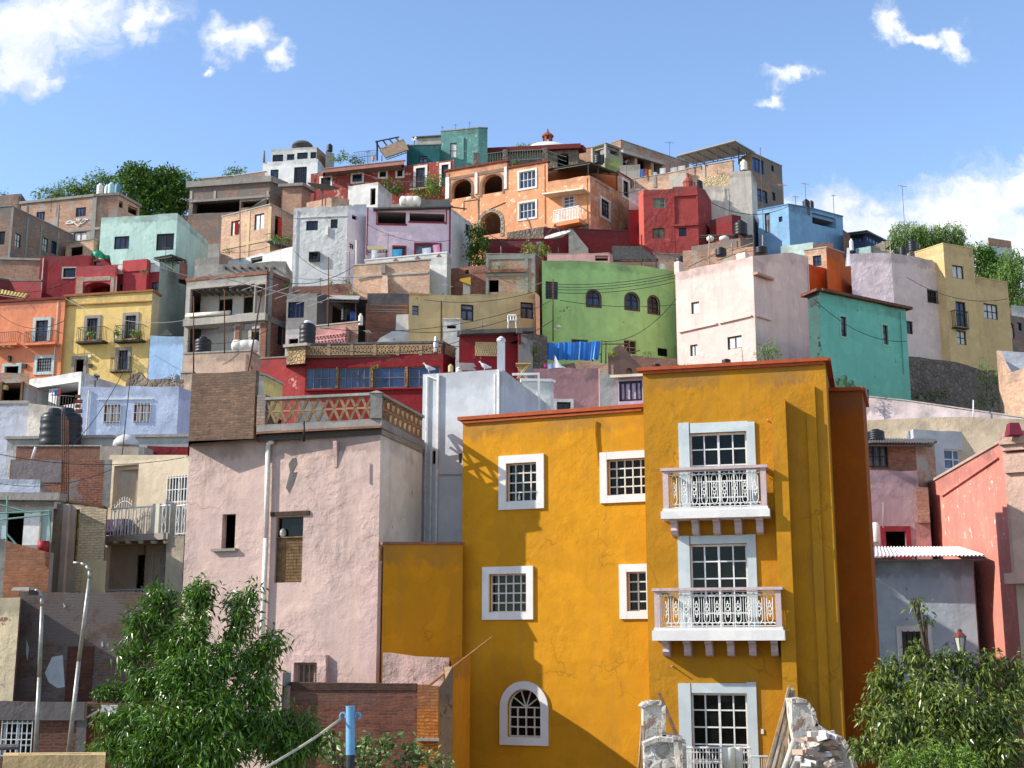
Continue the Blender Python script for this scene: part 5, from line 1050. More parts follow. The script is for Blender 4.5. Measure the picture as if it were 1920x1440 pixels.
# --- long red house with glazed gallery
RG = stucco((138, 36, 40), .4, .05, (190, 120, 115)); RGL = stucco((172, 66, 64), .35, .12, (205, 160, 155), ps=1.3)
h = H('red_wall', 'faded red wall at the left end of the glazed red house', 'wall', [(489, 673, None), (574, 668, 66)], RGL, 4, capm=CONC)
H('brick_wall', 'square stump of yellow brick on the faded red wall', 'wall', [(538, 652, 65.6), (573, 649, None)], stone((180, 150, 110), (165, 145, 115), 5), 1, zb=P(550, 684, 65.6).z, capm=CONCL, cap=.15, capo=.15)
gw = dict(f=plain((120, 110, 100), .7, key='grey_metal'), g=(4, 2), p=glass((40, 55, 92), .15))
h = H('red_house', 'long dark red house with a glazed window gallery and lattice parapet', 'house', [(573, 670, None), (831, 663, 65), (854, 675, None)], [RG, RG], 7,
      [(574, 690, 629, 729, gw, 0), (636, 689, 694, 728, dict(gw, g=(5, 2))), (701, 688, 759, 727, dict(gw, g=(2, 2))), (766, 687, 825, 726, dict(gw, g=(3, 2)))])
for (a, b) in ((630, 635), (695, 700), (760, 765)): h.box('stone_pier', a, 688, b, 728, .004, .08, stone((150, 130, 105), (120, 105, 90), 8))
h.strip('sill', 572, 732, 832, 728, .08, .003, .12, RG)
LT = stucco((168, 140, 108), .6)
pr_ = H('brick_parapet', 'long terracotta lattice parapet on top of the glazed red house', 'wall', [(573, 647, None), (830, 643, 65.15), (854, 656, None)], [stucco((130, 95, 70), .5), stucco((110, 60, 50), .5)], .5, zb=P(700, 668, 65.2).z, capm=CONCD, cap=.1)
for k in range(7): x = 573 + k * 43; pr_.box('pier', x - 2, 647, x + 4, 667, .004, .1, LT) if x < 826 else None
lattice(pr_, 0, 577, 649, 828, 664, LT, 36, 2, .045, .02, .08); lattice(pr_, 1, 833, 650, 852, 668, LT, 5, 2, .05, .02, .08)
o = thing('water_heater', 'silver boiler on the lattice parapet of the red house', 'boiler', tuple(P(817, 662, 64.6))); d = P(817, 662, 64.6); m = MB(); m.lathe(tuple(d), [(.11, 0), (.13, .05), (.13, .5), (.08, .6), (.03, .66)], 12); m.build('tank_body', plain((190, 190, 190), .3, .7, key='silver'), o, smooth=True); m = MB(); m.tube(d + Vector((0, 0, .62)), d + Vector((0, 0, .85)), .12, .08, 10); m.build('chimney_cap', plain((190, 190, 190), .3, .7, key='silver'), o)
h = H('red_house', 'dark red house with a lattice vent under an overgrown slab', 'house', [(861, 630, 63), (970, 625, 63.3), (972, 626, None)], [RG, RG], 4, [], capm=CONCD, cap=.25, capo=.1, jit=.1)
lattice(h, 0, 891, 643, 931, 667, stucco((205, 180, 135), .4), 9, 3, .035, .02, .06); h.box('vent_back', 890, 642, 932, 667, .003, .012, stucco((140, 110, 75), .5))
h.strip('eaves', 862, 627, 1000, 622, .2, .01, .5, CONCD, 0)
H('sheet_wall', 'grey corrugated sheet wall right of the red lattice vent house', 'wall', [(970, 627, 63.2), (999, 640, 65)], CONCL, .3)
H('stone_wall', 'crumbling brown stone wall behind the grey sheet wall', 'wall', [(972, 622, 66), (1012, 628, 66.3), (1026, 632, 67)], STN, 2, jit=.2)
o = thing('bed_springs', 'rusty wire racks stacked on the roof beside the red vent house', 'racks', tuple(P(870, 694, 60))); m = MB()
for k in range(6): a = P(859 + (k % 2) * 3, 681 + k * 2.4, 60); b = P(888 + (k % 3) * 2, 682 + k * 2.4, 61); m.tube(a, b, .03, .03, 5)
m.build('wire', plain((200, 195, 190), .5, .3, key='wire'), o)
tank(845, 683, 698, 10, 61.5, 'cream canister left of the wire racks', plain((200, 185, 140), .6, key='cream_plastic')); tank(861, 688, 698, 13, 61, 'white canister below the wire racks', WHP)
# chair
def chair(px, pb, Y, label, mt, hh=.85, w=.42):
    b = P(px, pb, Y); o = thing('plastic_chair', label, 'chair', tuple(b), 'chairs on the roofs')
    for dx in (-1, 1):
        for dy in (-1, 1): m = MB(); m.tube((b.x + dx * w * .5, b.y + dy * w * .45, b.z), (b.x + dx * w * .42, b.y + dy * w * .4, b.z + .42), .022, .026, 6); m.build('leg', mt, o)
    m = MB(); m.box(b.x - w / 2, b.y - w / 2, b.z + .42, b.x + w / 2, b.y + w / 2, b.z + .46); m.build('seat', mt, o); m = MB()
    for dx in (-.5, -.17, .17, .5): m.tube((b.x + dx * w, b.y + w / 2, b.z + .46), (b.x + dx * w, b.y + w * .62, b.z + hh), .025, .025, 5)
    m.tube((b.x - w / 2, b.y + w * .62, b.z + hh), (b.x + w / 2, b.y + w * .62, b.z + hh), .05, .05, 6); m.build('backrest', mt, o)
chair(960, 618, 63.4, 'white plastic chair standing on the overgrown red house roof', WHM, .8, .42)
o = thing('table', 'yellow folding table on the mauve house roof', 'table', tuple(P(981, 697, 56))); b = P(981, 699, 56); YM = plain((215, 190, 110), .7, key='yellow_wood'); m = MB(); m.box(b.x - .33, b.y - .3, b.z + .34, b.x + .33, b.y + .3, b.z + .38); m.build('tabletop', YM, o)
for (a, c) in ((-.28, .2), (.2, -.28), (-.2, .28), (.28, -.2)): m = MB(); m.tube((b.x + a, b.y + (.2 if a > 0 else -.2), b.z - .3), (b.x + c, b.y + (.2 if a > 0 else -.2), b.z + .34), .02, .02, 5); m.build('leg', YM, o)
# --- green house
GRN = stucco((172, 212, 134), .4, .035, (90, 125, 75), var=.22, ps=.7)
aw = dict(STY['arch'], su=(.09, plain((95, 62, 55), .8, key='brown_trim'), .03))
h = H('green_house', 'bright green curved house with three arched windows', 'house', [(1016, 488, 75.2), (1070, 488, 75.6), (1135, 492, 76.2), (1200, 498, 77.1), (1265, 509, 78.4)], [GRN] * 4, 8,
      [(1023, 528, 1046, 561, dict(STY['grid'], g=(5, 6)), 0), (1101, 545, 1125, 574, aw, 1), (1173, 550, 1197, 580, aw, 2), (1216, 556, 1235, 587, dict(aw, g=(2, 2), p=glass((60, 45, 40), .2)), 3),
       (1170, 638, 1193, 664, dict(f=WOODL, g=(2, 2), p=GLK), 2), (1070, 637, 1101, 652, dict(STY['cu2'], p=GLG, bars=8), 1), (1233, 653, 1252, 668, dict(f=DKM, g=(1, 1), p=GLK), 3)], jit=.04)
for k, (a, b) in enumerate((((1046, 533), (1264, 512)), ((1046, 538), (1264, 517)), ((1046, 543), (1264, 522)), ((1046, 549), (1264, 529)), ((1050, 563), (1270, 571)))):
    cable(P(a[0], a[1], 74.5), P(b[0], b[1], 76), ['topmost cable crossing the green house', 'second cable from the top on the green house', 'third cable from the top on the green house', 'fourth cable on the green house', 'low sagging cable below the arched windows'][k], .25, .02)
cable(P(1040, 560, 73), P(700, 612, 66), 'long cable running left from the street light pole', 1.0, .018); cable(P(600, 615, 66), P(1003, 570, 72), 'slanting cable across the tan house', .7, .018)
cable(P(795, 562, 73), P(1012, 544, 74), 'high cable across the tan house top', .4, .018)
H('pink_room', 'low pink wall with a black opening behind the green house', 'house', [(1026, 475, 80.5), (1143, 474, None), (1150, 477, None)], stucco((210, 165, 155), .4), 3, [(1116, 479, 1140, 489, 'o')])
canopy('canopy', 'dark sloping sheet roof on posts behind the green house', [(1148, 462, 78.8), (1200, 463, 78.8), (1234, 487, 78.3), (1150, 488, 78.3)], .06, plain((78, 76, 72), .7, .2, .25, key='dark_sheet'), [(1203, 440, 77.9, 497), (1230, 487, 78.4, 503)], 2)
H('brick_wall', 'thin brick parapet behind the right half of the green house', 'wall', [(1150, 490, 80), (1236, 484, 80)], BRKP, 1)
tank(1242, 494, 506, 14, 78.6, 'white tank behind the right end of the green house', WHP, None, plain((210, 190, 160), .7, key='beige_plastic')); tank(1277, 481, 505, 26, 78.8, 'dark grey tank in the gap between green and pink houses')
# blue tarp, brick courtyards
cloth([(1022, 643), (1127, 640), (1122, 675), (1022, 675)], 68, 'long bright blue tarp hanging before the green house', plain((35, 120, 205), .35, key='blue_tarp'), 'tarp', 60, .07, 'tarp', None)
o = thing('timber_frame', 'rickety stick frame holding the blue tarp', 'frame', tuple(P(1075, 680, 68.3))); m = MB()
for (a, b) in (((1022, 690), (1021, 640)), ((1127, 692), (1128, 638)), ((1128, 645), (1180, 645)), ((1136, 690), (1136, 640)), ((1148, 668), (1200, 657)), ((1020, 664), (1127, 664)), ((1165, 672), (1182, 640)), ((1110, 700), (1112, 660))): m.tube(P(a[0], a[1], 68.2), P(b[0], b[1], 68.2), .035, .03, 5)
m.build('poles', RUST, o)
H('brick_wall', 'broken brick courtyard wall under the blue tarp', 'wall', [(1008, 681, 67), (1100, 676, None), (1150, 684, 66)], BRKP, 2, jit=.15)
h = H('brick_house', 'rough brown gable wall right of the blue tarp', 'house', [(1140, 664, 66), (1162, 646, 66.3), (1205, 690, 66.5)], [stucco((165, 125, 108), .6)] * 2, 2, [(1174, 690, 1186, 705, 'archo', 1)], jit=.12)
H('brick_wall', 'reddish brick wall at the foot of the green house', 'wall', [(1185, 666, 70.5), (1268, 673, 70)], BRKR, 2, jit=.06)
shrub(1151, 662, 7, 5, 65.5, 'yellow and green plant pot on the brown gable', leafm((130, 160, 40), (210, 200, 60)), 81, .12, .06, 60)
tank(1231, 682, 688, 16, 52, 'black tank lid peeking over the yellow tower roof, left'); tank(1362, 673, 682, 17, 46, 'black tank lid peeking over the yellow tower roof, right')
for k, (p, c) in enumerate((([(1040, 665), (1049, 683), (1062, 690), (1038, 690)], (232, 232, 232)), ([(1026, 683), (1038, 681), (1040, 690), (1026, 693)], (150, 175, 210)), ([(1020, 682), (1025, 682), (1025, 689), (1020, 689)], (190, 50, 130)))):
    cloth(p, 57.5, ['big white sheet on the mauve house roof', 'pale blue striped cloth on the mauve roof edge', 'small magenta cloth on the mauve roof edge'][k], plain(c, .9, key='cloth'), n=8)
# --- mauve wall row
MAU = stucco((185, 140, 140), .35)
h = H('mauve_house', 'plain mauve wall house with a white framed window at its foot', 'house', [(1000, 691, 57), (1122, 690, 57.2), (1125, 692, None)], [MAU, MAU], 5, [(1044, 754, 1070, 775, dict(STY['dk'], su=(.13, WSUR, .05)))])
h = H('grey_house', 'smooth grey wall right of the mauve house', 'house', [(1124, 702, 57), (1159, 703, 57)], stucco((178, 178, 172), .25), 4)
h = H('lilac_house', 'lilac window bay with dark frame left of the yellow tower', 'house', [(1159, 710, 56.5), (1215, 707, None)], stucco((200, 170, 190), .3), 4, [(1160, 714, 1204, 752, dict(f=DKM, g=(4, 1), p=plain((205, 175, 200), .8, 0, .2, key='lilac_curtain'), fw=.1))], capm=CREAM, cap=.12, capo=.3)

for k, (x, yb, yt, Y, w_, lb) in enumerate(((310, 492, 462, 86, 14, 'antenna on the striped canopy roof'), (655, 500, 470, 84, 14, 'antenna at the white house corner above the brick wall'), (1010, 480, 452, 84, 14, 'antenna beside the green house upper left corner'), (600, 545, 520, 78, 16, 'antenna on the jagged dark brick wall'),
   (905, 630, 604, 64, 18, 'antenna on the overgrown red roof'), (1230, 500, 470, 78, 12, 'antenna behind the right end of the green house'), (840, 556, 532, 74, 16, 'antenna on the tan house roof edge'), (690, 645, 618, 66, 16, 'antenna on the lattice parapet of the red house'))): antenna(x, yb, yt, Y, lb, 4 + k % 3, w_, yaw=.2 + .6 * k)
for k, (a, b, lb) in enumerate((((300, 500, 84), (548, 520, 80), 'cable over the unfinished house roof'), ((500, 520, 74), (663, 500, 76), 'cable from unfinished house to the brick retaining wall'), ((123, 560, 79), (350, 600, 74), 'cable across the yellow street house'), ((830, 645, 64), (1037, 600, 70), 'cable from the red lattice parapet to the light pole'), ((1128, 640, 67), (1268, 560, 68), 'cable from the tarp frame to the pink corner house'), ((0, 590, 79), (123, 600, 78), 'cable across the salmon orange house'))): cable(P(*a), P(*b), lb, .7, .02)
for k, (x, y, rx, ry, Y, lb) in enumerate(((540, 533, 10, 6, 77, 'weeds by the unfinished house top'), (935, 498, 14, 5, 80.2, 'weeds on top of the brick house with black opening'), (700, 688, 8, 5, 64, 'plant behind the glazed gallery'), (1215, 664, 14, 6, 69, 'weeds at the foot of the green house'), (1000, 655, 10, 12, 65, 'bush in the crumbling stone wall'), (270, 508, 8, 6, 85.5, 'plant on the rose red roof house'), (430, 470, 8, 6, 92.5, 'bush left of the whitewashed wall'), (1290, 690, 14, 8, 55, 'weed tuft behind the yellow tower roof'))): shrub(x, y, rx, ry, Y, lb, (LF1, LF3)[k % 2], 300 + k, .1, .045, 90)

for k, (a, b, lb) in enumerate((((400, 470, 88), (551, 440, 86), 'cable below the warm brick house'), ((551, 470, 85), (663, 520, 78), 'cable across the rough white house'), ((687, 420, 86), (847, 450, 86), 'cable across the pink balcony house'), ((911, 500, 79), (1016, 530, 75), 'cable over the black opening brick house'), ((1180, 460, 88), (1412, 470, 70), 'cable from the red bay down to the pink corner house'),
   ((350, 640, 70), (538, 600, 70), 'cable crossing the lower floor of the unfinished house'), ((573, 640, 62), (861, 640, 62), 'cable above the lattice parapet'), ((1525, 560, 60), (1700, 640, 60), 'cable across the turquoise house'), ((1700, 520, 70), (1890, 560, 68), 'cable across lilac and tan houses'), ((0, 540, 82), (143, 520, 84), 'cable before the dark red terrace wall'))): cable(P(*a), P(*b), lb, .6, .017)
# ================================================================= right hillside
PKB = stucco((228, 198, 188), .4, .02, (235, 225, 220), var=.1); PKB2 = stucco((236, 200, 186), .25, .02, (230, 205, 200), var=.1)
pk = H('pink_house', 'large pale pink corner house with a bright blank left side', 'house', [(1266, 511, None), (1411, 480, 68), (1526, 552, None)], [PKB, PKB2], 8,
      [(1296, 566, 1311, 588, 'cu1', 0), (1294, 646, 1308, 667, 'cu', 0), (1364, 630, 1391, 654, 'cu', 0), (1446, 547, 1456, 571, 'cu1', 1), (1490, 565, 1500, 588, 'cu1', 1), (1446, 626, 1462, 649, 'dk', 1), (1492, 646, 1502, 667, 'dk', 1)], jit=.05)
pk.strip('moulding', 1274, 623, 1345, 607, .09, .003, .12, PKB2, 0); pk.strip('moulding', 1350, 606, 1410, 592, .09, .003, .12, PKB2, 0); pk.strip('moulding', 1417, 592, 1514, 624, .1, .003, .14, PKB2, 1)
pk.strip('tile_ledge', 1411, 513, 1525, 557, .14, .003, .3, stucco((200, 150, 130), .5), 1)
for (a, b, c, d) in ((1264, 490, 1273, 514), (1380, 474, 1397, 486)): pk.box('chimney', a, b, c, d, -.5, -.01, PKB, 0)
H('pink_house', 'worn upper pink wall rising behind the tile ledge', 'house', [(1411, 480, 69.2), (1470, 474, 70), (1515, 480, 72.5), (1524, 560, None)][:3], [PKB2] * 2, 4, jit=.08)
shrub(1440, 655, 26, 16, 50, 'leafy bush growing above the yellow tower roof', LF3, 83, .1, .045, 110, zb=P(1440, 690, 50).z - 1.5)
H('brick_wall', 'pale cluttered roof wall behind the pink corner house', 'wall', [(1280, 470, 77), (1330, 466, 76.5), (1412, 462, 75)], BRKP, 2, jit=.15)
o = thing('timber_frame', 'leaning scaffold poles over the pink corner house roof', 'frame', tuple(P(1340, 480, 72))); m = MB()
for (a, b) in (((1290, 500), (1370, 462)), ((1330, 500), (1330, 440)), ((1372, 476), (1372, 455)), ((1370, 470), (1412, 456)), ((1345, 488), (1402, 468)), ((1430, 470), (1430, 440))): m.tube(P(a[0], a[1], 72), P(b[0], b[1], 72), .05, .04, 5)
m.build('poles', WOODL, o)
tank(1352, 464, 480, 22, 71.5, 'dark tank lying among the scaffold poles'); tank(1427, 462, 476, 26, 71.8, 'black tank beside the mint wall behind the pink house')
ORB = stucco((190, 92, 35), .4)
h = H('orange_house', 'orange box wall right of the pink corner house', 'house', [(1513, 494, 76), (1549, 503, None)], ORB, 2)
h = H('brick_house', 'brick house with blue window between two orange walls', 'house', [(1508, 470, None), (1550, 464, 77), (1582, 475, None)], [BRKB, ORB], 5, [(1524, 479, 1540, 499, dict(STY['dk22'])), ], capm=CONCL)
H('orange_wall', 'rust orange wall with white flag cloth beside the purple house', 'wall', [(1549, 466, 75.6), (1574, 474, None), (1598, 498, None)], [ORB, ORB], 2)
H('mint_wall', 'mint and cream low wall in front of the blue skyline house', 'wall', [(1462, 462, 88), (1524, 454, None), (1532, 458, None)], [stucco((195, 215, 205), .3)] * 2, 2)
H('brick_wall', 'small tiled brick parapet right of the mint and cream wall', 'wall', [(1524, 458, 86), (1562, 455, None)], BRKR, 1)
cloth([(1588, 465), (1592, 465), (1597, 499), (1585, 499)], 74.5, 'white cloth hanging like a flag by the rust orange wall', plain((230, 230, 232), .9, key='cloth'), n=5)
PUR = stucco((226, 202, 192), .35, .05, (190, 170, 170), bump=.04)
h = H('lilac_house', 'tall pale lilac house with rough plaster and stone footing', 'house', [(1594, 476, None), (1671, 475, 72), (1773, 493, None)], [stucco((225, 205, 208), .3, .03, (200, 180, 180), bump=.04), PUR], 8,
      [(1739, 544, 1757, 568, dict(STY['dk'], bars=5), 1), (1697, 602, 1712, 626, 'dk1', 1)], jit=.07)
H('stone_wall', 'tall dark stone footing wall under lilac and tan houses', 'wall', [(1698, 668, 70.5), (1773, 676, None), (1880, 700, None)], [STN, STN], 3, jit=.1)
h0 = h
tank(1693, 462, 478, 16, 74, 'black tank at the left on the lilac house', None, h0); tank(1711, 449, 472, 18, 75, 'taller black tank at the right on the lilac house', None, h0)
TN2 = stucco((216, 184, 132), .35, .03, (180, 150, 100), bump=.035)
tn = H('tan_house', 'stepped sandy yellow house with barred balcony window', 'house', [(1700, 479, None), (1768, 457, 73), (1824, 467, None)], [TN2, TN2], 8,
      [(1786, 498, 1807, 522, dict(STY['cu'])), (1793, 566, 1812, 612, dict(STY['dk22'])), (1794, 620, 1812, 646, 'cu2')], capm=TN2, cap=.06, capo=.02)
tn.balcony(1791, 583, 1817, 615, .35, 1, DKM, DKM, None, .015, .04)
tn2 = H('tan_house', 'lower right wing of the stepped sandy yellow house', 'house', [(1824, 519, P(1824, 467, 73).y + 1.2), (1889, 530, None)], [TN2], 7, [(1845, 570, 1871, 598, dict(STY['cu'], g=(3, 2)))], capm=TN2, cap=.06, capo=.02)
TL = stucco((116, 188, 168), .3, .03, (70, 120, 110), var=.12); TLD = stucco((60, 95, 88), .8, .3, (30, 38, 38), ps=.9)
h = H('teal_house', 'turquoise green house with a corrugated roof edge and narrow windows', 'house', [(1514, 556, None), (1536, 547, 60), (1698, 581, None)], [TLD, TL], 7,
      [(1576, 594, 1587, 631, dict(STY['cu2'], g=(1, 3), p=GLG, su=(.07, stucco((150, 195, 175), .2), .03)), 1), (1655, 610, 1665, 646, dict(STY['cu2'], g=(1, 3), p=GLG, su=(.07, stucco((150, 195, 175), .2), .03)), 1)],
      capm=brick((120, 78, 62), (140, 95, 75), (90, 60, 50), h=.3, w=.12), cap=.13, capo=.25)
o = thing('cactus', 'prickly pear cactus in front of the turquoise house corner', 'cactus', tuple(P(1582, 735, 50))); m = MB(); cc = P(1582, 722, 50)
for k, (dx, dy, r) in enumerate(((0, 0, 9), (-8, 6, 7), (9, 3, 7), (3, -10, 7), (-9, -6, 6), (16, -2, 6), (-3, 10, 8), (12, 10, 7), (20, 6, 5))):
    c = P(1580 + dx, 720 + dy, 50 + .1 * (k % 3)); r_ = r * mpp(50) * 1.1; K = 14
    for s_ in (-.05, .05):
        k0 = len(m.v); m.v.append((c.x, c.y + s_, c.z))
        for i in range(K): a = 2 * math.pi * i / K; m.v.append((c.x + r_ * .8 * math.cos(a), c.y + s_ * .4, c.z + r_ * math.sin(a)))
        for i in range(K): m.f.append((k0, k0 + 1 + i, k0 + 1 + (i + 1) % K)); m.m.append(0)
m.tube(cc, cc - Vector((0, 0, 1)), .08, .1, 6); m.build('pads', plain((70, 105, 75), .7, key='cactus_green'), o)
shrub(1545, 690, 10, 26, 55, 'dark creeper at the left foot of the turquoise house', LF2, 84, .1, .05, 70)
shrub(1850, 700, 22, 36, 66, 'tall thin shrub before the stone footing wall', LF3, 85, .12, .05, 40); shrub(1862, 745, 36, 16, 64, 'weedy green mound at the foot of the stone wall', LF1, 86, .12, .05, 50); shrub(1745, 740, 40, 10, 66, 'dark weeds along the stone footing', LF2, 87, .12, .05, 50)
h = H('brick_house', 'sunlit brick gable with bluish roof at the right edge', 'house', [(1868, 658, 62), (1890, 700, 60), (1960, 676, 58)], [BRKB, BRKB], 5, jit=.05)
h = H('white_house', 'pale bluish wall top behind the right edge brick gable', 'house', [(1870, 657, 63.5), (1960, 662, 63)], stucco((190, 195, 205), .3), 3)
H('brick_house', 'brown brick house with a white arch behind the tan house', 'house', [(1886, 588, 82), (1960, 606, None)], BRKG, 5, [(1894, 606, 1902, 634, dict(STY['cu1'], arch=1)), (1908, 605, 1916, 620, 'dk1')])
H('white_wall', 'small white wall glimpsed under the right edge trees', 'wall', [(1896, 572, 85), (1960, 578, None)], WHT, 2)
LIL = stucco((208, 190, 190), .5)
H('lilac_wall', 'long sloping lilac parapet wall below the turquoise house', 'wall', [(1600, 741, 56), (1700, 752, 55), (1960, 790, 52)], [LIL, LIL], 3, capm=CONCL, cap=.05)
pole(1825, 790, 750, 53, 'thin white post on the lilac parapet', .03, WHM); pole(1627, 760, 730, 48, 'power pole with insulators right of the yellow house', .04, DKM)
H('beige_wall', 'long beige terrace wall under the lilac parapet', 'wall', [(1600, 789, 52), (1771, 782, 51), (1960, 786, 50)], [stucco((206, 186, 158), .35)] * 2, 3)
h = H('white_house', 'white gable house with one blue cross window at the right', 'house', [(1700, 810, None), (1712, 804, 50), (1900, 818, None)], [stucco((205, 205, 208), .3)] * 2, 5, [(1771, 843, 1807, 880, dict(f=WHM, g=(2, 2), p=glass((60, 90, 130), .15)))])
h = H('brick_house', 'small brick house with tin roof and barred window right of the yellow tower', 'house', [(1600, 829, None), (1716, 829, 47.5), (1752, 833, 48.6)], [BRKR, BRKP], 4, [(1626, 834, 1664, 876, dict(STY['dk32'], bars=6), 0)], zb=P(1700, 882, 47.5).z - 1.5)
canopy('tin_roof', 'thin corrugated tin roof on the small brick house', [(1596, 829, 46.9), (1748, 830, 46.9), (1756, 824, 50), (1600, 822, 50)], .02, CONCL, [], 1, rib=60)
h = H('mauve_house', 'dusty mauve wall house with a red framed opening below the brick house', 'house', [(1600, 881, 47.0), (1720, 882, 47.0)], stucco((182, 155, 158), .4), 5, [(1661, 996, 1699, 1040, dict(open=1, su=(.18, stucco((150, 50, 60), .3), .04)))])
H('brick_wall', 'crumbling brick and pink pier beside the coral church wall', 'wall', [(1717, 912, 46.5), (1740, 914, 46.5)], [BRKP], 1.5, zb=P(1730, 980, 46.5).z); H('pink_wall', 'pale pink wall foot under the crumbling pier', 'wall', [(1715, 980, 46.6), (1744, 980, 46.6)], stucco((200, 150, 145), .5), 1.5)
tank(1643, 805, 826, 32, 48.5, 'black tank on the thin corrugated tin roof'); 
m = MB(); a = P(1643, 1018, 45.6); m.lathe(tuple(a), [(.12, 0), (.14, .05), (.14, .62), (.1, .7), (.02, .72)], 14); r = m.build('gas_cylinder', WHM, None, base=tuple(a), smooth=True); tag(r, 'white gas cylinder against the dusty mauve wall', 'gas cylinder')
pole(1656, 990, 942, 46.7, 'thin bent conduit on the dusty mauve wall', .02, CONCL)
COR = stucco((214, 136, 120), .4, .16, (232, 200, 190), var=.16, ps=3.4)
h = H('church_wall', 'coral red weathered church side wall with a stone pilaster', 'church', [(1736, 911, None), (1884, 826, 38), (1960, 800, 37.4)], [COR, stucco((200, 180, 160), .4)], 10, capm=stucco((185, 160, 145), .4), cap=.08, capo=.06)
STO = stucco((205, 172, 156), .5, bump=.04)
h.box('pilaster', 1893, 850, 1945, 1082, .004, .3, STO, 1); h.box('pilaster_capital', 1888, 858, 1950, 888, .01, .42, STO, 1); h.box('cornice', 1878, 812, 1960, 835, .004, .5, STO, 1); h.box('cornice_step', 1883, 835, 1955, 846, .004, .4, STO, 1); h.box('pilaster', 1900, 900, 1936, 1075, .31, .36, STO, 1)
h.box('pilaster_base', 1888, 1075, 1950, 1095, .01, .4, STO, 1)
o = thing('pedestal', 'dark red tapered pedestal on top of the church cornice', 'pedestal', tuple(P(1900, 815, 37.2))); a = P(1901, 817, 37.2); m = MB(); m.hexa([(a.x + x * w, a.y + y * w, a.z + z) for z, w in ((0, .2), (.36, .13)) for x, y in ((-1, -1), (1, -1), (1, 1), (-1, 1))]); m.build('block', plain((120, 35, 55), .8, key='dark_red_paint'), o)
h.strip('drain_pipe', 1768, 930, 1874, 858, .04, .02, .08, COR, 0)
GB = stucco((182, 194, 202), .55, .12, (120, 125, 128), ps=.9, var=.25)
h = H('grey_house', 'grey blue stained house with a white corrugated roof behind the right tree', 'house', [(1600, 1046, 41), (1823, 1051, 40.6), (1830, 1052, 44)], [GB, GB], 6,
      [(1693, 1184, 1738, 1250, dict(f=DKM, g=(3, 1), p=GLK, su=(.17, WSUR, .03), bars=4), 0)])
canopy('tin_roof', 'white corrugated roof of the grey blue stained house', [(1590, 1044, 40.5), (1848, 1042, 40.0), (1800, 1027, 44), (1600, 1026, 44.4)], .02, plain((235, 235, 235), .5, .1, .08, key='white_sheet'), [], 1, rib=70)
H('dark_wall', 'unlit red lane wall at the foot of the church wall', 'wall', [(1815, 1060, 44.5), (1900, 1090, 39.6)], stucco((100, 40, 34), .4), 1)
# ================================================================= yellow house
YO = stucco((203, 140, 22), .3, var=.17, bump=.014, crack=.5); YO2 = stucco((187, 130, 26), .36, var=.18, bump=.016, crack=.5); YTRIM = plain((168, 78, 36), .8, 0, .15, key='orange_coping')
ZG = -7.6
whw = dict(f=plain((215, 208, 195), .5, key='cream_frame'), g=(4, 4), p=GLK, fw=.035, mw=.035, r=.2, name='window')
WS = stucco((226, 222, 218), .12, var=.06, bump=.006)
YW = H('yellow_house', 'mustard yellow house wing with white framed square windows', 'house', [(868, 789, None), (1215, 764, 34.6)], YO, 6,
      [(950, 868, 1007, 940, dict(whw, su=(.22, WS, .07))), (1139, 860, 1215, 928, dict(whw, g=(5, 4), su=(.2, WS, .07))), (918, 1076, 988, 1148, dict(whw, g=(5, 4), su=(.2, WS, .07))), (1176, 1072, 1250 - 37, 1146, dict(whw, g=(2, 4), su=(.2, WS, .07))),
       (952, 1292, 1015, 1382, dict(whw, g=(4, 3), arch=1, fan=1, su=(.21, WS, .07))), (1207, 1310, 1212, 1382, dict(whw, g=(1, 3), arch=1, su=(.2, WS, .07)))], zb=ZG, capm=YTRIM, cap=.1, capo=.12, jit=0, rsink=.1)
for nm, y, hh, pj in (('coping_band', 1, .05, .07),):
    YW.strip(nm, 868, 793, 1204, 769, .06, .003, .08, YTRIM, 0)
YW.strip('drain_pipe', 1117, 792, 1118, 793, .03, .004, .06, YO2)
m = MB(); pts = [YW.pt(0, *YW.hit(0, x, y), .05) for x, y in ((1119, 790), (1117, 800), (1119, 830), (1122, 860), (1124, 874))]; m.path(pts, .03, 6); m.build('cable_conduit', YO2, YW.root)
# bottle in the window
u, z = YW.hit(0, 971, 937); b = YW.pt(0, u, z, -.1)
o = thing('bottle', 'small clear bottle standing inside the upper left white window', 'bottle', tuple(b)); m = MB(); m.lathe(tuple(b), [(.035, 0), (.038, .02), (.036, .1), (.014, .15), (.014, .18)], 10); m.build('bottle_body', plain((190, 195, 195), .2, key='clear_plastic'), o, smooth=True)
YL = H('yellow_wall', 'low shaded mustard wall between pink house and yellow house', 'wall', [(719, 1021, 35.2), (868, 1021, 36.25)], YO, 3, zb=ZG, capm=BRKR, cap=.07, capo=.04, jit=0, rsink=.1)
FZ = P(1205, 690, 33.6)
YT = H('yellow_house', 'tall mustard yellow tower house front with two white balconies', 'house', [(1205, 697, None), (1547, 678, 32.6), (1557, 731, None)], [YO2, YO2], 2.6,
      [(1294, 811, 1402, 962, dict(f=WHM, g=(4, 5), p=GLK, r=.2, fw=.05, mw=.035, leaf2=1, name='balcony_door'), 0), (1295, 1020, 1403, 1182, dict(f=WHM, g=(4, 5), p=GLK, r=.2, fw=.05, mw=.035, leaf2=1, name='balcony_door'), 0),
       (1297, 1300, 1403, 1462, dict(f=WHM, g=(4, 5), p=GLK, r=.2, fw=.05, mw=.035, leaf2=1, name='balcony_door'), 0)], zb=ZG, capm=YTRIM, cap=.09, capo=.14, jit=0, rsink=.1)
YT.strip('coping_band', 1206, 700, 1545, 681, .07, .003, .09, YTRIM, 0)
MRB = stucco((196, 206, 208), .25, var=.1, bump=.004)
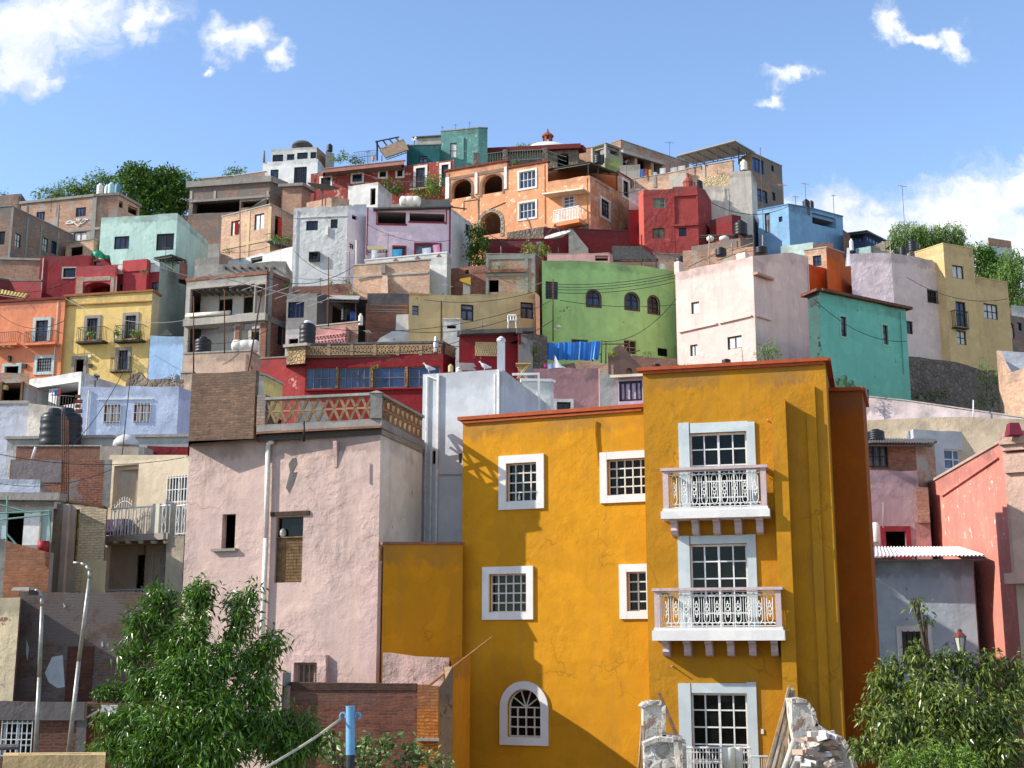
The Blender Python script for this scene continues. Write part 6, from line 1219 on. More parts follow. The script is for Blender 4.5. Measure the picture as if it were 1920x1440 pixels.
for (a, b, c, d) in ((1274, 793, 1294, 965), (1402, 791, 1418, 962), (1273, 1005, 1295, 1184), (1403, 1002, 1420, 1182), (1274, 1281, 1297, 1460), (1403, 1279, 1421, 1460)): YT.box('stone_surround', a, b, c, d, .004, .05, MRB, 0)
for (a, b, c, d) in ((1294, 792, 1402, 810.5), (1295, 1004, 1403, 1019.5), (1297, 1281, 1403, 1299.5)): YT.box('stone_surround', a, b, c, d, .0045, .048, MRB, 0)
# right side: chimney breast, shaded set-backs
rt = YT.seg[0][1]; nn = YT.seg[0][2]
YT.box('pilaster', 1463, 752, 1490, 1500, .004, .45, YO2, 0)
YT.box('pilaster', 1528, 724, 1546, 1500, .0035, .09, YO2, 0)
side = H('yellow_house', 'shaded right side bay of the mustard tower house', 'house', [(1553, 734, YT.pts[1].y + 2.0), (1616, 733, YT.pts[1].y + 1.5), (1624, 763, YT.pts[1].y + 3.6)], [stucco((158, 84, 14), .2, var=.14, bump=.014)] * 2, 2, zb=ZG, jit=0, capm=YTRIM, cap=.1, capo=.08, rsink=.05)  # deeper ochre than the tower: the bay's shade is put into its paint
MW = stucco((205, 185, 185), .25, var=.1); PKS = stucco((200, 178, 178), .25, var=.1)
def big_balcony(x0, yt, x1, ys, y2, pj, nc, slabm, nmod, seg=0, h=YT):
    """top rail at yt, slab top ys, slab bottom y2"""
    u0, u1, z0, z1 = h.rect(seg, x0, yt, x1, ys, pj); zs = h.rect(seg, x0, ys, x1, y2, pj)[2]; m = MB()
    h.bx(m, seg, u0 - .06, u1 + .06, zs, z0 - .02, .004, pj + .08); h.bx(m, seg, u0 - .02, u1 + .02, z0 - .019, z0 + .05, .005, pj + .03)
    b = m.build('balcony', slabm, h.root); m = MB()
    for u in (u0, u1 - .14): h.bx(m, seg, u, u + .14, z0 + .051, z1, pj - .14, pj)
    h.bx(m, seg, u0 - .05, u1 + .05, z1, z1 + .07, pj - .2, pj + .06); h.bx(m, seg, u0 - .03, u0 + .12, z1, z1 + .066, .004, pj - .2); h.bx(m, seg, u1 - .12, u1 + .03, z1, z1 + .066, .004, pj - .2)
    m.build('stone_rail', PKS, b); m = MB(); T = lambda ua, za, ub, zb, d=pj - .07, r=.011, d2=None: m.tube(h.pt(seg, ua, za, d), h.pt(seg, ub, zb, d if d2 is None else d2), r, r, 5)
    a_, c_ = u0 + .15, u1 - .15; zb_, zt_ = z0 + .06, z1 - .02; H_ = zt_ - zb_; W = (c_ - a_) / nmod
    for zz in (zb_ + .02, zb_ + .1, zt_ - .09, zt_ - .01): T(a_, zz, c_, zz)
    for k in range(nmod):
        c = a_ + W * (k + .5); q = W * .27
        def arc(cx, cz, rx, rz, t0, t1, n=8, r=.010):
            pp = [(cx + rx * math.cos(R_(t0 + (t1 - t0) * j / n)), cz + rz * math.sin(R_(t0 + (t1 - t0) * j / n))) for j in range(n + 1)]
            for (p, s_) in zip(pp[:-1], pp[1:]): T(p[0], p[1], s_[0], s_[1], r=r)
        T(c - q, zb_ + .2, c - q, zt_ - .2); T(c + q, zb_ + .2, c + q, zt_ - .2); arc(c, zt_ - .2, q, .1, 0, 180); arc(c, zb_ + .2, q, .1, 180, 360)
        zc = (zb_ + zt_) / 2; arc(c, zc, .05, .05, 0, 360, 10, .013)
        for s_ in (-1, 1): arc(c, zc + s_ * .1, .03, .05, 0, 360, 8); T(c, zc + s_ * .14, c, zc + s_ * .2, r=.016); T(c - .05, zc + s_ * .13, c + .05, zc + s_ * .13, r=.010)
        arc(c - W * .25, zt_ - .05, W * .2, .04, 180, 360, 6); arc(c + W * .25, zt_ - .05, W * .2, .04, 180, 360, 6); arc(c - W * .25, zb_ + .06, W * .2, .04, 0, 180, 6); arc(c + W * .25, zb_ + .06, W * .2, .04, 0, 180, 6)
        if k: T(c - W / 2, zb_, c - W / 2, zt_, r=.007)
    for u in (u0 + .07, u1 - .07):
        for zz in (zb_ + .02, zb_ + .1, zt_ - .09, zt_ - .01): T(u, zz, u, zz, .05, .011, pj - .15)
        for k in range(5): d = .1 + (pj - .25) * k / 4; m.tube(h.pt(seg, u, zb_, d), h.pt(seg, u, zt_, d), .01, .01, 5)
    m.build('railing', WHM, b); cz = zs
    for k in range(nc):
        c = u0 + .22 + (u1 - u0 - .44) * k / (nc - 1); m = MB()
        prof = [(pj - .12, 0), (pj - .12, -.07), (pj * .62, -.1), (pj * .55, -.2), (pj * .6, -.27), (pj * .5, -.36), (.005, -.4), (.005, 0)]
        L_ = [h.pt(seg, c - .085, cz + z, d) for d, z in prof]; R2 = [h.pt(seg, c + .085, cz + z, d) for d, z in prof]
        m.face(L_); m.face(R2[::-1]); n_ = len(prof)
        for j in range(n_): m.face([L_[j], R2[j], R2[(j + 1) % n_], L_[(j + 1) % n_]])
        m.build('corbel', PKS, b)
    return b
big_balcony(1243, 880, 1437, 955, 971, .62, 5, WS, 9)
big_balcony(1227, 1107, 1465, 1180, 1201, .72, 6, WS, 11)
u, z = YT.hit(0, 1258, 1178, .55); b = YT.pt(0, u, z, .5); o = thing('bottle', 'pinkish bottle standing at the left end of the lower balcony', 'bottle', tuple(b)); m = MB(); m.lathe(tuple(b), [(.05, 0), (.055, .02), (.05, .12), (.02, .17), (.02, .21), (.01, .22)], 10); m.build('bottle_body', plain((205, 165, 170), .3, key='pink_plastic'), o, smooth=True)
for (x, y) in ((1440, 789), (1261, 1249)):
    u, z = YT.hit(0, x, y); m = MB(); m.tube(YT.pt(0, u, z, 0), YT.pt(0, u, z, .22), .02, .015, 6); m.build('waste_pipe', WPIPE, YT.root)
YT.box('doorbell', 1427, 1367, 1432, 1376, .004, .03, WHM, 0)
# low rubble terrace in front of the tower
ST2 = stucco((222, 214, 202), .6, .3, (150, 128, 112), bump=.05, ps=2.5); ST3 = stone((205, 196, 184), (225, 220, 212), 3.5, .05)
def scroll(name, label, pts, Y, th, mt, cap=None):
    fr = [P(x, y, Y) for x, y in pts]; fr.append(Vector((fr[-1].x, Y, -5))); fr.append(Vector((fr[0].x, Y, -5))); bk = [p + Vector((0, th, 0)) for p in fr]
    c = fr[-1]; o = thing(name, label, 'stone parapet', tuple(c), 'broken stone parapets'); m = MB(); m.face(fr); m.face(bk[::-1])
    for k in range(len(fr)): m.face([fr[k], bk[k], bk[(k + 1) % len(fr)], fr[(k + 1) % len(fr)]])
    m.build('wall', mt, o)
    if cap:
        m = MB()
        for a, b in zip(fr[:-3], fr[1:-2]):
            n = Vector((-(b.z - a.z), 0, b.x - a.x)).normalized() * .09; n = n if n.z > 0 or abs(n.z) < .05 else -n
            e = Vector((0, .07, 0)); t = Vector((0, th, 0)); m.hexa([a - e, b - e, b + t + e, a + t + e, a - e + n, b - e + n, b + t + e + n, a + t + e + n])
        m.build('capstones', cap, o)
    return o
scroll('stone_parapet', 'pale broken stone parapet left of the lowest balcony door', [(1206, 1330), (1214, 1322), (1240, 1322), (1241, 1385), (1252, 1385), (1278, 1388), (1280, 1440)], 30.2, .5, ST2, ST3)
scroll('stone_parapet', 'lower curved stone parapet end in front of the left one', [(1208, 1400), (1235, 1390), (1262, 1392), (1268, 1440)], 29.4, .35, ST3, ST2)
scroll('stone_parapet', 'curved stone scroll parapet right of the lowest balcony door', [(1484, 1318), (1506, 1317), (1520, 1335), (1526, 1362), (1545, 1375), (1575, 1388), (1590, 1412), (1600, 1440)], 29.6, .55, ST2, ST3)
scroll('stone_parapet', 'front pier of rubble masonry under the stone scroll', [(1508, 1386), (1560, 1384), (1588, 1405), (1600, 1450)], 28.6, .5, ST3)
rng = random.Random(5)
o = thing('rubble_pile', 'heap of broken white bricks and plaster before the stone scroll', 'rubble', tuple(P(1535, 1440, 28.2)))
for k in range(46):
    px = 1500 + rng.random() * 70; py = 1374 + rng.random() * 66; c = P(px, py, 28.1 + rng.random() * .5); a = rng.random() * 3; t = rng.uniform(-.5, .5); m = MB()
    l, w_, hh = rng.uniform(.08, .2), rng.uniform(.05, .1), rng.uniform(.025, .06); ux = Vector((math.cos(a) * math.cos(t), math.sin(a) * math.cos(t), math.sin(t))); uy = Vector((-math.sin(a), math.cos(a), 0)); uz = ux.cross(uy)
    m.hexa([c + ux * l * i + uy * w_ * j + uz * hh * kk for kk in (-1, 1) for i, j in ((-1, -1), (1, -1), (1, 1), (-1, 1))]); m.build('broken_brick', (WS, ST2, stucco((200, 170, 150), .4))[k % 3], o)
o = thing('plank_bundle', 'bundle of long pale planks leaning beside the lowest balcony door', 'planks', tuple(P(1450, 1460, 29.4)))
for k in range(9):
    a = P(1436 + k * 3.6, 1450, 29.2 + .05 * (k % 3)); b = P(1478 + k * 1.6 + rng.uniform(-4, 4), 1284 + rng.uniform(-2, 22), 30.6 + .04 * (k % 4)); m = MB(); m.tube(a, b, .04, .035, 4); m.build('plank', (WOODL, plain((205, 190, 165), .7, 0, .2, key='new_timber'))[k % 2], o)
o = thing('plank', 'single grey plank leaning between parapet and balcony door', 'plank', tuple(P(1275, 1385, 30.6))); m = MB(); m.tube(P(1237, 1302, 32.2), P(1274, 1392, 30.8), .05, .05, 4); m.build('board', WOOD, o)
for k, (a, b, lb) in enumerate((((1197, 1440), (1203, 1360), 'thin pole leaning at the left of the stone parapet, outer one'), ((1204, 1440), (1208, 1352), 'thin pole leaning at the left of the stone parapet, inner one'))):
    pole(a[0], a[1] + 20, b[1], 30, lb, .03, WOODL, 'leaning_pole', b[0])
for k, (a, b) in enumerate((((1470, 1445), (1490, 1385)), ((1482, 1448), (1500, 1400)))):
    m = MB(); m.tube(P(*a, 28.8), P(*b, 29), .07, .06, 8); r = m.build('old_pipe', stucco((200, 195, 185), .5), None, base=tuple(P(*a, 28.8)), smooth=True); tag(r, ['grey pipe piece leaning left of the rubble heap, farther one', 'grey pipe piece leaning left of the rubble heap, nearer one'][k], 'pipe')
o = thing('balcony_rail', 'white iron rail in front of the lowest balcony door', 'railing', tuple(P(1340, 1445, 31.2))); m = MB(); a, b = P(1277, 1402, 31.2), P(1407, 1402, 30.8)
n = 22
for k in range(n + 1):
    p = a.lerp(b, k / n); m.tube(p, p - Vector((0, 0, .9)), .012, .012, 5)
    if k % 2: 
        for j in range(8): t0, t1 = 2 * math.pi * j / 8, 2 * math.pi * (j + 1) / 8; q = p - Vector((0, 0, .3)); m.tube(q + Vector((math.cos(t0) * .05, 0, math.sin(t0) * .06)), q + Vector((math.cos(t1) * .05, 0, math.sin(t1) * .06)), .01, .01, 4)
m.tube(a, b, .025, .025, 6); m.tube(a - Vector((0, 0, .1)), b - Vector((0, 0, .1)), .012, .012, 6); m.build('bars', WHM, o)
for k, (x, w_) in enumerate(((1368, 22), (1386, 14))):
    c = P(x, 1445, 30.5); m = MB(); m.lathe(tuple(c), [(w_ * .0062, 0), (w_ * .007, .5), (w_ * .006, .52), (w_ * .006, .5)], 14); r = m.build('white_pail', WHP, None, base=tuple(c), smooth=True); tag(r, ['white bucket behind the lowest iron rail', 'smaller white bucket right of the iron rail'][k], 'bucket')
o = thing('trellis', 'white slatted panel at the foot of the plank bundle', 'panel', tuple(P(1425, 1445, 30))); m = MB(); a = P(1407, 1418, 30); b = P(1440, 1418, 30)
for k in range(9): p = a.lerp(b, k / 8); m.tube(p, p - Vector((0, 0, .6)), .012, .012, 4)
m.tube(a, b, .02, .02, 5); m.build('slats', WHM, o)
# ================================================================= white building and pink building
WB = stucco((200, 203, 208), .14, var=.08, bump=.008)
wb_ = H('white_house', 'plain white block house with a white chimney post behind the yellow wing', 'house', [(793, 702, 39.3), (942, 692, None), (1042, 770, None)], [WB, WB], 5,
      [(807, 845, 823, 870, dict(open=1, r=.3), 0), (860, 850, 866, 869, dict(open=1, r=.3), 0)], jit=0, zb=ZG)
for (a, b) in ((819, 823), (927, 930)): wb_.box('drain_pipe', a, 702, b, 1018, .03, .1, WHM, 0)
wb_.box('drain_pipe', 933.5, 694, 938, 780, .03, .12, WHM, 0); wb_.box('drain_pipe', 798, 703, 801, 1018, .03, .08, WHM, 0); wb_.box('drain_pipe', 808, 840, 811, 1018, .03, .1, WHM, 0)
wb_.strip('ledge', 822, 890, 868, 890, .03, .003, .03, CONCL, 0); wb_.strip('thin_pipe', 820, 712, 800, 704, .05, .03, .08, WHM, 0)
o = thing('chimney', 'slim round topped white chimney post on the white block house', 'chimney', tuple(P(939.5, 694, 38.8))); m = MB(); a = P(939.5, 700, 39.0); hh = P(939.5, 640, 39.0).z - a.z; m.box(a.x - .12, a.y - .12, a.z - .4, a.x + .12, a.y + .12, a.z + hh); m.build('shaft', WB, o); m = MB(); m.lathe((a.x, a.y, a.z + hh), [(.14, 0), (.13, .08), (.06, .14), (.02, .16)], 12); m.build('cap', WB, o)
bird(804, 699, 39.3, 'pale pigeon at the left end of the white parapet', -1); bird(909, 696, 38.9, 'pale pigeon near the white chimney post', -1)
h = H('white_room', 'white roof box with square corner posts behind the white block house', 'roof room', [(979, 715, 44), (1032, 716, None), (1038, 718, None)], [stucco((222, 222, 214), .2)] * 2, 4, zb=P(1000, 770, 44).z - 1, capm=WHM, cap=.1, capo=.05)
o = thing('tube_scaffold', 'white square tube frame on the white block house', 'frame', tuple(P(1010, 768, 41.5))); m = MB()
for (a, b) in (((960, 702), (1012, 701)), ((1010, 701), (1011, 770)), ((972, 722), (974, 768)), ((978, 726), (985, 768))): m.tube(P(*a, 41.5), P(*b, 41.5), .05, .05, 4)
m.build('tubes', WHM, o)
# pink building
PK = stucco((198, 172, 162), .4, .05, (168, 146, 138), bump=.034, var=.17, ps=1.0, crack=.6)
S = H('pink_house', 'old lumpy pink plaster house with a lattice roof parapet', 'house', [(356, 832, None), (714, 808, 35.3), (792, 843, None)], [PK, stucco((240, 236, 226), .35, .08, (165, 160, 148), bump=.02)], 6,
      [(416, 964, 441, 1029, dict(open=1, r=.22), 0), (516, 969, 567, 1092, dict(f=WOOD, g=(1, 1), p=GLK, r=.2, fw=.03), 0), (557, 1243, 598, 1290, dict(f=plain((150, 130, 110), .8, key='old_frame'), g=(4, 1), p=plain((120, 105, 95), .8, 0, .4, key='boards'), r=.15), 0), (416, 1188, 434, 1270, dict(open=1), 0)], jit=0, zb=ZG, rsink=0.02)
S.box('sill', 400, 1029, 446, 1034, .004, .14, CONC, 0); S.box('lintel', 509, 959, 581, 967, .004, .06, plain((70, 52, 42), .9, 0, .3, key='old_lintel'), 0)
u0, u1, z0, z1 = S.rect(0, 516, 1008, 567, 1092); m = MB(); S.bx(m, 0, u0, u1, z0, z1, -.14, -.115); S.bx(m, 0, u0, u1, z1, z1 + .03, -.14, -.03); m.build('board', plain((140, 115, 80), .9, 0, .35, key='old_board'), S.root); m = MB()
for k in range(11): u = u0 + (u1 - u0) * k / 10; m.tube(S.pt(0, u, z0, -.06), S.pt(0, u, z1, -.06), .006, .006, 4)
for k in range(15): z = z0 + (z1 - z0) * k / 14; m.tube(S.pt(0, u0, z, -.06), S.pt(0, u1, z, -.06), .006, .006, 4)
m.build('wire_mesh', RUST, S.root)
u, z = S.hit(0, 527, 1007); a = S.pt(0, u, z, -.09); m = MB(); m.lathe(tuple(a), [(.05, 0), (.09, .07), (.09, .16), (.06, .22), (.03, .25)], 10); r = m.build('vase', plain((200, 200, 195), .5, 0, .4, key='vase'), None, base=tuple(a), smooth=True); tag(r, 'white round vase inside the dark opening of the pink house', 'vase')
m = MB(); pts = [S.pt(0, *S.hit(0, x, y), .12) for x, y in ((517, 829), (509, 831), (507, 836), (503, 1010), (494, 1240))]; m.path(pts, .07, 10); m.build('drain_pipe', WPIPE, S.root, smooth=True)
PKT = stucco((200, 170, 162), .2, .03, (150, 140, 132), bump=.04)
S.box('buttress', 681, 1053, 714, 1290, .004, .22, PKT, 0); S.box('window_surround', 541, 1228, 616, 1242, .004, .16, PKT, 0); S.box('window_surround', 541, 1242, 556, 1290, .004, .16, PKT, 0); S.box('window_surround', 599, 1242, 616, 1290, .004, .16, PKT, 0)
S.strip('plaster_ridge', 632, 830, 631, 880, .01, .002, .01, PKT, 0)
u, z = S.hit(0, 632, 828); m = MB(); m.hexa([S.pt(0, u - .06, z - .72, .02), S.pt(0, u + .03, z - .72, .02), S.pt(0, u + .03, z - .72, 0), S.pt(0, u - .06, z - .72, 0), S.pt(0, u - .06, z, .14), S.pt(0, u + .06, z, .14), S.pt(0, u + .06, z, 0), S.pt(0, u - .06, z, 0)]); m.build('scupper', PKT, S.root)
# bare patches where the plaster fell off
for pl in (((548, 860), (556, 858), (558, 870), (549, 880), (552, 890), (558, 885), (552, 905), (543, 925), (536, 915), (540, 900), (544, 885), (541, 870)),):
    for e, mt in ((.006, CONCD),):
        m = MB(); q = [S.pt(0, *S.hit(0, x, y), e) for x, y in pl]; c = sum(q, Vector()) / len(q)
        for k in range(len(q)): m.face([c, q[k], q[(k + 1) % len(q)]])
        m.build('bare_patch', mt, S.root)
# beam, brick block and lattice on top
SB = P(600, 826, 35.7).z
bm = H('brick_block', 'big weathered brick block rising from the left of the pink house', 'chimney block', [(360, 700, None), (480, 694, 36.25), (486, 696, None)], brick((120, 92, 78), (154, 118, 98), (118, 106, 94), h=.075, w=.24, bump=.03), 3, zb=S.pts[0].z - .06, jit=.05)
bl = H('concrete_beam', 'dark concrete roof beam with brick edge under the lattice parapet', 'beam', [(484, 815, None), (716, 802, 35.25), (794, 838, None)], [stucco((88, 82, 78), .6), CONC], 1, zb=S.pts[1].z - .1, jit=0, rsink=.01)
LTC = stucco((150, 124, 94), .6, bump=.03)
lp = H('lattice_parapet', 'terracotta triangle lattice parapet of the pink house roof', 'parapet', [(481, 797, None), (716, 784, 35.1), (796, 826, None)], [CONC, CONC], .5, zb=P(716, 802, 35.1).z + .003, jit=0, rsink=.01, wt=.16)
lp.strip('brick_edge', 482, 812, 716, 800, .06, .003, .05, BRKR, 0)
def openlat(h, sg, x0, x1, yt0, yt1, yb0, yb1, n, rows=2, t=.052):
    (ua, za1), (ub, zb1) = h.hit(sg, x0, yt0), h.hit(sg, x1, yt1); (_, za0), (_, zb0) = h.hit(sg, x0, yb0), h.hit(sg, x1, yb1); m = MB()
    def p(fu, fz): u = ua + (ub - ua) * fu; a = za0 + (zb0 - za0) * fu; b = za1 + (zb1 - za1) * fu; return h.pt(sg, u, a + (b - a) * fz, -.08)
    for r_ in range(rows):
        f0, f1 = r_ / rows, (r_ + 1) / rows
        for k in range(n):
            a, b, c = k / n, (k + .5) / n, (k + 1) / n
            if r_ % 2 == 0: m.tube(p(a, f0), p(b, f1), t, t, 4); m.tube(p(b, f1), p(c, f0), t, t, 4)
            else: m.tube(p(a, f1), p(b, f0), t, t, 4); m.tube(p(b, f0), p(c, f1), t, t, 4)
        for k in range(n): m.tube(p(k / n, f1), p((k + 1) / n, f1), t * .75, t * .75, 4)
    m.build('lattice', LTC, h.root); m = MB()
    pa, pb = p(0, 1), p(1, 1); n_ = h.seg[sg][2] * .1; up = Vector((0, 0, .075)); m.hexa([pa + n_, pb + n_, pb - n_, pa - n_, pa + n_ + up, pb + n_ + up, pb - n_ + up, pa - n_ + up]); m.build('coping', CONC, h.root)
openlat(lp, 0, 497, 696, 750, 741, 793, 786, 10); openlat(lp, 1, 717, 795, 742, 784, 788, 825, 9)
a = lp.pts[1]; m = MB(); ztop = P(706, 737, 35.1).z; m.box(a.x - .32, a.y - .02, a.z, a.x - .01, a.y + .3, ztop); m.hexa([(a.x - .36, a.y - .06, ztop), (a.x + .03, a.y - .06, ztop), (a.x + .03, a.y + .34, ztop), (a.x - .36, a.y + .34, ztop), (a.x - .18, a.y + .13, ztop + .1), (a.x - .16, a.y + .13, ztop + .1), (a.x - .16, a.y + .15, ztop + .1), (a.x - .18, a.y + .15, ztop + .1)]); m.build('corner_pier', CONC, lp.root)
lp.box('brick_stub', 481, 740, 497, 798, -.3, -.01, BRKG, 0)
pole(570, 828, 790, 35.1, 'short iron spike on the concrete roof beam', .03, DKM)
h = H('yellow_dormer', 'small yellow roof shed behind the brick block', 'shed', [(482, 702, 38.3), (496, 704, None), (530, 722, None)], [stucco((215, 205, 180), .4), stucco((225, 195, 120), .4)], 2, zb=P(490, 770, 38.3).z, capm=CONCL, cap=.06)
H('roof_floor', 'recessed white stair head behind the lattice parapet', 'roof room', [(560, 752, 38.3), (612, 755, 38.5)], stucco((205, 200, 190), .4), 1, zb=P(600, 800, 38.5).z)
# front low walls
lw = H('pink_wall', 'rough low pink wall stepping out from the pink house foot', 'wall', [(718, 1224, 33.2), (842, 1233, 32.6), (846, 1240, 34.5)], [stucco((205, 170, 160), .6, .2, (140, 110, 90), bump=.06)] * 2, 1.2, zb=ZG, jit=.03, rsink=.05)
m = MB(); m.tube(P(806, 1284, 32), P(922, 1195, 33.2), .035, .025, 6); r = m.build('leaning_pole', plain((165, 115, 60), .8, key='bamboo'), None, base=tuple(P(806, 1284, 32))); tag(r, 'long bamboo pole leaning across the yellow wall', 'pole')
fb = H('brick_wall', 'weathered red brick yard wall below the pink house', 'wall', [(545, 1279, 31.6), (783, 1283, 31.3)], brick((118, 66, 54), (150, 88, 68), (120, 98, 86), h=.075, w=.24, bump=.03), .5, zb=ZG, jit=.04, rsink=.02)
fb.box('dark_course', 546, 1281, 782, 1294, .003, .03, brick((80, 60, 54), (95, 70, 62), (85, 70, 62), h=.075, w=.24), 0)
fo = H('brick_wall', 'orange painted brick end of the yard wall', 'wall', [(783, 1284, 31.25), (822, 1286, 31.2), (826, 1290, 32.4)], [brick((185, 110, 45), (205, 130, 60), (165, 100, 50), h=.075, w=.24, bump=.03), YO2], .5, zb=ZG, jit=.03, rsink=.02)
fo.box('ledge', 783, 1384, 824, 1389, .004, .1, CONCL, 0)
H('plaster_pier', 'stained plaster pier between orange brick end and yellow house', 'pier', [(822, 1290, 32.0), (848, 1250, 32.2), (850, 1252, 33.4)], [stucco((165, 135, 105), .7, .3, (110, 90, 70), bump=.05)] * 2, .6, zb=ZG, jit=.05, rsink=.02)
H('yellow_wall', 'mustard pier with worn foot joining the yellow house', 'wall', [(846, 1232, 33.0), (882, 1232, 34.8)], YO, 1, zb=ZG, jit=0, rsink=.02)
H('grey_pier', 'small grey slanted pier at the left end of the brick yard wall', 'pier', [(530, 1262, 31.4), (546, 1258, None)], stucco((140, 145, 145), .5), .5, zb=ZG)
# ================================================================= lower left cluster
h = H('white_house', 'white flat roofed porch house with a thick bright roof beam', 'house', [(55, 712, None), (153, 697, 64), (232, 724, None)], [stucco((228, 226, 222), .3)] * 2, 6, [(60, 722, 146, 762, dict(open=1, r=1.6), 0)])
h.box('door_panel', 82, 727, 97, 764, -.5, -.3, WHM, 0); m = MB()
for k in range(9): x = 100 + k * 5; a = h.pt(0, *h.hit(0, x, 764 + k * 1.5), .1); m.tube(a, a + Vector((0, 0, .75)), .02, .02, 5)
m.tube(h.pt(0, *h.hit(0, 98, 741), .1), h.pt(0, *h.hit(0, 142, 744), .1), .025, .025, 5); m.build('railing', IRON, h.root)
dish(179, 707, 14, 62.5, 'grey dish edge on beside the bright roof beam', (.9, -.4, .1), .5)
for k, (pts, c) in enumerate(((((102, 732), (108, 731), (108, 741), (102, 742)), (60, 80, 170)), (((109, 731), (114, 730), (114, 741), (109, 741)), (170, 50, 70)))): cloth(pts, 63.4, ['blue shirt on the porch railing', 'red shirt on the porch railing'][k], plain(c, .9, key='cloth'), n=4)
h = H('brick_house', 'brown posted kiosk under a brick ledge at the left edge', 'house', [(-40, 701, 62), (56, 699, 61.6)], BRKP, 5, [(-20, 718, 44, 756, dict(open=1, r=1.3))])
for x in (1, 40): h.box('post', x, 716, x + 4, 757, .004, .1, WOOD, 0)
h.box('lamp_shade', 3, 722, 12, 730, -.2, 0.02, plain((205, 180, 110), .7, key='lamp_shade'), 0)
H('white_wall', 'bluish white wall below the brown posted kiosk', 'wall', [(-40, 758, 60.5), (54, 757, 60.3), (56, 757, None)], stucco((200, 202, 212), .4), 3, capm=CONCL, cap=.15, capo=.05)
H('cream_wall', 'cream wall face between kiosk and big black tank', 'wall', [(54, 756, 60), (140, 768, 59.6)], stucco((222, 212, 195), .4), 3)
LB = stucco((196, 206, 228), .3, .03, (180, 190, 215))
h = H('lilac_blue_house', 'periwinkle blue house with two brown shuttered windows', 'house', [(153, 725, None), (336, 724, 58), (362, 734, None)], [LB, LB], 6,
      [(195, 757, 226, 793, dict(f=plain((110, 62, 38), .7, key='brown_frame'), g=(2, 1), p=CURT, fw=.09, bars=5, barm=plain((210, 205, 200), .5, key='pale_bars')), 0), (251, 756, 282, 792, dict(f=plain((110, 62, 38), .7, key='brown_frame'), g=(2, 1), p=CURT, fw=.09, bars=5, barm=plain((210, 205, 200), .5, key='pale_bars')), 0)])
h.strip('cable_tray', 182, 749, 287, 748, .05, .003, .05, WHM, 0)
H('rubble_wall', 'rubble stone and tile strip behind the periwinkle house', 'wall', [(236, 716, 63), (262, 697, 63), (280, 712, 62.8), (345, 712, 62.5)], stone((130, 115, 100), (150, 140, 130), 3, .08), 1.5, jit=.15)
shrub(318, 712, 12, 7, 61, 'dry grey bush on the rubble strip', leafm((110, 100, 90), (140, 130, 120)), 90, .14, .04, 10); tank(330, 702, 716, 14, 61.4, 'ribbed grey drum on the rubble strip', plain((140, 150, 155), .6, key='grey_drum'))
o = thing('shutter', 'rusty corrugated brown sheet standing left of the periwinkle house', 'sheet', tuple(P(148, 820, 56.5))); m = MB()
for k in range(9): a = P(141, 740 + k * 9, 56.5); b = P(153 + (k % 2) * 3, 748 + k * 9, 56.7); m.box(a.x, a.y, b.z, b.x, a.y + .06 + .04 * (k % 2), a.z)
m.build('panel', plain((125, 60, 35), .8, 0, .3, key='rust_brown'), o)
w = H('white_wall', 'long low off-white roof ledge across the lower left', 'wall', [(14, 824, 54), (360, 819, 53.6)], stucco((205, 203, 198), .5), 2, capm=CONCL, cap=.12, capo=.1)
H('red_wall', 'dark red roof panel behind the beige balcony house', 'wall', [(276, 836, 50.6), (362, 838, 50.6)], RG, 1)
tank(98, 766, 838, 50, 51, 'huge dark green black water tank on the lower left roof', plain((30, 36, 36), .4, 0, .15, key='dark_green_plastic')); tank(122, 766, 836, 58, 53.2, 'second huge black tank behind the dark green one')
o = thing('roof_dome', 'white domed shower cap shape on the beige roof edge', 'dome', tuple(P(232, 836, 49.5))); m = MB(); a = P(236, 836, 49.8); m.lathe(tuple(a), [(.5, 0), (.46, .18), (.34, .33), (.16, .42), (.02, .45)], 16); m.build('shell', stucco((215, 213, 208), .3), o, smooth=True)
antenna(230, 830, 690, 49.2, 'tall bent mast with wire frame before the periwinkle house', 3, 14, 8)
BG = stucco((202, 186, 160), .35, .03, (170, 155, 135))
H('brick_wall', 'low dark brick roof wall under the big black tanks', 'wall', [(31, 837, 50.2), (190, 837, 50)], BRKR, 2, capm=CONCL, cap=.05)
H('beige_wall', 'thick beige roof slab edge of the balcony house', 'wall', [(188, 837, 49.4), (270, 838, 49.3), (300, 852, None)], stucco((195, 182, 165), .4), 3)
pole(60, 861, 838, 48.6, 'short white pipe on the grey brick wall', .06, WPIPE, 'vent_pipe', 67)
bh = H('beige_house', 'beige house with a white iron balcony over a dark ground room', 'house', [(206, 853, 49.3), (372, 853, 47.3)], BG, 6,
      [(212, 872, 258, 952, dict(open=1, r=1.4), 0), (314, 893, 352, 943, dict(f=plain((215, 210, 185), .5, key='cream_frame'), g=(2, 1), p=GLG, bars=7, barm=WHM), 0), (205, 1020, 313, 1130, dict(open=1, r=.6), 0), (330, 1018, 342, 1068, dict(f=plain((215, 210, 185), .5, key='cream_frame'), g=(1, 1), p=GLG, bars=3, barm=WHM), 0)], jit=0)
m_ = bh
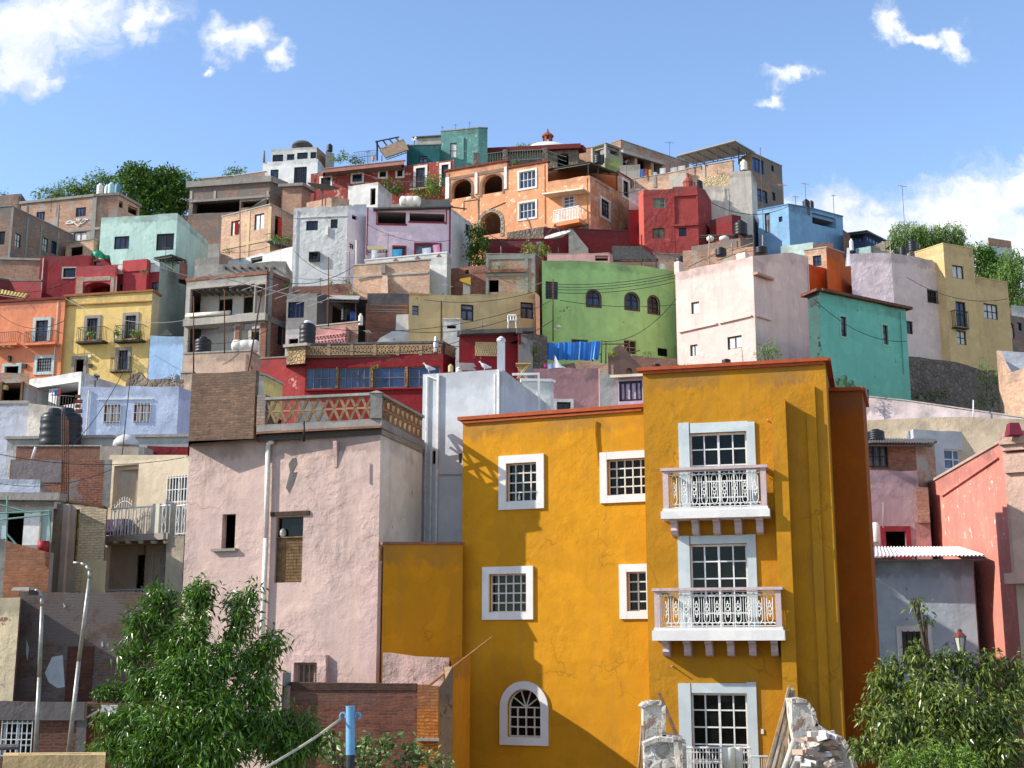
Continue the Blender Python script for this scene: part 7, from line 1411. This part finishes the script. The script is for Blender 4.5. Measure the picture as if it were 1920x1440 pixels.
# inner faces of the ground room: wall with a doorway and a white window
for (a, b, c, d) in ((200, 1015, 206, 1135), (249, 1015, 286, 1135), (206, 1015, 249, 1039), (286, 1015, 318, 1037)): bh.box('inner_wall', a, b, c, d, -.7, -.6, BG, 0)
bh.box('doorway_shade_panel', 207, 1040, 248, 1112, -.8, -.72, GLK, 0)  # black panel imitates the darkness inside the open doorway
m = MB(); u0, u1, z0, z1 = bh.rect(0, 286, 1037, 313, 1110, -.6); 
for u in (u0, (u0 + u1) / 2, u1 - .04): bh.bx(m, 0, u, u + .04, z0, z1, -.6, -.56)
for k in range(4): z = z0 + (z1 - z0) * k / 3; bh.bx(m, 0, u0, u1, z - .02, z + .02, -.6, -.565)
m.build('window', plain((185, 195, 200), .5, key='pale_frame'), bh.root)
bh.box('slab', 199, 1006, 346, 1018, .004, .9, stucco((170, 160, 148), .5), 0)
for k in range(5): u, z = bh.hit(0, 214 + k * 24, 1012, .9); m = MB(); m.lathe(tuple(bh.pt(0, u, z - .14, .82)), [(.1, 0), (.14, .1)], 10); m.build('slab_edge_block', BG, bh.root)
def rail2(h, x0, yt, x1, yb, pj, n, nm='railing'):
    u0, u1, z0, z1 = h.rect(0, x0, yt, x1, yb, pj); m = MB(); T = lambda a, za, b, zb, r=.013: m.tube(h.pt(0, a, za, pj), h.pt(0, b, zb, pj), r, r, 5); W = (u1 - u0) / n
    for k in range(n + 1):
        u = u0 + W * k; T(u, z0, u, z1)
        if k < n and k % 2 == 0:
            for j in range(8):
                t0, t1 = j / 8, (j + 1) / 8; f = lambda t: math.sin(t * 2 * math.pi) * W * .45; T(u + W * .5 + f(t0), z0 + (z1 - z0) * t0, u + W * .5 + f(t1), z0 + (z1 - z0) * t1, .009); T(u + W * .5 - f(t0), z0 + (z1 - z0) * t0, u + W * .5 - f(t1), z0 + (z1 - z0) * t1, .009)
    T(u0, z1, u1, z1, .03); T(u0, z0 + .05, u1, z0 + .05, .015); return m.build(nm, WHM, h.root)
rail2(bh, 208, 951, 318, 1006, .85, 16); rail2(bh, 330, 948, 352, 1003, .85, 4); bh.box('rail_post', 317, 949, 330, 1004, .75, .9, stucco((215, 208, 190), .4), 0)
rail2(bh, 190, 1106, 285, 1114, .3, 14)
m = MB(); u0, u1, z0, z1 = bh.rect(0, 214, 932, 250, 1004, .5)
for k in range(9):
    u = u0 + (u1 - u0) * k / 8; e = math.sin(math.pi * k / 8) * .25; m.tube(bh.pt(0, u, z0, .5), bh.pt(0, u, z1 - .3 + e, .5), .013, .013, 5); m.tube(bh.pt(0, u, z1 - .3 + e, .5), bh.pt(0, u, z1 - .22 + e, .5), .025, .003, 5)
for k in range(8):
    ua, ub = u0 + (u1 - u0) * k / 8, u0 + (u1 - u0) * (k + 1) / 8; m.tube(bh.pt(0, ua, z1 - .4 + math.sin(math.pi * k / 8) * .25, .5), bh.pt(0, ub, z1 - .4 + math.sin(math.pi * (k + 1) / 8) * .25, .5), .014, .014, 5)
m.build('gate', WHM, bh.root)
bh.box('door', 215, 900, 224, 955, -1.2, -1.0, plain((150, 150, 140), .6, key='grey_metal'), 0); bh.box('stored_things', 214, 975, 245, 1004, .02, .4, plain((90, 70, 100), .9, 0, .5, key='cloth'), 0)
H('beige_wall', 'beige side pier at the right end of the balcony house', 'wall', [(313, 1005, 46.8), (346, 1004, 46.7)], BG, 1, jit=0)
h = H('brick_house', 'half plastered brick wall house left of the beige balcony house', 'house', [(20, 862, 47), (196, 862, 46.8), (208, 863, 46.8)], [brick((132, 75, 58), (160, 92, 70), (150, 130, 115), plaster=.3, pc=(130, 122, 118)), CONC], .8)
h.box('concrete_column', 196, 862, 208, 952, .004, .06, CONC); h.box('plaster_patch', 21, 863, 116, 905, .003, .02, stucco((130, 120, 118), .6)); h.strip('tile_edge', 120, 940, 200, 952, .08, .01, .3, WOOD)
for k, x in enumerate((116, 120, 124, 128)): pole(x, 950, 770 + k * 6, 46.2, ['rebar rod bundle before the brick wall, leftmost rod', 'rebar rod bundle before the brick wall, second rod', 'rebar rod bundle before the brick wall, third rod', 'rebar rod bundle before the brick wall, rightmost rod'][k], .022, RUST, 'rebar_rod')
h = H('cream_brick_house', 'cream painted brick wall with a tall narrow amber window', 'house', [(101, 944, 45.2), (152, 948, 44.8), (200, 955, 44.5)], [stucco((185, 170, 150), .6, .15, (150, 120, 100), bump=.03), brick((205, 190, 155), (215, 200, 165), (180, 165, 135), h=.09)], 4,
      [(139, 955, 151, 1052, dict(f=WOOD, g=(1, 3), p=plain((190, 160, 90), .5, 0, .5, key='amber_glass')), 0)])
h.box('plaster_foot', 154, 1052, 198, 1115, .004, .03, stucco((205, 190, 150), .5, .1), 1); h.box('plaster_column', 118, 946, 128, 1112, .004, .14, stucco((195, 180, 165), .5), 0)
h = H('white_wall', 'bluish white roof box with a peeling right end at the left edge', 'wall', [(-40, 898, 44), (76, 899, 43.8), (108, 935, 44.8)], [stucco((190, 198, 212), .4), stucco((190, 175, 155), .7, .2)], 3, zb=P(0, 950, 44).z)
h = H('unfinished_house', 'makeshift room with white door panel and slab roof at the left edge', 'house', [(-60, 938, 43), (102, 940, 42.7)], [CONCL], 5, [(-8, 958, 74, 1022, dict(open=1, r=.5)), (76, 958, 94, 1036, dict(open=1, r=.1))], capm=CONC, cap=.25, capo=.3)
h.box('door_panel', 42, 958, 72, 1034, -.1, -.05, WHM, 0); h.box('panel', 76, 958, 92, 1016, -.09, -.05, stucco((165, 190, 185), .3), 0); h.box('panel', -10, 958, 12, 1010, -.09, -.05, stucco((190, 205, 200), .3), 0)
m = MB(); a = h.pt(0, *h.hit(0, 84, 1036), .15); m.lathe(tuple(a), [(.16, 0), (.19, .36), (.17, .36)], 14); r = m.build('bucket', plain((150, 30, 40), .6, key='red_plastic'), None, base=tuple(a), smooth=True); tag(r, 'dark red tub at the edge of the makeshift room', 'bucket')
o = thing('tube_scaffold', 'thin turquoise pipe scaffold along the makeshift room', 'frame', tuple(P(12, 1015, 41.8))); m = MB()
for (a, b) in (((12, 1015), (14, 930)), ((-5, 962), (95, 958)), ((-5, 975), (90, 965)), ((95, 1015), (92, 955)), ((12, 1000), (30, 1020)), ((-5, 945), (60, 962))): m.tube(P(*a, 41.8), P(*b, 41.8), .03, .03, 5)
m.build('tubes', plain((110, 150, 140), .6, key='green_metal'), o)
h = H('brick_wall', 'slanting brick parapet under the makeshift room', 'wall', [(-40, 1000, 42.2), (12, 1014, 42.2), (94, 1036, 42.0), (101, 1037, 42.2)], [CONC, brick((150, 92, 62), (175, 112, 78), (140, 115, 95)), CONC], 1, jit=.02)
H('plaster_house', 'flaking cream plaster pier on brick at the lower left edge', 'house', [(-60, 1118, 39.8), (38, 1120, 39.6), (42, 1121, 41)], [stucco((218, 200, 165), .5, .3, (135, 100, 82), ps=.9), BRKG], 3, jit=.05)
DKB = brick((92, 78, 70), (108, 90, 80), (98, 88, 82), plaster=.45, pc=(98, 90, 88))
h = H('brick_house', 'large dark plaster patched brick wall with bricked up doorway', 'house', [(36, 1110, 40.6), (300, 1113, 40.2), (360, 1115, 40.2)], [DKB, DKB], 3, jit=.05)
h.box('bricked_doorway', 124, 1212, 173, 1330, .003, .03, brick((78, 42, 34), (95, 55, 42), (70, 62, 56)), 0)
for pl in (((98, 1232), (118, 1228), (122, 1288), (108, 1290), (92, 1280), (84, 1262)), ((72, 1196), (76, 1200), (74, 1250), (70, 1245)), ((50, 1198), (55, 1215), (52, 1240), (49, 1225)), ((190, 1205), (193, 1202), (194, 1212), (190, 1212)), ((118, 1130), (124, 1136), (120, 1140))):
    m = MB(); q = [h.pt(0, *h.hit(0, x, y), .012) for x, y in pl]; c = sum(q, Vector()) / len(q)
    for k in range(len(q)): m.face([c, q[k], q[(k + 1) % len(q)]])
    m.build('plaster_patch', stucco((170, 178, 182), .3), h.root)
for k in range(9): potplant(185 + k * 11, 1318, 26 + (k % 3) * 6, 39.2, ['potted plant %s on the shaded brick ledge' % w for w in ('leftmost', 'second from left', 'third from left', 'fourth from left', 'in the middle', 'sixth from left', 'seventh from left', 'eighth from left', 'rightmost')][k], 100 + k, 13, (90, 70, 60), LF2)
h = H('brick_house', 'lower left brick house with grey lintel and white iron window', 'house', [(-60, 1315, 38.2), (162, 1318, 38), (166, 1318, 39.5)], [brick((95, 58, 48), (120, 75, 60), (110, 95, 85)), CONC], 1.5,
      [(3, 1353, 60, 1420, dict(f=plain((190, 198, 208), .5, key='pale_frame'), g=(2, 3), p=GLK, fw=.06, bars=6, barm=WHM))], jit=.02)
h.box('concrete_beam', -40, 1316, 161, 1350, .004, .12, CONCD); h.box('concrete_column', 143, 1350, 161, 1430, .003, .05, CONCD)
h = H('brick_wall', 'reddish ledge wall carrying white vent blocks left of the tree', 'wall', [(163, 1318, 38.8), (300, 1320, 38.8)], brick((120, 68, 50), (140, 85, 62), (110, 90, 80)), 1, jit=.02)
h.box('vent_block', 190, 1322, 222, 1337, .004, .12, WHT)
m = MB(); m.tube(P(163, 1345, 38.4), P(188, 1330, 38.4), .03, .03, 5); r = m.build('pipe_piece', WPIPE, None, base=tuple(P(163, 1345, 38.4))); tag(r, 'short white pipe leaning by the vent blocks', 'pipe')
H('beige_wall', 'near beige plaster wall top at the bottom left corner', 'wall', [(6, 1417, 19), (198, 1416, 19)], stucco((205, 175, 125), .4, .1, (150, 130, 110)), .6, zb=ZG, jit=.02)
m = MB(); m.tube(P(-20, 1402, 24), P(36, 1400, 24), .05, .05, 8); r = m.build('handrail', CONCD, None, base=tuple(P(0, 1400, 24))); tag(r, 'thick grey handrail before the white iron window', 'railing')
for k, (pts, lb) in enumerate(((((66, 1425), (74, 1270), (79, 1137), (78, 1120), (74, 1110), (66, 1106), (54, 1105)), 'shorter curved grey lamp post at the lower left'), (((127, 1425), (148, 1240), (168, 1085), (168, 1070), (162, 1061), (152, 1056), (138, 1055)), 'taller curved grey lamp post leaning right of the first'))):
    Y = 24; p = [P(x, y, Y) for x, y in pts]; b = p[0].copy(); b.z = -4; o = thing('lamp_post', lb, 'lamp post', tuple(b), 'curved lamp posts'); m = MB(); m.tube(b, p[0], .05, .045, 8); rs = [.042, .038, .034, .032, .030, .028, .026]
    for j in range(len(p) - 1): m.tube(p[j], p[j + 1], rs[j], rs[j + 1], 10)
    m.build('post', plain((165, 160, 150), .45, .5, .2, key='galvanised'), o, smooth=True); m = MB(); e = p[-1]; m.hexa([e + Vector((-.3, -.05, -.02)), e + Vector((.02, -.05, -.03)), e + Vector((.02, .05, -.03)), e + Vector((-.3, .05, -.02)), e + Vector((-.28, -.03, .03)), e + Vector((.02, -.03, .04)), e + Vector((.02, .03, .04)), e + Vector((-.28, .03, .03))]); m.build('lamp_head', plain((165, 160, 150), .45, .5, .2, key='galvanised'), o) if k == 0 else None
    if k == 0: m = MB(); m.box(e.x + .02, e.y - .05, e.z - .1, e.x + .16, e.y + .05, e.z - .02); m.build('lamp_head', DKM, o)
# ================================================================= foreground trees, post, lantern
rng_cl = np.random.RandomState(11)
def cl_tree(rows): return [(x, y, rx, ry, dy) for (x, y, rx, ry, dy) in rows]
LT_ = cl_tree([(372, 1112, 18, 20, 0), (470, 1112, 12, 14, 0), (443, 1190, 16, 16, 0), (508, 1205, 20, 18, 0), (240, 1230, 18, 22, 0), (258, 1170, 20, 22, 0), (300, 1118, 20, 16, .2), (200, 1350, 22, 14, -.4), (575, 1352, 16, 12, -.3), (372, 1130, 21, 28, 0), (362, 1180, 28, 28, -.3), (300, 1140, 30, 28, .3), (452, 1130, 20, 20, .2), (455, 1165, 21, 25, 0), (330, 1210, 38, 36, 0), (280, 1200, 30, 36, .6), (490, 1230, 28, 28, 0), (420, 1240, 42, 33, -.5), (350, 1270, 50, 42, -.8), (282, 1280, 33, 33, 0),
   (250, 1350, 42, 33, -.5), (480, 1290, 38, 30, -.4), (400, 1330, 58, 42, -1), (320, 1370, 58, 42, -1.2), (225, 1395, 36, 25, 0), (480, 1360, 47, 38, -.6), (400, 1410, 67, 36, -1.3), (290, 1420, 67, 30, -1), (540, 1360, 33, 28, 0), (540, 1410, 47, 28, -.5), (600, 1390, 25, 18, 0), (300, 1110, 11, 10, .3), (388, 1105, 10, 11, 0)])
tree('tree', 'large lush tree with narrow drooping leaves in front of the pink house', LT_, 27, LFT, .17, .046, 430, (380, 1500), 201, droop=.5, twigs=11, shell=.3, zb=-6, group='foreground trees')
RT = cl_tree([(1720, 1134, 9, 11, 0), (1732, 1160, 11, 7, 0),  (1655, 1268, 19, 24, 0), (1665, 1300, 32, 24, 0), (1720, 1235, 21, 24, 0), (1760, 1250, 24, 21, 0), (1800, 1235, 21, 18, 0), (1740, 1290, 41, 29, -.4), (1850, 1232, 18, 16, 0), (1840, 1265, 29, 22, 0), (1905, 1240, 16, 16, 0), (1900, 1290, 29, 27, 0),
   (1640, 1345, 27, 24, 0), (1700, 1350, 49, 36, -.6), (1790, 1330, 49, 41, -.8), (1870, 1350, 49, 41, -.6), (1620, 1400, 24, 22, 0), (1680, 1410, 49, 32, -.6), (1770, 1400, 57, 37, -1), (1860, 1410, 57, 36, -1), (1680, 1255, 13, 18, 0)])
tree('tree', 'broad tree with glossy pale leaves at the lower right corner', RT, 26, LFR, .14, .05, 380, (1790, 1500), 202, droop=.6, twigs=12, shell=.4, zb=-6, group='foreground trees')
tree('plant', 'darker feathery bush at the very foot of the lower right tree', [(1770, 1425, 60, 26, -1.5), (1700, 1430, 40, 20, -1.5)], 24.5, LF1, .1, .03, 500, (1770, 1480), 203, cat='plant', droop=.3, twigs=12, zb=-6)
VN = cl_tree([(620, 1390, 22, 16, 0), (690, 1385, 24, 12, 0), (720, 1400, 28, 14, 0), (770, 1410, 24, 14, 0), (640, 1420, 40, 18, 0), (700, 1425, 44, 16, 0), (790, 1425, 36, 14, 0), (825, 1430, 12, 8, 0)])
tree('vine', 'pale broad leaved vine along the bottom below the brick yard wall', VN, 26, leafm((92, 118, 62), (150, 168, 105), .4, .5), .14, .09, 170, (700, 1470), 204, cat='plant', droop=.1, twigs=8, zb=-6)
shrub(168, 1402, 14, 12, 30, 'small bright weed behind the near beige wall', LF1, 205, .1, .03, 60)
# blue post with rope
BP = plain((110, 165, 205), .55, .1, .12, key='light_blue_paint'); a, b = P(657, 1415, 12), P(657, 1325, 12)
o = thing('post', 'light blue iron post with two curled hooks at the bottom centre', 'post', (a.x, a.y, -6)); m = MB(); m.tube(a, b, .04, .04, 18); m.tube(b, b + Vector((0, 0, .006)), .042, .042, 18)
m.build('shaft', BP, o, smooth=False); m = MB(); m.tube((a.x, a.y, -6), a, .038, .04, 14); m.build('dark_foot', plain((40, 45, 52), .6, key='dark_paint'), o); c = P(657, 1344, 12)
for s_ in (-1, 1):
    m = MB(); pts = [c + Vector((s_ * (.03 + .03 + .035 * math.cos(t)), -.02, .02 + .03 * math.sin(t))) for t in [R_(q) for q in range(200 if s_ < 0 else 180, 200 - 300, -30)]]
    pts = [c + Vector((s_ * .035, 0, -.01))] + [c + Vector((s_ * (.065 + .026 * math.cos(R_(q))), 0, .006 + .028 * math.sin(R_(q)))) for q in range(215, -100, -30)]; m.path(pts, .011, 8); m.build('hook', BP, o, smooth=True)
m = MB(); rp = [P(640, 1347, 12), P(600, 1377, 11.6), P(560, 1403, 11.2), P(495, 1442, 10.6), P(440, 1470, 10.2)]; m.path(rp, .011, 8); r = m.build('rope', stucco((205, 195, 170), .2), None, base=tuple(rp[0]), smooth=True); tag(r, 'pale rope running from the blue post to the lower left', 'rope')
for k in range(1): pass
# lantern
L0 = P(1802, 1222, 30); o = thing('street_lantern', 'old style glass lantern with a red cap above the right tree', 'lantern', (L0.x, L0.y, -6)); s_ = mpp(30)
m = MB(); m.tube((L0.x, L0.y, -6), L0, .05, .035, 8); m.lathe(tuple(L0 - Vector((0, 0, .05))), [(.03, 0), (.06, .05), (.03, .1)], 10); m.build('post', DKM, o)
def frus(m, z0, w0, z1, w1, n=6):
    for i in range(n):
        a, b = 2 * math.pi * i / n, 2 * math.pi * (i + 1) / n; q = lambda t, w, z: (L0.x + w * math.cos(t), L0.y + w * math.sin(t), L0.z + z)
        m.face([q(a, w0, z0), q(b, w0, z0), q(b, w1, z1), q(a, w1, z1)])
m = MB(); frus(m, .02, .07, .32, .125); m.build('glass_panes', plain((185, 185, 170), .15, 0, .1, key='lantern_glass'), o); m = MB()
for i in range(6):
    a = 2 * math.pi * i / 6; m.tube((L0.x + .072 * math.cos(a), L0.y + .072 * math.sin(a), L0.z + .02), (L0.x + .128 * math.cos(a), L0.y + .128 * math.sin(a), L0.z + .32), .009, .009, 5)
m.build('frame', DKM, o); m = MB(); frus(m, .32, .15, .34, .15); frus(m, .34, .15, .44, .05); frus(m, .44, .05, .47, .06); frus(m, .47, .06, .52, .01); m.build('cap', plain((110, 50, 45), .7, key='dark_red_paint'), o)

for k, (a, b, lb) in enumerate((((-10, 850, 40), (345, 858, 44), 'black cable crossing the lower left roofs'), ((-10, 905, 40), (210, 880, 44), 'thin cable before the grey brick wall'), ((120, 850, 45), (230, 700, 48), 'slanting cable from the rebar bundle'))): cable(P(*a), P(*b), lb, .3, .012)
